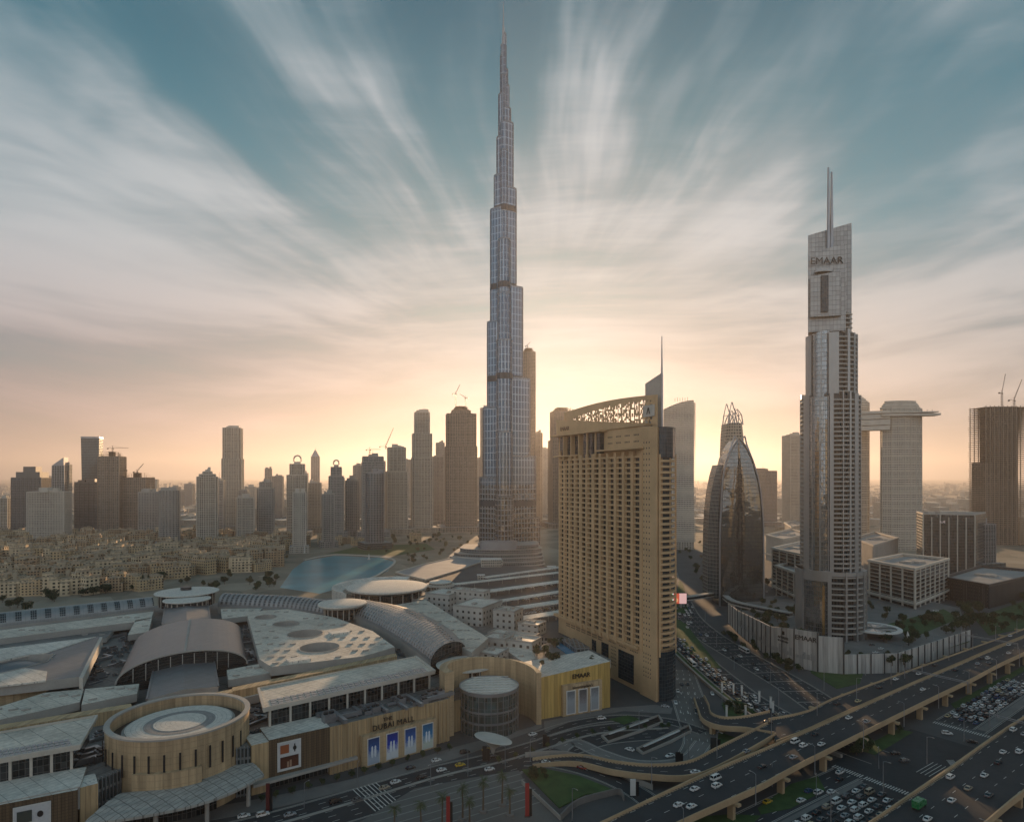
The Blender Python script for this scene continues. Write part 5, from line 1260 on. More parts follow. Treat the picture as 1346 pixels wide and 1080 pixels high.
m = MB(); cpt = face_pt(a, dK, nK, 30.5, .78, 15.2); m.face([cpt + Vector((dK.x, dK.y, 0)) * .9 * math.cos(2*math.pi*i/16) + Vector((0, 0, 1.1 * math.sin(2*math.pi*i/16))) for i in range(16)]); m.build('printed_watch', M['black'], ad2)

# curled tan wall around the glass cylinder ---------------------------------
kx, ky = -12.0, 338.0
def kp(a, r_): return (kx + r_ * math.cos(R(a)), ky + r_ * math.sin(R(a)))
n = 30; outer = [kp(212 - 205 * i / n, 25.5 + 2.2 * (i / n)) for i in range(n + 1)]; inner = [kp(212 - 205 * i / n, 20.5 + 4.6 * min(1, i / n * 1.8)) for i in range(n + 1)]
m = MB(); zt = [32.5 - 5 * (i / n) for i in range(n + 1)]; m.prism(outer + inner[::-1], 0, zt + zt[::-1]); m.build('curled_wall', TWs, mall)
m = MB(); m.prism(m.ngon(kx, ky, 15, 48), 0, 22, mt=1); gcy = m.build('glass_cylinder', [facade('cylinder_glass', (.10, .13, .13), (.09, .16, .17), 1.9, 3.6, .08, .09, .7, .06, .4, var=.5, wob=1), RL2], mall)
m = MB()
for z_, h_, r_ in ((6.5, .8, 15.5), (12, .9, 15.5), (20.6, 1.8, 15.6)): m.ringwall(m.ngon(kx, ky, r_, 48), m.ngon(kx, ky, 14.9, 48), z_, z_ + h_)
for i in range(30): a = 12 * i; x, y = kp(a, 15.25); m.box(x, y, 0, .35, .3, 21, R(a))
m.build('ring_beam', M['steel'], gcy)
m = MB()
for k in range(-3, 4): m.beam((kx - 13 + abs(k), ky + k * 4, 22.4), (kx + 13 - abs(k), ky + k * 4 + 2, 22.4), .35)
m.build('roof_rib', M['white'], gcy)
c = G(648, 970, 7.5); m = MB(); rg = []
for k, zz_ in ((.15, -4.5), (.5, -1.4), (.85, -.5), (1, 0), (.96, .25), (.4, .1)): rg.append([(c.x + (10.5 * k) * math.cos(t_) * .82 + 5.2 * k * math.sin(t_) * .57, c.y - (10.5 * k) * math.cos(t_) * .57 + 5.2 * k * math.sin(t_) * .82, 7.5 + zz_ - .02 * 10.5 * k * math.cos(t_)) for t_ in [2*math.pi*i/28 for i in range(28)]])
m.loft(rg); m.face(rg[-1]); dc = m.build('dish_canopy', M['rooflight'], mall, smooth=True); m = MB(); m.tube([(c.x, c.y, 0), (c.x, c.y, 3.4)], [.5, 1.4], 12); m.build('column', M['concrete'], dc)
# golden store block
WA, WB = Vector((15.6, 349)), Vector((55.8, 367.5)); dW = (WB - WA).normalized(); nW = Vector((dW.y, -dW.x)); LW = (WB - WA).length
m = MB(); m.prism([WA, WB, (47, 395), (6, 378)], 0, [22.6, 26, 25, 22.6], mt=1); gb = m.build('gold_front', [GW, RL2], mall)
q0, q1 = WA + dW * 12.5 + nW * 2, WA + dW * 37.5 + nW * 2; m = MB(); m.prism([q0, q1, q1 - nW * 2.2, q0 - nW * 2.2], 0, 17); po = m.build('portal', TWs, gb)
for k, s_ in enumerate((17.4, 25, 32.6)): poster(gb, WA, dW, nW, s_, 2.05, 1.4, 4.8, 12, poster_mat('pale_picture_%d' % k, 3.3 * k, (.20, .19, .20) if k == 1 else (.30, .33, .36), (.28, .3, .32)), .5)
p = face_pt(WA, dW, nW, 25, .4, 19.4); text('lettering', 'EMAAR', 3.6, .2, M['text'], p, (dW.x, dW.y, 0), gb)
p = face_pt(WA, dW, nW, 25, 2.15, 14.4); text('lettering', 'bloomingdale\'s', 2.2, .12, M['text'], p, (dW.x, dW.y, 0), gb)
# pool deck on the roof
dk, P = top_mass('pool_deck', [(700, 852), (742, 836), (803, 866), (716, 889)], 22.3, 5, M['paving'])
m = MB(); m.prism(WP([(731, 848), (743, 843), (785, 864), (763, 872)], 22.9), 22.3, 22.95); 
def water(name, c, rough=.06, sc_=.25, bump=.2, spec=.5):
    m_, s, b = new_mat(name); b.inputs['Specular IOR Level'].default_value = spec; pos = s.n('ShaderNodeNewGeometry').outputs['Position']; b.inputs['Roughness'].default_value = rough
    a = s.rng(s.noise(pos, .02, 4, .6), .3, .7, .7, 1.3); s.set(b.inputs['Base Color'], s.mix(1.0, c, s.xyz(a, a, a), 'MULTIPLY'))
    bn = s.n('ShaderNodeBump'); bn.inputs['Strength'].default_value = bump; bn.inputs['Distance'].default_value = .15
    s.L.new(s.noise(pos, sc_, 4, .6), bn.inputs['Height']); s.L.new(bn.outputs[0], b.inputs['Normal']); return m_
m.build('pool_water', water('pool', (.03, .20, .34)), dk)
m = MB(); m.box(40, 408, 22, 9, 24, 4, .3); m.build('pool_pavilion', [FM['dark']], dk)

# white service blocks on the roof
for k, (x, y, z, w_, d_, h) in enumerate(((583, 800, 18, 24, 26, 12), (600, 794, 18, 12, 10, 8), (627, 822, 16, 26, 34, 14), (618, 803, 16, 32, 12, 17), (668, 826, 16, 18, 16, 13), (675, 843, 18, 34, 12, 4), (686, 848, 22, 22, 16, 2.4), (640, 872, 16, 22, 16, 6), (655, 858, 16, 16, 14, 9), (700, 836, 14, 16, 16, 8), (560, 800, 18, 14, 30, 7))):
    p = G(x, y, z); m = MB(); ms_ = rect(p.x, p.y + d_ / 2, w_, d_, -.45); m.prism(ms_, z - 2, z + h, mt=1); m.ringwall(offset(ms_, .2), offset(ms_, -.7), z + h - .2, z + h + .9, mt=2, ms=2)
    for j in range(3): m.box(p.x + rnd.uniform(-.25, .25) * w_, p.y + d_ / 2 + rnd.uniform(-.25, .25) * d_, z + h, rnd.uniform(1.5, 4), rnd.uniform(1.5, 3), rnd.uniform(.8, 2), -.45, mt=2, ms=2)
    m.build('service_block', [facade('service_wall', (.46, .44, .40), (.05, .05, .05), 5, 4.5, .62, .6), RL2, M['concrete']], mall)
# machinery and ducts between the roofs, the nearest hundred as parts
acm = MB(); acm.box(0, 0, 0, 3.4, 2.4, 1.9); acm.cyl(-.8, 0, 1.9, 2.3, .75, 10, ms=1, mt=1); acm.cyl(.85, 0, 1.9, 2.3, .75, 10, ms=1, mt=1)
dum = MB(); dum.box(0, 0, .4, 11, 1.1, 1.0); dum.box(5, 2.4, .4, 1.1, 5.5, 1.0); 
for x in (-4, 0, 4): dum.box(x, 0, 0, .3, .9, .4)
a0_ = acm.build('roof_machine', [M['steel'], M['black']], mall, local=True); d0_ = dum.build('roof_duct', [M['steel']], mall, local=True); firsts = {'a': a0_, 'd': d0_}; used = {'a': 0, 'd': 0}
def clutter(px, z, n_, seed, rot):
    r_ = random.Random(seed); xs = [p[0] for p in px]; ys = [p[1] for p in px]; k = 0; tries = 0
    while k < n_ and tries < 900:
        tries += 1; x, y = r_.uniform(min(xs), max(xs)), r_.uniform(min(ys), max(ys))
        if not inpoly(x, y, px): continue
        t_ = 'a' if r_.random() < .62 else 'd'; p = G(x, y, z)
        o = firsts[t_]
        if used[t_]: o = o.copy(); col.objects.link(o); o.parent = mall
        used[t_] += 1; s_ = r_.uniform(.7, 1.6); o.scale = (s_, s_, s_ * r_.uniform(.7, 1.3)); o.location = Vector((p.x, p.y, z - .02)) - mall.location; o.rotation_euler = (0, 0, rot + (0 if r_.random() < .6 else math.pi / 2)); k += 1
clutter([(135, 835), (178, 822), (178, 836), (150, 890), (160, 900), (110, 902)], 16, 44, 1, 1.12)
clutter([(308, 832), (322, 815), (338, 868), (300, 876)], 16, 20, 2, .5)
clutter([(425, 945), (585, 908), (590, 916), (436, 954)], 21, 24, 3, .64)
clutter([(325, 935), (340, 925), (350, 950), (330, 985), (305, 975)], 16, 14, 4, 1.1)
clutter([(125, 960), (140, 965), (150, 1000), (120, 1005), (112, 990)], 16, 12, 5, .9)
clutter([(0, 905), (55, 895), (58, 902), (0, 915)], 16, 8, 6, .5)
clutter([(540, 850), (565, 872), (560, 880), (520, 860)], 16, 8, 7, .5)
clutter([(620, 860), (660, 850), (700, 880), (650, 890)], 16, 16, 8, .4)
# ---------------------------------------------------------------- streets
def sheet(name, poly, z, mat, z0=None, kind='structure'):
    m = MB()
    P = [tuple(p[:2]) for p in poly]; lp = [[Vector((*p, 0)) for p in P]]
    for tri in tessellate_polygon(lp):
        q_ = [lp[0][i] for i in tri]
        if (q_[1] - q_[0]).cross(q_[2] - q_[0]).z < 0: q_ = q_[::-1]
        m.face([(p.x, p.y, z) for p in q_])
    if z0 is not None: m.prism(P, z0, z, top=False)
    o = m.build(name, mat); o['kind'] = kind; return o
sheet('road', [(-320, 60), (700, 60), (700, 800), (330, 1100), (270, 1500), (190, 1500), (112, 900), (100, 430), (-40, 430), (-330, 190)], .02, M['road_light'])
def ribbon_pts(px, z=0.0, n=6): return dense(WP(px, z) if z is not None else px, n)
def side(D, w_):
    o = []
    for i, p in enumerate(D):
        d = (D[min(i + 1, len(D) - 1)] - D[max(i - 1, 0)]).normalized(); o.append(p + Vector((-d.y, d.x)) * w_)
    return o
def strip_mesh(m, A_, B_, z, mi=0):
    u = 0; zz_ = z if hasattr(z, '__len__') else [z] * len(A_)
    for i in range(len(A_) - 1):
        du = (A_[i + 1] - A_[i]).length
        m.face([(*B_[i], zz_[i]), (*B_[i + 1], zz_[i + 1]), (*A_[i + 1], zz_[i + 1]), (*A_[i], zz_[i])], [(u, 0), (u + du, 0), (u + du, 1), (u, 1)], mi); u += du
class Path:
    def __init__(s, D, Z=None):
        s.D = D; s.Z = Z or [0.0] * len(D); s.c = [0]
        for a, b in zip(D[:-1], D[1:]): s.c.append(s.c[-1] + (b - a).length)
        s.L = s.c[-1]
    def at(s, d, off=0.0):
        d = min(max(d, 0), s.L - .01); i = max(j for j in range(len(s.c)) if s.c[j] <= d); i = min(i, len(s.D) - 2)
        t_ = (d - s.c[i]) / (s.c[i + 1] - s.c[i]); p = s.D[i] + (s.D[i + 1] - s.D[i]) * t_; q_ = (s.D[i + 1] - s.D[i]).normalized()
        n = Vector((-q_.y, q_.x)); p = p + n * off
        return Vector((p.x, p.y, s.Z[i] + (s.Z[i + 1] - s.Z[i]) * t_)), math.atan2(q_.y, q_.x)
def dashes(m, path, off, z, on=3, gap=6, w_=.22, s0=0, s1=None):
    d = s0; s1 = s1 or path.L
    while d < s1 - on:
        a, ta = path.at(d, off); b, tb = path.at(d + on, off); n = Vector((-math.sin(ta), math.cos(ta))) * w_ / 2
        m.face([(a.x + n.x, a.y + n.y, a.z + z), (a.x - n.x, a.y - n.y, a.z + z), (b.x - n.x, b.y - n.y, b.z + z), (b.x + n.x, b.y + n.y, b.z + z)][::1]); d += on + gap
def solid(m, path, off, z, w_=.18): dashes(m, path, off, z, 6, 0, w_)
def road(px, width, lanes, z=.05, mat=None, name='road', edge=True, kerb=True, pts=None):
    D = pts or ribbon_pts(px); m = MB(); strip_mesh(m, side(D, width / 2), side(D, -width / 2), z); o = structure(m.build(name, mat or M['asphalt']))
    P = Path(D); m = MB()
    for k in range(1, lanes): dashes(m, P, -width / 2 + width * k / lanes, z + .02)
    if edge: solid(m, P, width / 2 - .5, z + .02); solid(m, P, -width / 2 + .5, z + .02)
    if m.f: structure(m.build('road_marking', M['mark']))
    if kerb:
        for s_ in (1, -1):
            m = MB(); a, b = side(D, s_ * (width / 2)), side(D, s_ * (width / 2 + .45)); 
            if s_ < 0: a, b = b, a
            strip_mesh(m, b, a, .16); 
            inner = side(D, s_ * (width / 2)); 
            for i in range(len(inner) - 1): m.face([(*inner[i], .0), (*inner[i + 1], .0), (*inner[i + 1], .16), (*inner[i], .16)])
            structure(m.build('kerb', M['kerb']))
    return P
R_mall = road([(60, 1190), (200, 1128), (350, 1090), (480, 1052), (580, 1022), (660, 1003), (720, 985), (790, 965), (880, 958)], 24, 6)
R_hot = road([(700, 968), (760, 950), (820, 943), (880, 948), (925, 962)], 8, 2, z=.09)
R_junc = road([(893, 880), (900, 905), (913, 940), (925, 975), (915, 1000)], 19, 5, z=.07, mat=pbr('junction_surface', (.13, .125, .115), .85, var=.25))
R_loop = road([(925, 975), (900, 1000), (840, 1004), (790, 990), (755, 975), (735, 985)], 8, 2, z=.11, mat=M['paving'])
R_low = road([(690, 1000), (740, 1004), (800, 1022), (850, 1050), (880, 1085)], 10, 2, z=.10)
QA = [(133, 600), (133, 525), (135, 447), (139, 385), (146.6, 349), (158, 322), (172, 300)]
R_q3 = road(None, 19, 5, pts=dense([Vector(p) for p in QA], 6))
R_q4 = road([(893, 790), (905, 812), (935, 838), (985, 868), (1040, 900), (1085, 930), (1130, 960)], 24, 6, z=.07)
R_far = road(None, 26, 6, z=.04, pts=dense([Vector(p) for p in ((160, 690), (168, 800), (185, 950), (200, 1150), (215, 1500))], 4))
R_far2 = road([(893, 790), (888, 770), (884, 752)], 12, 3, z=.06)
qd = Vector((.818, .575)); qn = Vector((.575, -.818)); Q0 = Vector((114.3, 248.5))
R_x = road(None, 30, 8, pts=[Q0 + qn * 11.5 - qd * 60, Q0 + qn * 11.5, Q0 + qn * 11.5 + qd * 48]); 
R_y = road(None, 12, 3, pts=[Q0 - qn * 12 - qd * 90, Q0 - qn * 12, Q0 - qn * 11 + qd * 50], z=.06)
cross = Q0 + qn * 8 + qd * 84; sheet('road', [cross + qd * 42 + qn * 34, cross + qd * 42 - qn * 26, cross - qd * 36 - qn * 30, cross - qd * 36 + qn * 34], .12, M['asphalt'])
q2 = Vector((241, 352)); q2d = Vector((.79, .61)); q2n = Vector((.61, -.79))
R_q2 = road(None, 17, 5, z=.05, pts=[q2 + q2n * 4 - q2d * 12, q2 + q2n * 4 + q2d * 240]); R_q2b = road(None, 16, 4, z=.05, pts=[q2 + q2n * 26 - q2d * 14, q2 + q2n * 26 + q2d * 240])
# crossings and stop lines, arrows
m = MB()
def zebra(m, c, along, across, n, step=1.1, w_=.5, L=3.5, z=.15):
    for i in range(n):
        p = c + across * (step * i); a = along * L / 2; b = across * w_ / 2
        m.face([(*(p - a - b), z), (*(p - a + b), z), (*(p + a + b), z), (*(p + a - b), z)])
zebra(m, Q0 + qd * 51 - qn * 4, qd, qn, 30); zebra(m, Q0 + qd * 51 - qn * 18, qd, qn, 12); zebra(m, q2 - q2d * 17 - q2n * 4, q2d, q2n, 40); zebra(m, Vector((198, 285)), Vector((1, 0)), Vector((.3, .95)), 14)
zebra(m, Vector((-60, 262)), Vector((-.6, .8)), Vector((.8, .6)), 7, 1.7, .45, 22, .12)
zebra(m, q2 + q2n * 24 + q2d * 2, q2d, q2n, 8)
structure(m.build('road_marking', M['mark']))
m = MB()
for x, y in ((148, 290),):
    for k in range(7): 
        p = cross - qn * 2 + qn * 1.7 * k; m.face([(*(p - qd * 9), .15), (*(p - qd * 9 + qn * .3), .15), (*(p + qd * 8 + qn * .3), .15), (*(p + qd * 8), .15)])
P_ = R_junc
for off in (-7, -3, 1, 5):
    for d in (20, 48, 80):
        p, a = P_.at(d, off); c, q_ = math.cos(a), math.sin(a)
        def tr(x, y): return (p.x + x * c - y * q_, p.y + x * q_ + y * c, .11)
        m.face([tr(-2, -.2), tr(1, -.2), tr(1, .2), tr(-2, .2)]); m.face([tr(1, -.7), tr(2.6, 0), tr(1, .7)])
structure(m.build('road_marking', M['mark']))
# pale bands across the boulevard
m = MB()
for P_, w_ in ((R_q3, 8.6), (R_q4, 11.2)):
    d = 20
    while d < P_.L - 10:
        a, ta = P_.at(d, w_); b, tb = P_.at(d, -w_); e = Vector((math.cos(ta), math.sin(ta), 0)) * .7
        m.face([tuple(a - e + Vector((0, 0, .1))), tuple(b - e + Vector((0, 0, .1))), tuple(b + e + Vector((0, 0, .1))), tuple(a + e + Vector((0, 0, .1)))]); d += 19
structure(m.build('road_marking', pbr('worn_band', (.20, .19, .18), .8)))
# verges, islands, pavements
def green(px, z=.22, world=False): return sheet('grass', px if world else WP(px, 0), z, M['grass'], 0.0)
def pave(px, z=.15, world=False, mat=None): return sheet('pavement', px if world else WP(px, 0), z, mat or M['paving'], 0.0)
pave([(355, 1047), (470, 1022), (600, 981), (700, 955), (712, 948), (712, 956), (640, 982), (600, 996), (480, 1032), (360, 1062), (110, 1110), (-60, 1150), (-60, 1120), (110, 1090)])
pave([(715, 948), (805, 930), (862, 926), (884, 930), (882, 938), (820, 934), (760, 944), (716, 962)])
D_ = R_q3.D; a, b = side(D_, -10.2), side(D_, -13.5); green([tuple(p) for p in a[2:-4]] + [tuple(p) for p in b[2:-4][::-1]], world=True)
gq = side(D_, -13.8); gr2 = side(D_, -15.2); m = MB(); 
for A__, B__ in ((gq, gr2),):
    A__, B__ = A__[3:-3], B__[3:-3]; m.prism([tuple(p) for p in A__] + [tuple(p) for p in B__[::-1]], 0, 1.6)
bw = m.build('barrier_wall', M['kerb']); tag(bw, 'long pale concrete barrier curving between the two halves of the boulevard', 'wall')
green([(888, 812), (902, 820), (925, 850), (948, 878), (930, 876), (905, 858), (890, 838)]); green([(893, 762), (898, 768), (906, 800), (900, 806), (886, 804), (890, 780)])
green([(948, 924), (965, 920), (985, 926), (998, 936), (992, 946), (970, 948), (955, 940)]); green([(945, 962), (985, 975), (1000, 985), (955, 1004), (938, 1000)])
green([(1060, 860), (1086, 864), (1090, 878), (1135, 884), (1130, 898), (1100, 905), (1066, 884)]); green([(800, 945), (825, 940), (842, 945), (820, 952)])
green([(996, 1062), (1040, 1030), (1075, 1020), (1085, 1038), (1040, 1062), (1000, 1070)]); green([(860, 1100), (900, 1075), (960, 1070), (1000, 1072), (960, 1110)]); green([(1128, 985), (1180, 958), (1200, 962), (1150, 992)]); green([(1250, 925), (1346, 875), (1346, 882), (1256, 932)])
green([(1280, 812), (1346, 790), (1400, 790), (1400, 815), (1300, 835)]); green([(1310, 770), (1346, 768), (1400, 780), (1330, 785)]); green([(1150, 905), (1200, 880), (1250, 862), (1262, 858), (1230, 880), (1170, 905)])
# median of the crossroads
for a, b, c, d in ((Q0 - qn * 4.6 - qd * 60, Q0 - qn * 4.6 + qd * 46, Q0 - qn * 2.4 + qd * 46, Q0 - qn * 2.4 - qd * 60), (q2 + q2n * 13.4 - q2d * 10, q2 + q2n * 13.4 + q2d * 240, q2 + q2n * 17.4 + q2d * 240, q2 + q2n * 17.4 - q2d * 10)): pave([a, b, c, d], .17, True)
# plaza with pale stripes
PZ = WP([(425, 1110), (545, 1036), (620, 1022), (682, 1012), (688, 1024), (738, 1076), (760, 1130), (430, 1150)], 0)
sheet('plaza', PZ, .17, pbr('plaza_paving', (.13, .125, .115), .8, var=.2), 0.0)
m = MB(); pc_ = [tuple(p) for p in PZ]; sdv_ = Vector((.86, .52)).normalized(); snv = Vector((-sdv_.y, sdv_.x))
for k in range(13):
    c = Vector((-80, 205)) + snv * (5.0 * k); run = None
    for j in range(160):
        p = c + sdv_ * j; ins = inpoly(p.x, p.y, pc_)
        if ins and run is None: run = p
        if run is not None and not ins: m.face([(*(run - snv * .3), .19), (*(p - snv * .3), .19), (*(p + snv * .3), .19), (*(run + snv * .3), .19)]); run = None
structure(m.build('plaza_stripe', pbr('pale_stripe', (.24, .235, .22), .8)))
lawn = green([(686, 1012), (712, 1010), (760, 1020), (813, 1041), (770, 1044), (735, 1062)], .5)
m = MB(); rg = side(ribbon_pts([(686, 1030), (737, 1078)]), 0); m.beam((*rg[0], .9), (*rg[-1], .9), .5, 1.8)
tag(m.build('garden_wall', M['kerb']), 'straight low wall between the striped plaza and the dark garden', 'wall')
W_ = ribbon_pts([(737, 1078), (760, 1058), (800, 1046), (815, 1044), (820, 1052)]); m = MB()
for a, b in zip(W_[:-1], W_[1:]): m.beam((*a, 1.3), (*b, 1.3), .5, 2.6)
tag(m.build('garden_wall', M['paving']), 'curved grey wall below the dark garden', 'wall')
W_ = ribbon_pts([(690, 995), (740, 993), (790, 1006), (830, 1026), (858, 1038)]); m = MB()
for a, b in zip(W_[:-1], W_[1:]): m.beam((*a, 1.2), (*b, 1.2), .5, 2.4)
tag(m.build('ramp_wall', M['kerb']), 'long curved wall above the dark garden beside the ramp', 'wall')
for px, lb in (([(792, 968), (835, 953), (865, 942), (870, 950), (840, 962), (800, 976)], 'upper sunken car park ramp left of the hotel junction'), ([(838, 985), (880, 966), (905, 955), (908, 962), (882, 975), (846, 991)], 'lower sunken car park ramp left of the hotel junction')):
    P = WP(px, 0); th = empty('ramp_entrance', (P[0][0], P[0][1], 0), lb, 'ramp'); m = MB(); m.ringwall(offset(P, .9), P, 0, 1.3); m.build('parapet', M['kerb'], th); m = MB(); m.prism(P, 0, .16); m.build('opening', M['black'], th)
    m = MB(); a, b = Vector(P[0]), Vector(P[2]); m.beam((*(a + (b - a) * .1), .5), (*(a + (b - a) * .8), .5), 1.6, .4); m.build('ramp_strip', M['white'], th)

# ---------------------------------------------------------------- flyovers
KB = facade('kerb_blocks', (.40, .30, .2), (.05, .04, .035), 1.6, 5, .55, .0, 0, .8, .8)
def flyover(name, Lp, Rp, Z, label, lanes, piers=True, n=6, lamps=True):
    Ld = dense([Vector(p) for p in Lp], n); Rd = dense([Vector(p) for p in Rp], n); zs = []
    for i in range(len(Z) - 1): zs += [Z[i] + (Z[i + 1] - Z[i]) * k / n for k in range(n)]
    zs.append(Z[-1]); mid = [(a + b) / 2 for a, b in zip(Ld, Rd)]; th = empty(name, (mid[len(mid)//2].x, mid[len(mid)//2].y, 0), label, 'flyover')
    m = MB(); strip_mesh(m, Ld, Rd, zs, 0); strip_mesh(m, Rd, Ld, [z - 1.5 for z in zs], 1)
    for A__, s_ in ((Ld, 1), (Rd, -1)):
        for i in range(len(A__) - 1):
            f_ = [(*A__[i], zs[i] - 1.5), (*A__[i + 1], zs[i + 1] - 1.5), (*A__[i + 1], zs[i + 1]), (*A__[i], zs[i])]; m.face(f_[::-1] if s_ > 0 else f_, [(0, 0), (9, 0), (9, 1.5), (0, 1.5)], 1)
    m.build('deck', [M['asphalt'], M['parapet']], th)
    for A__, B__ in ((Ld, Rd), (Rd, Ld)):
        m = MB(); k2 = MB(); u = 0
        for i in range(len(A__) - 1):
            d0 = (B__[i] - A__[i]).normalized(); d1 = (B__[i + 1] - A__[i + 1]).normalized(); a, b = A__[i], A__[i + 1]; a2, b2 = a + d0 * .55, b + d1 * .55; z0, z1 = zs[i], zs[i + 1]
            a0_, b0_ = a - d0 * .1, b - d1 * .1
            m.face([(*a0_, z0 - .9), (*b0_, z1 - .9), (*b0_, z1 + 1.1), (*a0_, z0 + 1.1)]); m.face([(*a0_, z0 + 1.1), (*b0_, z1 + 1.1), (*b2, z1 + 1.1), (*a2, z0 + 1.1)]); m.face([(*b2, z1 - .05), (*a2, z0 - .05), (*a2, z0 + 1.1), (*b2, z1 + 1.1)])
            L = (b - a).length; a3, b3 = a2 + d0 * .7, b2 + d1 * .7; k2.face([(*a2, z0 + .12), (*b2, z1 + .12), (*b3, z1 + .12), (*a3, z0 + .12)], [(u, 1), (u + L, 1), (u + L, 2), (u, 2)]); k2.face([(*b3, z1), (*a3, z0), (*a3, z0 + .12), (*b3, z1 + .12)]); u += L
        p = m.build('parapet', M['parapet'], th); k2.build('kerb_strip', KB, p)
    P = Path(mid, zs); wd = sum((a - b).length for a, b in zip(Ld, Rd)) / len(Ld); m = MB()
    for k in range(1, lanes): dashes(m, P, -wd / 2 + 2 + (wd - 4) * k / lanes, .02, 3, 7, .2)
    if m.f: m.build('lane_marking', M['mark'], th)
    if piers:
        d = 18
        while d < P.L:
            p, a = P.at(d)
            if p.z > 4.5:
                for o in (-wd * .22, wd * .22):
                    q_, _ = P.at(d, o); m = MB(); m.box(q_.x, q_.y, 0, 1.6, 2.6, p.z - 2.4, a); m.build('pier', M['parapet'], th)
                m = MB(); m.box(p.x, p.y, p.z - 2.5, 1.9, wd * .66, 1.0, a); m.build('pier_cap', M['parapet'], th)
            d += 34
    return P, wd
ZF = 8.5
B1L = WP([(560, 1190), (700, 1126), (800, 1078), (934, 1015), (1060, 962), (1193, 902), (1262, 873), (1346, 838), (1500, 780)], ZF)
B1R = WP([(640, 1215), (780, 1140), (896, 1081), (996, 1036), (1060, 1001), (1216, 923), (1280, 892), (1346, 859), (1500, 795)], ZF)
P1, w1 = flyover('flyover', B1L, B1R, [ZF] * 9, 'wide flyover with tan parapets crossing the lower right from corner to side', 4)
B2L = WP([(1010, 946), (1062, 935), (1113, 912), (1276, 853), (1346, 827), (1500, 768)], ZF)
B2R = WP([(1020, 976), (1060, 960), (1113, 936), (1262, 871), (1346, 836), (1500, 778)], ZF)
P2, w2 = flyover('flyover', B2L, B2R, [ZF - .05] * 6, 'upper carriageway running along the far side of the wide flyover', 3)
P3, w3 = flyover('slip_road', WP([(926, 905), (932, 920), (935, 935), (950, 946), (978, 949), (1012, 944)], 5), WP([(912, 908), (917, 925), (924, 944), (946, 958), (980, 965), (1018, 974)], 5), [.4, 2, 4, 6, 7.6, 8.4], 'slip road curling off the hotel junction up to the flyover', 2)
P4, w4 = flyover('slip_road', WP([(700, 985), (760, 983), (810, 996), (857, 1006), (905, 1006), (940, 993), (1012, 958)], 5), WP([(700, 994), (755, 993), (805, 1008), (853, 1020), (905, 1026), (950, 1014), (1020, 975)], 5), [.4, 1.5, 3, 5, 6.5, 7.8, 8.4], 'slip road rising from the mall street to the flyover', 2, piers=False)
B5L = WP([(850, 1290), (1000, 1180), (1145, 1081), (1250, 1009), (1346, 943), (1500, 850)], ZF)
B5R = WP([(1010, 1340), (1170, 1190), (1292, 1086), (1346, 1042), (1420, 990), (1560, 900)], ZF)
P5, w5 = flyover('flyover', B5L, B5R, [ZF] * 6, 'second flyover cutting off the bottom right corner', 5)

# ---------------------------------------------------------------- vehicles
PAINT = {k: pbr('paint_' + k, c, .28, .0, var=.06, spec=.6) for k, c in dict(white=(.62, .62, .60), silver=(.30, .31, .32), black=(.015, .015, .017), grey=(.10, .105, .11), red=(.20, .02, .015), blue=(.03, .07, .16), cream=(.50, .42, .24), beige=(.32, .27, .2), green=(.03, .17, .06), yellow=(.55, .36, .03)).items()}
TYRE = pbr('tyre', (.015, .015, .015), .9); LAMPR = pbr('tail_lamp', (.30, .01, .01), .3); LAMPW = pbr('head_lamp', (.6, .6, .58), .2)
SHAPES = {
 'saloon': dict(L=4.6, W=1.82, low=[(-2.3, .35, .72), (-2.2, .3, .95), (-1.3, .3, 1.0), (.9, .3, .98), (1.9, .3, .82), (2.3, .35, .6)], cab=[(-1.75, .98), (-1.0, 1.42), (.2, 1.44), (1.05, .96)]),
 'suv': dict(L=4.8, W=1.95, low=[(-2.4, .4, 1.0), (-2.35, .35, 1.15), (-1.3, .35, 1.15), (1.1, .35, 1.12), (2.2, .35, 1.0), (2.4, .4, .75)], cab=[(-2.3, 1.13), (-2.0, 1.78), (.4, 1.82), (1.2, 1.1)]),
 'van': dict(L=5.4, W=2.0, low=[(-2.7, .4, 1.1), (-2.65, .35, 1.3), (-1.3, .35, 1.3), (1.4, .35, 1.25), (2.4, .35, 1.05), (2.7, .4, .8)], cab=[(-2.62, 1.28), (-2.5, 2.2), (1.3, 2.2), (2.1, 1.2)]),
}
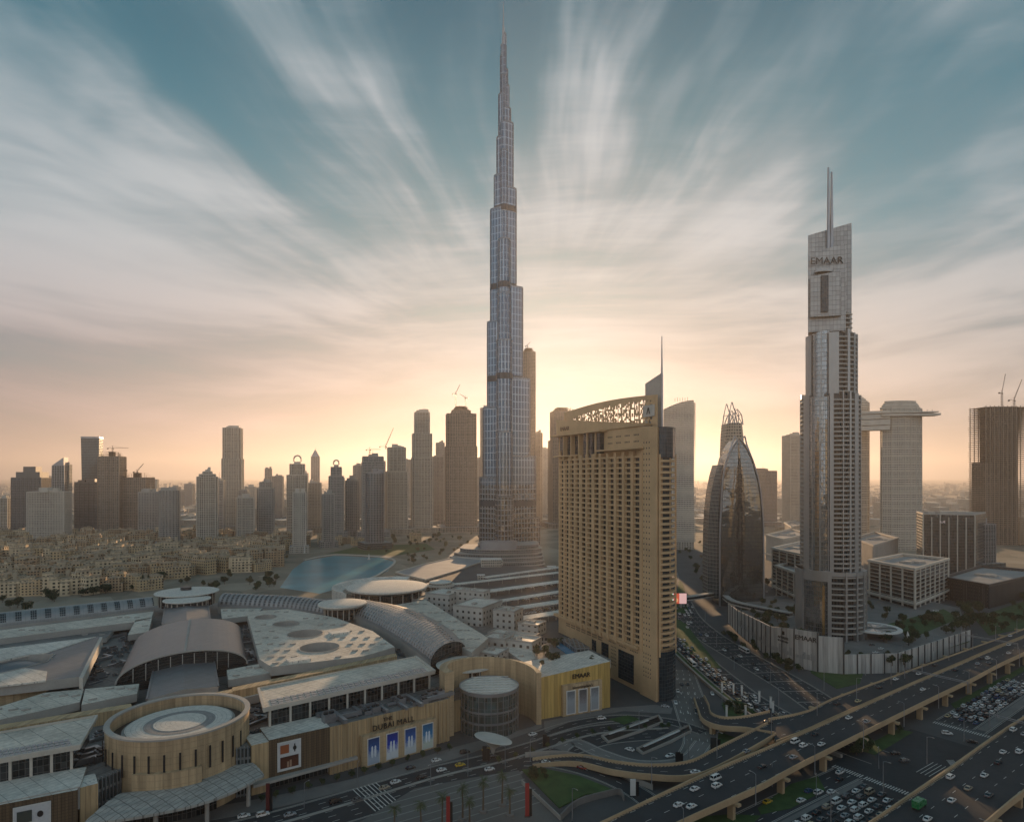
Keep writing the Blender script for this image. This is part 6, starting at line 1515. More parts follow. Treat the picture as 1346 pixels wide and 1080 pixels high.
def car_parts(kind, paint, detail):
    S = SHAPES[kind]; W = S['W'] / 2; m = MB(); rg = []
    for x, zl, zu in S['low']:
        k = .92 if abs(x) > 2 else 1; rg.append([(x, -W * k, zl), (x, W * k, zl), (x, W * k, zu * .8), (x, W * k * .94, zu), (x, -W * k * .94, zu), (x, -W * k, zu * .8)])
    m.loft([r[::-1] for r in rg]); m.face(rg[0][::1]); m.face(rg[-1][::-1])
    (x0, z0), (x1, z1), (x2, z2), (x3, z3) = S['cab']; t_ = W * .74; b_ = W * .93
    roof = [(x1, -t_, z1), (x2, -t_, z2), (x2, t_, z2), (x1, t_, z1)]; m.face(roof); 
    gl = MB(); 
    gl.face([(x3, -b_, z3), (x3, b_, z3), (x2, t_, z2 - .03), (x2, -t_, z2 - .03)]); gl.face([(x0, b_, z0), (x0, -b_, z0), (x1, -t_, z1 - .03), (x1, t_, z1 - .03)])
    for s_ in (-1, 1): gl.face([(x0, s_ * b_, z0), (x3, s_ * b_, z3), (x2, s_ * t_, z2 - .03), (x1, s_ * t_, z1 - .03)][::s_ * -1])
    for s_ in (-1, 1):
        for xx in ((x0 * .0 + (x1 + x2) / 2),): m.beam((xx, s_ * (b_ + .01), z0), (xx, s_ * (t_ + .01), z1), .12, .06)
        m.beam((x0, s_ * b_, z0), (x1, s_ * t_, z1), .14, .1); m.beam((x3, s_ * b_, z3), (x2, s_ * t_, z2), .1, .08)
    wh = []
    for x in (-S['L'] * .3, S['L'] * .31):
        for s_ in (-1, 1):
            w_ = MB(); n = 12; r_ = .34; y0, y1 = s_ * (W - .2), s_ * (W + .02)
            ra = [(x + r_ * math.cos(2*math.pi*i/n), y0, .34 + r_ * math.sin(2*math.pi*i/n)) for i in range(n)]; rb = [(p[0], y1, p[2]) for p in ra]
            w_.loft([ra, rb] if s_ < 0 else [rb, ra]); w_.face(rb if s_ < 0 else rb[::-1]); w_.face([(x + (p[0] - x) * .55, y1 * 1.006, .34 + (p[2] - .34) * .55) for p in (rb if s_ < 0 else rb[::-1])], None, 1); wh.append(w_)
    tl = MB(); hl_ = MB()
    xb, xf = S['low'][0][0], S['low'][-1][0]
    for s_ in (-1, 1):
        tl.box(xb, s_ * W * .72, S['low'][0][2] * .72, .08, .34, .16); hl_.box(xf - .03, s_ * W * .7, S['low'][-1][2] * .78, .1, .36, .14)
    return m, gl, wh, tl, hl_
PROTO = {}
NEAR = 345
SMB = MB(); SC = list(PAINT); SMATS = [PAINT[c] for c in SC] + [M['glass_d'], TYRE]
def vehicle(kind, colour, x, y, z, ang, label, near, group='cars on the streets'):
    if 'roof car park' in label or 'distant boulevard' in label or 'behind the glass sail' in label:
        m, gl, wh, tl, hl_ = car_parts(kind, colour, False); c, q = math.cos(ang), math.sin(ang)
        for o, mi in [(m, SC.index(colour)), (gl, len(SC))] + [(w_, len(SC) + 1) for w_ in wh]:
            b = len(SMB.v); SMB.v.extend([(x + v[0] * c - v[1] * q, y + v[0] * q + v[1] * c, z + v[2]) for v in o.v]); SMB.f.extend([tuple(i + b for i in f) for f in o.f]); SMB.uv.extend(o.uv); SMB.mi.extend([mi] * len(o.f))
        return
    key = (kind, colour, near)
    nm = {'saloon': 'car', 'suv': 'car', 'van': 'van'}[kind]
    cat = {'saloon': 'car', 'suv': 'car', 'van': 'van'}[kind]
    if key not in PROTO:
        m, gl, wh, tl, hl_ = car_parts(kind, colour, near)
        if near:
            th = empty(nm, (0, 0, 0), label, cat, group); m.build('body', PAINT[colour], th); gl.build('window', M['glass_d'], th)
            for w_ in wh: w_.build('wheel', [TYRE, M['steel']], th)
            tl.build('tail_light', LAMPR, th); hl_.build('headlight', LAMPW, th)
        else:
            base = len(m.v)
            def merge(o, mi):
                b = len(m.v); m.v.extend(o.v); m.f.extend([tuple(i + b for i in f) for f in o.f]); m.uv.extend(o.uv); m.mi.extend([mi] * len(o.f))
            merge(gl, 1); [merge(w_, 2) for w_ in wh]; merge(tl, 3); th = m.build(nm, [PAINT[colour], M['glass_d'], TYRE, LAMPR], None, local=True)
        PROTO[key] = th; o = th
    else: o = copy_tree(PROTO[key])
    o.location = (x, y, z); o.rotation_euler = (0, 0, ang); tag(o, label, cat, group); return o
cr_ = random.Random(11); ORD = ['first', 'second', 'third', 'fourth', 'fifth', 'sixth', 'seventh', 'eighth', 'ninth', 'tenth', 'eleventh', 'twelfth', 'thirteenth', 'fourteenth', 'fifteenth', 'sixteenth', 'seventeenth', 'eighteenth', 'nineteenth', 'twentieth', 'twenty-first', 'twenty-second', 'twenty-third', 'twenty-fourth', 'twenty-fifth', 'twenty-sixth', 'twenty-seventh', 'twenty-eighth', 'twenty-ninth', 'thirtieth']
def pick(): return cr_.choices(['white', 'silver', 'black', 'grey', 'red', 'blue', 'cream', 'beige'], [40, 13, 20, 12, 3, 3, 4, 4])[0], cr_.choices(['saloon', 'suv', 'van'], [50, 40, 8])[0]
KN = {'saloon': 'saloon', 'suv': 'estate car', 'van': 'van'}
def lane_cars(path, off, ds, where, rev=False, zoff=.06, sel=None):
    for i, d in enumerate(ds):
        c_, k = pick(); c_, k = (sel[i] if sel and sel[i] else (c_, k)); p, a = path.at(d, off)
        vehicle(k, c_, p.x, p.y, p.z + zoff, a + (math.pi if rev else 0), f'{c_} {KN[k]}, {ORD[i]} in {where}', p.y < NEAR)
def near_px(path, px, py, z):
    g_ = G(px, py, z); best = min(range(0, int(path.L)), key=lambda d: (path.at(d)[0].xy - g_.xy).length); p, a = path.at(best); n = Vector((-math.sin(a), math.cos(a))); return best, (g_.xy - p.xy).dot(n)
def px_cars(path, items, where, z, rev=False, zoff=.06):
    for i, (px, py, c_, k) in enumerate(items):
        d, off = near_px(path, px, py, z); p, a = path.at(d, off); vehicle(k, c_, p.x, p.y, p.z + zoff, a + (math.pi if rev else 0), f'{c_} {KN[k]} {where}, {ORD[i]} from the near end', p.y < NEAR)
px_cars(P1, [(892, 1059, 'white', 'saloon'), (909, 1061, 'white', 'saloon'), (913, 1038, 'white', 'saloon'), (941, 1024, 'white', 'van'), (942, 1034, 'white', 'suv'), (1003, 1008, 'black', 'saloon'), (1043, 996, 'silver', 'saloon'), (1045, 976, 'white', 'van'), (1056, 981, 'white', 'suv'), (1071, 966, 'black', 'saloon'), (1080, 979, 'white', 'saloon'), (1116, 944, 'white', 'saloon'), (1140, 949, 'silver', 'saloon'), (1213, 907, 'white', 'saloon'), (1256, 881, 'black', 'saloon'), (1285, 873, 'silver', 'saloon'), (1289, 866, 'black', 'saloon'), (1298, 866, 'white', 'suv'), (1300, 872, 'grey', 'saloon'), (1326, 859, 'white', 'saloon')], 'on the wide flyover', ZF)
px_cars(P2, [(1101, 925, 'black', 'saloon'), (1128, 922, 'cream', 'saloon'), (1156, 904, 'black', 'saloon'), (1178, 893, 'white', 'saloon'), (1208, 886, 'white', 'saloon'), (1228, 875, 'black', 'saloon'), (1326, 848, 'white', 'saloon'), (1328, 836, 'white', 'saloon')], 'on the upper carriageway of the flyover', ZF)
px_cars(P3, [(1010, 951, 'black', 'saloon')], 'on the curling slip road', 8); px_cars(P4, [(915, 1013, 'white', 'saloon'), (981, 990, 'silver', 'saloon')], 'on the rising slip road', 7.5)
px_cars(P5, [(1220, 1077, 'white', 'saloon'), (1251, 1053, 'white', 'saloon'), (1250, 1022, 'white', 'suv'), (1273, 1037, 'beige', 'saloon'), (1294, 1020, 'white', 'saloon'), (1312, 1003, 'black', 'saloon'), (1319, 989, 'white', 'saloon'), (1340, 989, 'white', 'suv'), (1346, 966, 'silver', 'saloon'), (1332, 960, 'white', 'suv'), (1300, 1046, 'grey', 'saloon')], 'on the corner flyover', ZF)
px_cars(R_mall, [(322, 1073, 'white', 'saloon'), (345, 1072, 'white', 'suv'), (380, 1072, 'silver', 'saloon'), (440, 1055, 'black', 'suv'), (506, 1036, 'beige', 'saloon'), (519, 1029, 'white', 'saloon'), (574, 1000, 'white', 'saloon'), (580, 1013, 'white', 'saloon'), (606, 1006, 'yellow', 'saloon'), (643, 1012, 'white', 'saloon'), (640, 986, 'yellow', 'saloon'), (647, 995, 'black', 'saloon'), (700, 966, 'white', 'saloon'), (470, 1052, 'grey', 'saloon'), (540, 1010, 'black', 'saloon'), (555, 1022, 'black', 'saloon'), (610, 990, 'black', 'suv')], 'in the street before the mall', 0)
px_cars(R_low, [(718, 1003, 'white', 'saloon'), (765, 1010, 'red', 'saloon')], 'behind the dark garden', 0); px_cars(R_loop, [(828, 986, 'white', 'saloon'), (881, 994, 'white', 'saloon')], 'on the loop left of the hotel junction', 0)
px_cars(R_hot, [(790, 945, 'white', 'suv'), (874, 929, 'silver', 'saloon')], 'on the lane at the hotel foot', 0)
px_cars(R_junc, [(885, 896, 'white', 'suv'), (896, 900, 'black', 'saloon'), (904, 900, 'black', 'saloon'), (891, 909, 'white', 'saloon'), (888, 924, 'white', 'saloon'), (915, 934, 'black', 'saloon'), (936, 912, 'white', 'saloon')], 'at the hotel junction', 0)
LN = ['leftmost', 'second', 'third', 'fourth', 'fifth', 'sixth', 'seventh']
for k in range(7):
    d = 102 - 3 * (k % 2) - k * .6; ds = []
    while d > 38: ds.append(d); d -= cr_.uniform(6.2, 8.2)
    lane_cars(R_x, 13 - 3.75 * k - 1.6, [x for x in ds], f'the {LN[k]} lane of the queue below the flyovers', zoff=.08)
px_cars(R_y, [(1064, 1040, 'blue', 'saloon'), (1075, 1043, 'white', 'suv'), (1092, 1042, 'white', 'saloon'), (1104, 1016, 'white', 'saloon'), (1104, 1025, 'black', 'saloon'), (1008, 1055, 'yellow', 'saloon'), (1053, 1053, 'white', 'saloon'), (1130, 1003, 'silver', 'saloon')], 'in the dark lane under the flyover', 0)
for i, (px, py, c_, k, a) in enumerate(((1245, 965, 'white', 'suv', -.3), (1278, 976, 'black', 'saloon', -.2), (1177, 991, 'black', 'saloon', 0), (1189, 1001, 'grey', 'suv', .3), (1287, 945, 'black', 'saloon', .66))):
    p = G(px, py); vehicle(k, c_, p.x, p.y, .14, a, f'{c_} {KN[k]} crossing the open junction, {ORD[i]} of five', p.y < NEAR)
for k in range(5):
    d = 10 + (k % 2) * 3; ds = []
    while d < 118: ds.append(d); d += cr_.uniform(6.2, 9.5)
    lane_cars(R_q2, 6.6 - 3.3 * k, ds, f'the {LN[k]} lane of the far crossroads queue')
for k in range(4):
    d = 70 + 5 * k; ds = []
    while d < R_q3.L - 60: 
        ds.append(d); d += cr_.uniform(6.6, 12 if k < 3 else 34)
    lane_cars(R_q3, -7.2 + 3.7 * k, ds[:30], f'the {LN[k]} lane of the boulevard queue', rev=True)
for k, (d0, d1, g1_, g2_) in enumerate(((20, 60, 8, 16), (20, 75, 7, 12), (10, 90, 7, 14), (30, R_q4.L - 90, 18, 44), (40, R_q4.L - 80, 22, 50), (50, R_q4.L - 80, 25, 60))):
    d = d0; ds = []
    while d < d1: ds.append(d); d += cr_.uniform(g1_, g2_)
    lane_cars(R_q4, 9.8 - 3.9 * k, ds[:30], f'the {LN[k]} lane beyond the boulevard barrier')
for k in range(3):
    d = 20; ds = []
    while d < 330: ds.append(d); d += cr_.uniform(14, 34)
    lane_cars(R_far, -8 + 8 * k, ds[:14], f'the {LN[k]} lane of the distant boulevard')
# bus pair, green lorry
def bus(px, py, path, z, colour, label, L=12):
    d, off = near_px(path, px, py, z); p, a = path.at(d, off); th = empty('bus', (0, 0, 0), label, 'bus'); m = MB(); m.box(0, 0, .4, L, 2.5, 2.7); m.box(-L * .1, 0, 3.1, L * .35, 1.6, .35); m.build('body', PAINT[colour], th)
    m = MB(); m.box(0, 0, 1.6, L * .94, 2.56, .95); m.box(L / 2, 0, 1.3, .08, 2.2, 1.4); m.build('window', M['glass_d'], th)
    for x in (-L * .3, L * .32):
        for s_ in (-1, 1):
            w_ = MB(); r_ = .5; ra = [(x + r_ * math.cos(2*math.pi*i/12), s_ * 1.0, .5 + r_ * math.sin(2*math.pi*i/12)) for i in range(12)]; rb = [(q[0], s_ * 1.28, q[2]) for q in ra]; w_.loft([ra, rb] if s_ < 0 else [rb, ra]); w_.face(rb if s_ < 0 else rb[::-1]); w_.build('wheel', TYRE, th)
    th.location = (p.x, p.y, p.z + .06); th.rotation_euler = (0, 0, a)
bus(909, 873, R_q3, 0, 'white', 'white bus beside the boulevard queue near the hotel corner'); bus(978, 856, R_q4, 0, 'white', 'white bus with a dark window band beyond the boulevard barrier')
d, off = near_px(P5, 1209, 1061, ZF); p, a = P5.at(d, off); th = empty('lorry', (0, 0, 0), 'green box lorry at the bottom edge of the corner flyover', 'lorry'); m = MB(); m.box(-1, 0, .9, 5.2, 2.4, 2.6); m.build('box_body', PAINT['green'], th); m = MB(); m.box(2.7, 0, .6, 1.7, 2.2, 1.9); m.build('cab', PAINT['green'], th); m = MB(); m.box(3.4, 0, 1.5, .4, 2.0, .8); m.build('window', M['glass_d'], th)
for x in (-2.6, 2.4):
    for s_ in (-1, 1): m = MB(); m.box(x, s_ * 1.05, 0.02, .9, .3, .9); m.build('wheel', TYRE, th)
th.location = (p.x, p.y, p.z + .06); th.rotation_euler = (0, 0, a)
d, off = near_px(R_q2, 1293, 902, 0); p, a = R_q2.at(20, 8); 

# ---------------------------------------------------------------- lamps, poles, signs
lampP = None
def lamp(x, y, z, ang, h, label):
    global lampP
    if lampP is None:
        th = empty('street_lamp', (0, 0, 0), label, 'street lamp', 'street lamps along the flyovers and roads'); m = MB(); m.tube([(0, 0, 0), (0, 0, 6), (0, 0, 12)], [.22, .16, .11], 8); m.build('pole', M['steel'], th)
        m = MB(); m.tube([(0, 0, 11.8), (.8, 0, 12.3), (2.2, 0, 12.4)], [.08, .07, .06], 6); m.build('arm', M['steel'], th); m = MB(); m.box(2.5, 0, 12.3, .9, .32, .14); m.build('lamp_head', M['concrete'], th); lampP = th; o = th
    else: o = copy_tree(lampP)
    o.location = (x, y, z); o.rotation_euler = (0, 0, ang); o.scale = (h / 12,) * 3; tag(o, label); return o
for P_, off, step, s0, nm, n in ((P1, w1 / 2 - .4, 42, 60, 'the inner parapet of the wide flyover', 12), (P1, -w1 / 2 + .3, 42, 80, 'the outer parapet of the wide flyover', 12), (P5, -w5 / 2 + .3, 40, 120, 'the right parapet of the corner flyover', 5), (P5, w5 / 2 - .4, 40, 100, 'the left parapet of the corner flyover', 7), (P2, w2 / 2 - .3, 48, 30, 'the far parapet of the upper carriageway', 6)):
    for k in range(n):
        d = s0 + step * k
        if d > P_.L - 20: break
        p, a = P_.at(d, off); lamp(p.x, p.y, p.z, a - math.pi / 2 if off > 0 else a + math.pi / 2, 11.5, f'thin street lamp on {nm}, {ORD[k]} from its near end')
for k, (px, py) in enumerate(((400, 1062), (470, 1035), (566, 1035), (615, 1020), (664, 1010), (697, 1000), (840, 960), (905, 1004), (1015, 1034), (1073, 1048), (1155, 1010), (1300, 900), (982, 960), (949, 926), (1013, 900), (1055, 880), (965, 880), (942, 850), (927, 815), (776, 938))):
    p = G(px, py); lamp(p.x, p.y, .1, rnd.random() * 6, 10, f'street lamp standing on the ground, {ORD[k]} in the row from the mall street onwards')
# white upright posts along the boulevard, checkpoints
for k, (px, py) in enumerate(((949, 910), (964, 912), (975, 914), (998, 922), (1013, 930), (1016, 936), (980, 942), (955, 942))):
    p = G(px, py); th = empty('light_pylon', (p.x, p.y, 0), f'white upright pylon beside the loop garden, {ORD[k]} of eight', 'pylon', 'white pylons by the boulevard'); m = MB(); m.box(p.x, p.y, 0, .9, .9, 6); m.build('shaft', M['white'], th); m = MB(); m.box(p.x, p.y, 6, 1.3, 1.3, .35); m.build('cap', M['concrete'], th)
def totem(px, py, h, mat, label, w_=1.3, name='banner_post'):
    p = G(px, py); th = empty(name, (p.x, p.y, 0), label, 'banner'); m = MB(); m.box(p.x, p.y, 0, w_, .5, h); m.build('banner', mat, th); m = MB(); m.box(p.x, p.y, 0, w_ + .6, 1.2, .4); m.build('foot', M['dark'], th); m = MB(); m.box(p.x + w_ * .8, p.y + .5, 0, w_ * .7, .3, h * .82); m.build('back_panel', M['black'], th)
RD = pbr('red_banner', (.28, .02, .02), .6); totem(693, 1073, 13, RD, 'tall red banner post on the plaza edge by the garden', 1.6); totem(589, 1092, 13, RD, 'red banner post at the bottom edge among the palms', 1.4); totem(352, 1066, 11, pbr('dark_red', (.08, .01, .01), .6), 'dark red banner post beside the brown mall front', 1.4)
totem(637, 1000, 7, M['black'], 'black banner post by the dish canopy', 2); totem(716, 981, 6, M['black'], 'black banner post on the corner right of the dish canopy', 2); totem(891, 1002, 5, M['black'], 'dark kiosk sign left of the slip road wall', 2.2); totem(832, 1046, 7, M['white'], 'pale sign pillar at the end of the dark garden', 2.2); totem(938, 985, 6, M['dark'], 'dark booth on the wall corner below the hotel junction', 3)
# footbridge with a lit screen
fbm = WP([(870, 788), (905, 786), (945, 781), (965, 792), (1010, 802), (1040, 808)], 9); fb = empty('footbridge', (*fbm[2], 0), 'enclosed grey footbridge crossing the boulevard before the glass sail', 'footbridge'); D_ = dense([Vector(p) for p in fbm], 4); m = MB(); a, b = side(D_, 2.8), side(D_, -2.8)
m.prism([tuple(p) for p in a] + [tuple(p) for p in b[::-1]], 7.2, 11.2, bot=True); m.build('deck', [M['concrete']], fb); m = MB(); a, b = side(D_, 2.95), side(D_, -2.95); m.prism([tuple(p) for p in a] + [tuple(p) for p in b[::-1]], 8.4, 10.4, False); m.build('window_band', CG, fb)
for k in (3, 8, 12, 16): 
    p = D_[k]; m = MB(); m.cyl(p.x, p.y, 0, 7.2, 1.1, 12); m.build('pier', M['concrete'], fb)
c = G(890, 792, 8); bs = empty('billboard', (c.x, c.y - 3.4, 0), 'lit billboard screen with a red and pink picture hung on the footbridge', 'billboard'); y_ = c.y - 3.6; x0, x1 = XY(876, y_), XY(902.5, y_); z0, z1 = ZY(793, y_), ZY(779.5, y_)
def lit(name, c_, e): 
    m_, s, b = new_mat(name); b.inputs['Base Color'].default_value = (*c_, 1); b.inputs['Emission Color'].default_value = (*c_, 1); b.inputs['Emission Strength'].default_value = e; return m_
m = MB(); m.box((x0 + x1) / 2, y_ + .4, z0 - .4, x1 - x0 + .8, .6, z1 - z0 + .8); m.build('frame', M['dark'], bs)
for a, b, cc2 in ((0, .3, (.25, .42, .16)), (.3, .36, (.7, .65, .6)), (.36, .64, (.6, .10, .05)), (.64, 1, (.75, .45, .42))): m = MB(); m.face([(x0 + (x1 - x0) * a, y_, z0), (x0 + (x1 - x0) * b, y_, z0), (x0 + (x1 - x0) * b, y_, z1), (x0 + (x1 - x0) * a, y_, z1)]); m.build('screen', lit('screen_light', cc2, .45), bs)
m = MB(); cxs = x0 + (x1 - x0) * .5; m.face([(cxs + 1.6 * math.cos(2*math.pi*i/14), y_ - .05, z0 + 3.4 + 1.9 * math.sin(2*math.pi*i/14)) for i in range(14)]); m.build('screen', lit('screen_face', (.75, .35, .15), .45), bs)

# ---------------------------------------------------------------- hoarding with letters, terrace
HP = [G(957, 818), G(970, 832), G(1013, 865), G(1044, 876), G(1075, 883), G(1109, 886), G(1180, 884), G(1276, 850)]; HZ = [17, 19, 23, 26, 26.5, 22, 13.6, 12.4]
hw = empty('hoarding', (HP[4].x, HP[4].y, 0), 'long pale hoarding wall with printed letters round the grey tower plot', 'hoarding'); HM = ribbed('hoarding_panel', (.40, .39, .37), 3.0, .1, dark=.8)
for i in range(7):
    a, b = HP[i].xy, HP[i + 1].xy; d = (b - a).normalized(); n = Vector((d.y, -d.x)); m = MB(); z_ = (HZ[i] + HZ[i + 1]) / 2 if i < 5 else 13; 
    m.prism([a, b, b - n * .8, a - n * .8], 0, [HZ[i], HZ[i + 1], HZ[i + 1], HZ[i]] if i < 4 else z_); pnl = m.build('panel', HM, hw); m = MB(); k = int((b - a).length / 9)
    for j in range(k + 1): q_ = a + (b - a) * j / max(1, k); m.box(q_.x + n.x * .3, q_.y + n.y * .3, 0, .5, .5, z_ + .4)
    m.build('post', M['dark'], pnl)
a, b = HP[3].xy, HP[4].xy; d = (b - a).normalized(); n = Vector((d.y, -d.x)); c = a + (b - a) * .5 + n * .4; text('lettering', 'EMAAR', 4.6, .15, M['text'], (c.x, c.y, 19.5), (d.x, d.y, 0), hw)
a, b = HP[2].xy, HP[3].xy; d = (b - a).normalized(); n = Vector((d.y, -d.x)); c = a + (b - a) * .55 + n * .4; text('lettering', 'ADDRESS', 2.4, .1, M['text'], (c.x, c.y, 17.0), (d.x, d.y, 0), hw); text('lettering', 'BOULEVARD', 1.7, .1, M['text'], (c.x, c.y, 14.8), (d.x, d.y, 0), hw)
m = MB(); m.box(c.x, c.y, 20, 2.4, .3, 2.4, math.atan2(d.y, d.x)); m.build('emblem', M['text'], hw)
rr = random.Random(5)
for i in (1, 2, 3):
    m = MB()
    a, b = HP[i].xy, HP[i + 1].xy; d = (b - a).normalized(); n = Vector((d.y, -d.x)); L = (b - a).length; x = 1
    while x < L - 2:
        hgt = rr.uniform(2, 6.5); w_ = rr.uniform(1, 2.4); q0 = a + d * x + n * .35; q1 = a + d * (x + w_) + n * .35; m.face([(*q0, 7), (*q1, 7), (*q1, 7 + hgt), (*q0, 7 + hgt)]); x += w_ + .5
    m.build('printed_skyline', pbr('pale_print', (.30, .30, .29), .7), hw)
TP = WP([(968, 826), (1013, 859), (1046, 870), (1075, 876), (1109, 878), (1180, 876), (1272, 846), (1262, 806), (1200, 790), (1100, 785), (1000, 790), (975, 800)], 0); sheet('terrace', TP, 5.0, M['paving'], 0.0)
for px, lb in (([(1186, 858), (1260, 832), (1275, 843), (1200, 866)], 1), ([(1166, 820), (1240, 800), (1262, 812), (1200, 838)], 2)): sheet('grass', WP(px, 5), 5.08, M['grass'])
m = MB(); p = G(1193, 845, 5); m.tube([(p.x, p.y, 5), (p.x + .4, p.y, 9), (p.x, p.y, 14)], [.9, 1.4, .2], 10); tag(m.build('sculpture', M['white'], None, smooth=True), 'slim white leaf shaped sculpture on the terrace', 'sculpture')
for i, (px, py, c_) in enumerate(((1151, 858, 'white'), (1158, 853, 'white'), (1155, 866, 'silver'), (1166, 862, 'black'), (1146, 848, 'grey'), (1140, 862, 'black'), (1230, 803, 'white'), (1222, 808, 'grey'))): p = G(px, py, 5); vehicle('saloon', c_, p.x, p.y, 5.05, rr.random() * 3, f'{c_} saloon parked on the tower terrace, {ORD[i]} of eight', False)
k = 0
for r_ in range(4):
    for i in range(8):
        if rr.random() < .25: continue
        p = G(1008 + i * 7 + r_ * 4, 778 + r_ * 6.5); c_ = pick()[0]; vehicle('saloon', c_, p.x, p.y, .06, 1.1, f'{c_} saloon in the car park behind the glass sail, row {ORD[r_]}, {ORD[i]} from the left', False, 'cars in the car park behind the glass sail')

# ---------------------------------------------------------------- trees and palms
def leaf_mat(name, c): 
    m_, s, b = new_mat(name); pos = s.n('ShaderNodeNewGeometry').outputs['Position']; k = s.rng(s.noise(pos, .8, 3, .6), .3, .7, .5, 1.5); s.set(b.inputs['Base Color'], s.mix(1.0, c, s.xyz(k, k, k), 'MULTIPLY')); b.inputs['Roughness'].default_value = .8; return m_
LF = [leaf_mat('leaf_dark', (.030, .048, .018)), leaf_mat('leaf_mid', (.050, .072, .025)), leaf_mat('leaf_olive', (.075, .075, .035))]
def crown_mb(r_, h, n, seed, lump=5):
    m = MB(); rr = random.Random(seed); cs = [(rr.uniform(-.5, .5) * r_, rr.uniform(-.5, .5) * r_, h * rr.uniform(.45, .85), rr.uniform(.4, .65) * r_) for _ in range(lump)]
    for i in range(n):
        c = rr.choice(cs); v = Vector((rr.gauss(0, 1), rr.gauss(0, 1), rr.gauss(0, .8))).normalized() * c[3] * rr.uniform(.55, 1.05); p = Vector(c[:3]) + v; s_ = rr.uniform(.06, .15) * r_
        a = Vector((rr.gauss(0, 1), rr.gauss(0, 1), rr.gauss(0, 1))).normalized(); b = a.cross(Vector((rr.gauss(0, 1), rr.gauss(0, 1), rr.gauss(0, 1)))).normalized(); m.face([p + a * s_, p + b * s_, p - a * s_, p - b * s_ * .8])
    return m
TREES = []
def tree(x, y, z, h, label, v=None, name='tree', cat='tree', group=None):
    v = rnd.randrange(6) if v is None else v
    while len(TREES) < 6: TREES.append(None)
    if TREES[v] is None:
        th = empty(name, (0, 0, 0), label, cat); crown_mb(3.4, 8, 800, 40 + v, 6 + v % 3).build('crown', LF[v % 3], th); m = MB(); m.tube([(0, 0, 0), (.15, 0, 1.8), (0, .1, 3.6)], [.28, .2, .14], 7)
        for a in (0, 2.1, 4.2): m.tube([(0, 0, 2.6), (math.cos(a) * 1.1, math.sin(a) * 1.1, 4.6)], [.12, .05], 5)
        m.build('trunk', M['bark'], th); TREES[v] = th; o = th
    else: o = copy_tree(TREES[v])
    o.name = name; o.location = (x, y, z - .02); s_ = h / 8; o.scale = (s_ * rnd.uniform(.9, 1.3), s_ * rnd.uniform(.9, 1.3), s_); o.rotation_euler = (0, 0, rnd.random() * 6); tag(o, label, cat, group); 
    return o
def trees_in(px, z, n, h, where, group, v=None, seed=1):
    rr = random.Random(seed); xs = [p[0] for p in px]; ys = [p[1] for p in px]; k = 0; pts = []; t_ = 0
    while k < n and t_ < 3000:
        t_ += 1; x, y = rr.uniform(min(xs), max(xs)), rr.uniform(min(ys), max(ys))
        if inpoly(x, y, px): pts.append((x, y)); k += 1
    pts.sort()
    for i, (x, y) in enumerate(pts): p = G(x, y, z); tree(p.x, p.y, z, h * rr.uniform(.7, 1.25), (f'green tree {where}, {ORD[i]} from the left' if i < 30 else f'green tree {where}, near the right end'), v, group=group)
trees_in([(1240, 800), (1300, 795), (1310, 815), (1262, 830), (1240, 815)], 2, 14, 10, 'in the dark clump right of the framed office', 'trees right of the framed office', seed=2)
trees_in([(1160, 828), (1262, 808), (1270, 828), (1200, 850), (1160, 845)], 5, 26, 7, 'on the terrace before the framed office', 'trees on the tower terrace', seed=3)
trees_in([(1100, 848), (1140, 862), (1150, 874), (1110, 872)], 5, 4, 6, 'at the right foot of the grey tower', 'trees at the grey tower foot', seed=4)
trees_in([(1155, 868), (1190, 864), (1200, 872), (1180, 878)], 5, 5, 7, 'in the front corner of the terrace', 'trees in the terrace corner', seed=14)
trees_in([(975, 812), (1000, 806), (1075, 828), (1072, 848), (1010, 842)], 5, 22, 9, 'behind the lettered hoarding', 'trees behind the hoarding', seed=5)
trees_in([(955, 825), (968, 838), (1060, 885), (1045, 888), (975, 858), (948, 835)], 0, 16, 6, 'along the street side of the hoarding', 'trees before the hoarding', seed=6)
trees_in([(1270, 828), (1346, 800), (1380, 800), (1300, 838)], 0, 14, 7, 'by the far upper carriageway', 'trees by the upper carriageway', seed=7)
trees_in([(955, 928), (990, 930), (992, 942), (965, 944)], .3, 6, 5, 'in the loop garden', 'trees in the loop garden', seed=8)
trees_in([(1110, 988), (1175, 965), (1190, 960), (1130, 996)], .3, 6, 6, 'under the wide flyover', 'trees under the flyover', seed=9)
trees_in([(955, 775), (970, 785), (985, 815), (960, 812)], 0, 6, 7, 'at the foot of the glass sail', 'trees at the glass sail', seed=10)
trees_in([(700, 850), (740, 845), (745, 862), (722, 882), (708, 876)], 22.3, 14, 5, 'beside the roof pool', 'trees on the pool deck', seed=12)
trees_in([(780, 862), (800, 866), (770, 876)], 22.3, 3, 3.2, 'on the near edge of the pool deck', 'shrubs on the pool deck edge', seed=13)
trees_in([(0, 792), (110, 772), (210, 762), (215, 772), (120, 790), (20, 806)], 0, 30, 11, 'in the dark belt behind the mall vault', 'trees behind the mall', v=0, seed=15)
trees_in([(210, 765), (345, 750), (365, 760), (360, 775), (290, 778)], 0, 22, 9, 'in the belt between the low quarter and the lake', 'trees beside the lake', seed=51)
trees_in([(690, 1012), (712, 1010), (725, 1020), (705, 1030)], .5, 10, 3.2, 'in the hedge of the dark garden', 'shrubs of the dark garden', v=0, seed=16)
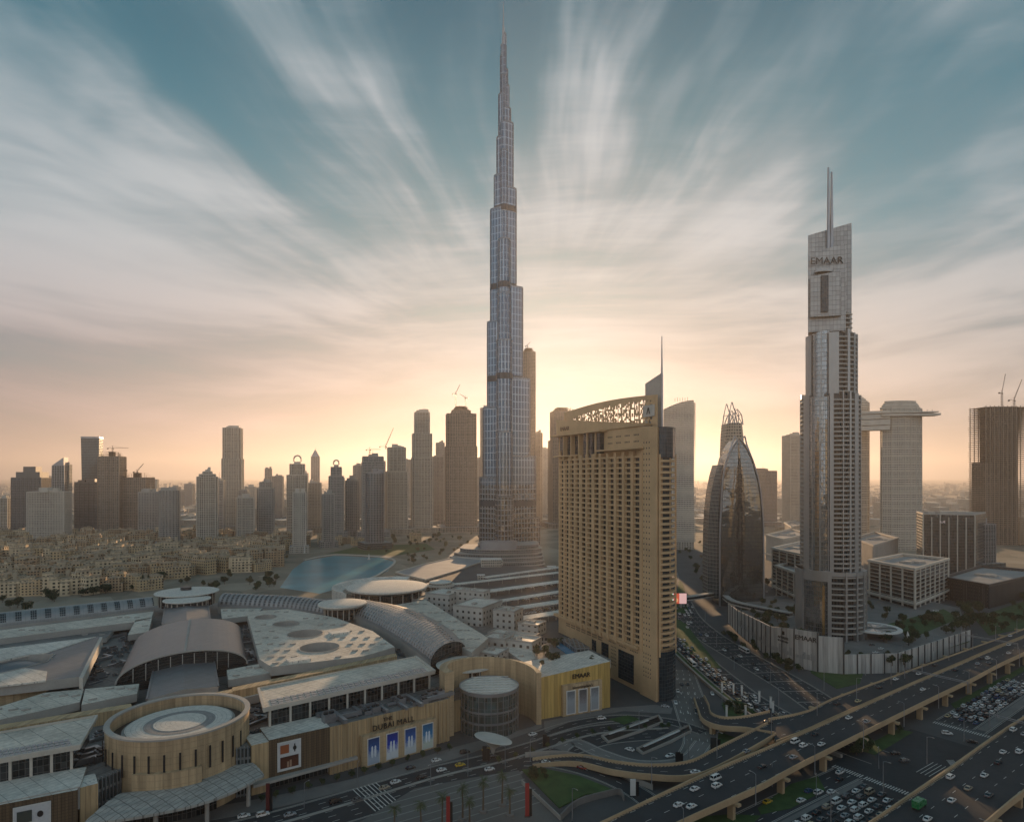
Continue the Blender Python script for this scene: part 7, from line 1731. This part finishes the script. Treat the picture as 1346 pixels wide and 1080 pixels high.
# palms
def palm(x, y, h, label, seed):
    global PALM
    rr = random.Random(seed); th = empty('palm_tree', (x, y, .17), label, 'palm tree', 'palms on the striped plaza'); m = MB(); m.tube([(x, y, .1), (x + .1, y, h * .5), (x + rr.uniform(-.3, .3), y, h)], [.42, .3, .26], 8); m.build('trunk', M['bark'], th)
    m = MB()
    for k in range(34):
        a = 2*math.pi*k/34 * 2.4; el = rr.uniform(-.5, 1.2); L = rr.uniform(2.6, 3.6); prev = Vector((x, y, h)); d = Vector((math.cos(a) * math.cos(el), math.sin(a) * math.cos(el), math.sin(el))); n = Vector((-math.sin(a), math.cos(a), 0))
        for j in range(6):
            d.z -= .22; d.normalize(); nx_ = prev + d * L / 6; w_ = .42 * math.sin(math.pi * (j + .8) / 7)
            for s_ in (-1, 1):
                for q in (0, .5): b_ = prev + (nx_ - prev) * q; m.face([b_, b_ + (nx_ - prev) * .3, b_ + (nx_ - prev) * .75 + n * s_ * w_ * 1.6 - Vector((0, 0, w_ * .5))])
            prev = nx_
    m.build('crown', LF[1], th)
    m = MB(); m.cyl(x, y, .1, 1.0, 1.6, 14); m.build('planter', M['paving'], th)
for k, (px, py, h) in enumerate(((518, 1098, 10), (553, 1096, 11), (581, 1090, 12), (608, 1077, 12), (617, 1083, 9), (635, 1067, 12), (660, 1058, 12), (670, 1072, 10))): p = G(px, py); palm(p.x, p.y, h, f'date palm on the striped plaza, {ORD[k]} from the left', k)

# ---------------------------------------------------------------- parking decks behind the mall
pkd = empty('parking_building', (20, 640, 0), 'broad parking building with long pale shade roofs behind the tan hotel', 'car park'); m = MB(); PK = WP([(545, 752), (600, 738), (640, 742), (735, 745), (800, 760), (790, 838), (700, 838), (650, 812), (600, 780)], 14); m.prism(PK, 0, 14, mt=1); m.build('deck', [FM['grey'], M['road_light']], pkd)
for k, (xa, ya, xb, yb_) in enumerate(((600, 768, 740, 752), (612, 782, 745, 764), (630, 795, 750, 776), (645, 806, 750, 790), (640, 759, 740, 745), (665, 818, 750, 804))):
    a, b = G(xa, ya, 19).xy, G(xb, yb_, 19).xy; d = (b - a).normalized(); n = Vector((-d.y, d.x)); m = MB(); m.prism([a, b, b + n * (9 + k % 2 * 3), a + n * (9 + k % 2 * 3)], 18.4, 19, bot=True); s_ = m.build('shade_roof', [RL2], pkd)
    for j in range(8): q_ = a + (b - a) * (j + .3) / 8 + n * 2; m = MB(); m.box(q_.x, q_.y, 14, .5, .5, 4.4); m.build('post', M['concrete'], s_)
rr = random.Random(21); k = 0
for r_, (xa, ya, xb, yb_) in enumerate(((655, 777, 745, 767), (672, 790, 748, 782), (690, 803, 750, 797), (690, 806, 750, 800))):
    a, b = G(xa, ya, 14).xy, G(xb, yb_, 14).xy; L = (b - a).length; d = (b - a).normalized(); i = 0; x = 0
    while x < L and i < 30:
        if rr.random() < .8: q_ = a + d * x; c_, kk = pick(); vehicle('saloon', c_, q_.x, q_.y, 14.05, math.atan2(d.y, d.x) + math.pi / 2, f'{c_} saloon on the roof car park, row {ORD[r_]}, {ORD[i]} from the left', False, 'cars on the roof car park'); i += 1
        x += 3.0
for px, py, z, w_, d_, h, lb in ((645, 745, 14, 26, 14, 9, 'pale low pavilion by the roof car park below the giant tower'), (725, 749, 14, 10, 5, 4, 'small bright kiosk roof by the hotel edge'), (632, 762, 14, 8, 5, 5, 'tiny white hut on the roof car park')):
    p = G(px, py, z); th = empty('pavilion', (p.x, p.y, z), lb, 'pavilion'); P = rect(p.x, p.y + d_ / 2, w_, d_, .1); m = MB(); m.prism(P, z, z + h, mt=1); m.build('wall', [FM['white'], RL2], th); m = MB(); m.ringwall(offset(P, .6), offset(P, -.5), z + h, z + h + .9); m.build('parapet', M['white'], th)
m = MB(); c = G(560, 757, 14); 
for px, lb in (([(520, 752), (555, 742), (600, 732), (640, 736), (600, 750), (560, 762)], 'curved brown terrace block between the lake and the roof car park'),):
    P = WP(px, 15); th = empty('terrace_block', (*P[0], 0), lb, 'building'); m = MB(); m.prism(P, 0, 15, mt=1); m.build('wall', [FM['beige'], M['roofgrey']], th); m = MB(); m.ringwall(offset(P, 1), offset(P, -1), 15, 16); m.build('parapet', M['pale'], th)
m = MB(); dd = G(668, 735, 15)

# ---------------------------------------------------------------- lake, park and the low quarter
lk = sheet('lake', WP([(368, 772), (385, 748), (400, 737), (440, 730), (500, 733), (518, 738), (510, 750), (470, 766), (420, 780)], 0), .06, water('lake_water', (.02, .22, .27), .30, .08, .5, .12))
m = MB(); W_ = ribbon_pts([(400, 736), (440, 729), (500, 732), (519, 738), (500, 754), (480, 762)]); 
for a, b in zip(W_[:-1], W_[1:]): m.beam((*a, .5), (*b, .5), 3.2, 1.0)
tag(m.build('lake_wall', M['pale']), 'pale promenade wall round the far side of the blue lake', 'wall')
sheet('grass', WP([(425, 729), (470, 718), (560, 714), (572, 722), (520, 730), (440, 727)], 0), .1, M['grass'])
sheet('water', WP([(226, 681), (246, 680), (247, 671), (228, 672)], 0), .3, water('far_water', (.25, .30, .34), .15, .02, .2))
for k, (px, py, h) in enumerate(((400, 727, 16), (485, 735, 9), (320, 745, 8))):
    p = G(px, py); m = MB(); m.tube([(p.x, p.y, 0), (p.x, p.y, h)], [1.2, .3], 8); th = empty('monument', (p.x, p.y, 0), ['pale pointed monument on the lawn beyond the lake', 'small fountain jet base on the lake edge', 'short pale turret in the low quarter'][k], 'monument'); m.build('shaft', M['white'], th); m = MB(); m.box(p.x, p.y, 0, 4, 4, 1); m.build('plinth', M['pale'], th)
OT = [facade('old_town_sand', (.48, .35, .205), (.03, .028, .025), 3.6, 3.4, .52, .5, var=.3, wvar=.2), facade('old_town_cream', (.56, .44, .29), (.03, .028, .025), 4.2, 3.6, .5, .48, var=.3, wvar=.2), facade('old_town_brown', (.36, .25, .15), (.028, .025, .022), 3.3, 3.4, .48, .5, var=.3, wvar=.2)]
OTR = pbr('old_town_roof', (.36, .30, .22), .9, var=.3, scale=.2)
HS = []
for v in range(10):
    rr = random.Random(100 + v); W_, D2 = rr.uniform(26, 40), rr.uniform(15, 22); m = MB(); base_h = rr.choice((13.6, 17, 17, 20.4)); blocks = [(0, 0, W_ * .8, D2 * .8, base_h)]
    for k in range(6): blocks.append((rr.uniform(-.36, .36) * W_, rr.uniform(-.3, .3) * D2, rr.uniform(7, 13), rr.uniform(7, 12), base_h + rr.choice((-6.8, -3.4, 0, 3.4, 3.4, 5))))
    for i, (x, y, a, b, h) in enumerate(blocks):
        P = rect(x + i * .013, y + i * .017, a, b, 0); m.prism(P, 0, h + i * .02, mt=1); m.ringwall(offset(P, .15), offset(P, -.45), h - .3, h + .9 + i * .02, mt=1, ms=1)
    tw = MB(); x, y = rr.uniform(-.3, .3) * W_, rr.uniform(-.2, .2) * D2; tw.box(x, y, base_h - 1, 3.4, 3.4, 7.5); tw.box(x, y, base_h + 6.5, 4, 4, .6)
    for q in range(4): tw.box(rr.uniform(-.3, .3) * W_, rr.uniform(-.3, .3) * D2, base_h, 2, 1.6, 1.3)
    bc = MB()
    for q in range(9): bc.box(rr.uniform(-.4, .4) * W_, -D2 * .4 - .6, 3.4 * rr.randrange(1, 4), 3, 1.4, 1.1)
    HS.append((m, tw, bc, v % 3))
HP_ = {}
def house(v, x, y, rot, s_, label):
    if v not in HP_:
        m, tw, bc, mi = HS[v]; th = empty('apartment_house', (0, 0, 0), label, 'apartment house'); m.build('wall', [OT[mi], OTR], th); tw.build('roof_tower', OTR, th); bc.build('balcony', OTR, th); HP_[v] = th; o = th
    else: o = copy_tree(HP_[v])
    o.location = (x, y, 0); o.rotation_euler = (0, 0, rot); o.scale = (s_, s_, s_ * rnd.uniform(.9, 1.1)); tag(o, label, 'apartment house', 'low sand coloured houses of the old quarter')
KC = ['sand coloured', 'cream', 'brown']
rows = [(784, -25, 210, -10, 24), (775, -20, 250, -17, 23), (766, -20, 370, -18, 23), (757, -15, 390, -14, 23), (748, -15, 385, -10, 22), (740, -15, 372, -8, 22), (733, -15, 380, -7, 21), (727, -15, 390, -5, 20), (721, -15, 400, -3, 19), (715, -12, 420, -2, 18), (709, -10, 300, -1, 18)]
for ri, (py, xa, xb, dy, st_) in enumerate(rows):
    x = xa; i = 0
    while x < xb:
        t_ = (x - xa) / (xb - xa); yy = py + dy * t_ + rnd.uniform(-1.5, 1.5)
        lake_hit = 352 + (772 - yy) * .6 < x if 728 < yy < 790 else False
        if not lake_hit:
            p = G(x, yy); v = rnd.randrange(10); house(v, p.x, p.y, rnd.choice((.35, .5, .2, -.5, 1.9, .9)), rnd.uniform(.85, 1.15), f'{KC[v % 3]} house of the low quarter, {ORD[ri]} row from the mall, ' + (f'{ORD[i]} from left' if i < 30 else 'at the right end'))
        x += st_ * rnd.uniform(.8, 1.2); i += 1
for k, (px, py) in enumerate(((352, 728), (366, 727), (380, 722), (345, 718), (440, 715), (455, 714), (470, 716), (425, 714), (488, 714), (360, 714), (545, 712), (330, 716))): p = G(px, py); house(k % 10, p.x, p.y, .3, .8, f'pale low house beyond the lake, {ORD[k]} of twelve at the foot of the towers')
trees_in([(0, 760), (180, 740), (360, 722), (380, 735), (200, 765), (0, 785)], 0, 30, 8, 'between the houses of the low quarter', 'trees in the low quarter', seed=31)
trees_in([(470, 722), (560, 706), (600, 712), (620, 728), (540, 742), (520, 732)], 0, 30, 8, 'between the lake and the giant tower podium', 'trees beyond the lake', seed=32)
trees_in([(885, 720), (930, 712), (955, 745), (930, 760), (900, 740)], 0, 14, 8, 'on the distant boulevard edge', 'trees on the distant boulevard', seed=33)
trees_in([(560, 745), (600, 738), (620, 735), (590, 750)], 0, 6, 9, 'beside the brown terrace block', 'trees beside the terrace block', seed=34)

tag(SMB.build('parked_cars', SMATS), 'tiny distant cars parked in rows on the roof car park and far boulevard', 'cars', kind='stuff')

trees_in([(1140, 790), (1205, 816), (1250, 800), (1210, 826), (1150, 812)], 5, 16, 6, 'in the court below the framed office', 'trees in the office court', seed=41)
trees_in([(1000, 790), (1055, 800), (1050, 815), (1000, 803)], 5, 14, 7, 'on the terrace left of the grey tower', 'trees left of the grey tower', seed=42)
trees_in([(1290, 790), (1346, 775), (1400, 780), (1346, 800)], 0, 14, 8, 'on the lawn right of the framed office', 'trees on the right lawn', seed=43)
# clipped trees in pots before the mall, bollards on the pavement edge
for k, t_ in enumerate([.04, .1, .17, .24, .30, .37, .44, .5, .57, .64, .72, .80, .88, .95]):
    q_ = Vector((-104, 258)) + (Vector((-26, 312)) - Vector((-104, 258))) * t_; tree(q_.x, q_.y, .2, 3.4, f'clipped potted tree along the tan mall front, {ORD[k]} from the left', k % 2, 'potted_tree', 'tree', 'potted trees before the mall')
for k in range(12):
    p, a = R_mall.at(170 + k * 9.5, 1.5); tree(p.x, p.y, .1, 3.0, f'small shrub on the street median, {ORD[k]} from the left', 1, 'shrub', 'shrub', 'shrubs on the street median')
P_ = side(R_mall.D, .8), side(R_mall.D, 2.4); m = MB(); m.prism([tuple(p) for p in P_[1]] + [tuple(p) for p in P_[0][::-1]], 0, .24); structure(m.build('median', M['kerb']))

trees_in([(400, 712), (560, 700), (640, 704), (620, 716), (430, 722)], 0, 30, 9, 'at the foot of the towers beyond the lake', 'trees under the skyline', seed=61)
trees_in([(900, 735), (930, 725), (945, 770), (925, 775)], 0, 12, 8, 'left of the glass sail', 'trees left of the glass sail', seed=62)
trees_in([(1000, 752), (1060, 742), (1100, 765), (1010, 778)], 0, 18, 8, 'between the glass sail and the tall grey tower', 'trees behind the car park', seed=63)
# sign gantries over the carriageways
for k, (P_, w_, d, lb) in enumerate(((P2, w2, 265, 'thin sign gantry across the upper carriageway near the hoarding end'), (P1, w1, 330, 'thin sign gantry across the wide flyover'), (P5, w5, 250, 'thin sign gantry across the corner flyover'))):
    a, t0 = P_.at(min(d, P_.L - 30), w_ / 2 - .3); b, _ = P_.at(min(d, P_.L - 30), -w_ / 2 + .3); th = empty('sign_gantry', tuple(a), lb, 'gantry')
    for q_ in (a, b): m = MB(); m.box(q_.x, q_.y, q_.z, .35, .35, 6.6); m.build('post', M['steel'], th)
    m = MB(); m.beam(a + Vector((0, 0, 6.4)), b + Vector((0, 0, 6.4)), .35); m.beam(a + Vector((0, 0, 5.6)), b + Vector((0, 0, 5.6)), .25); m.build('beam', M['steel'], th)
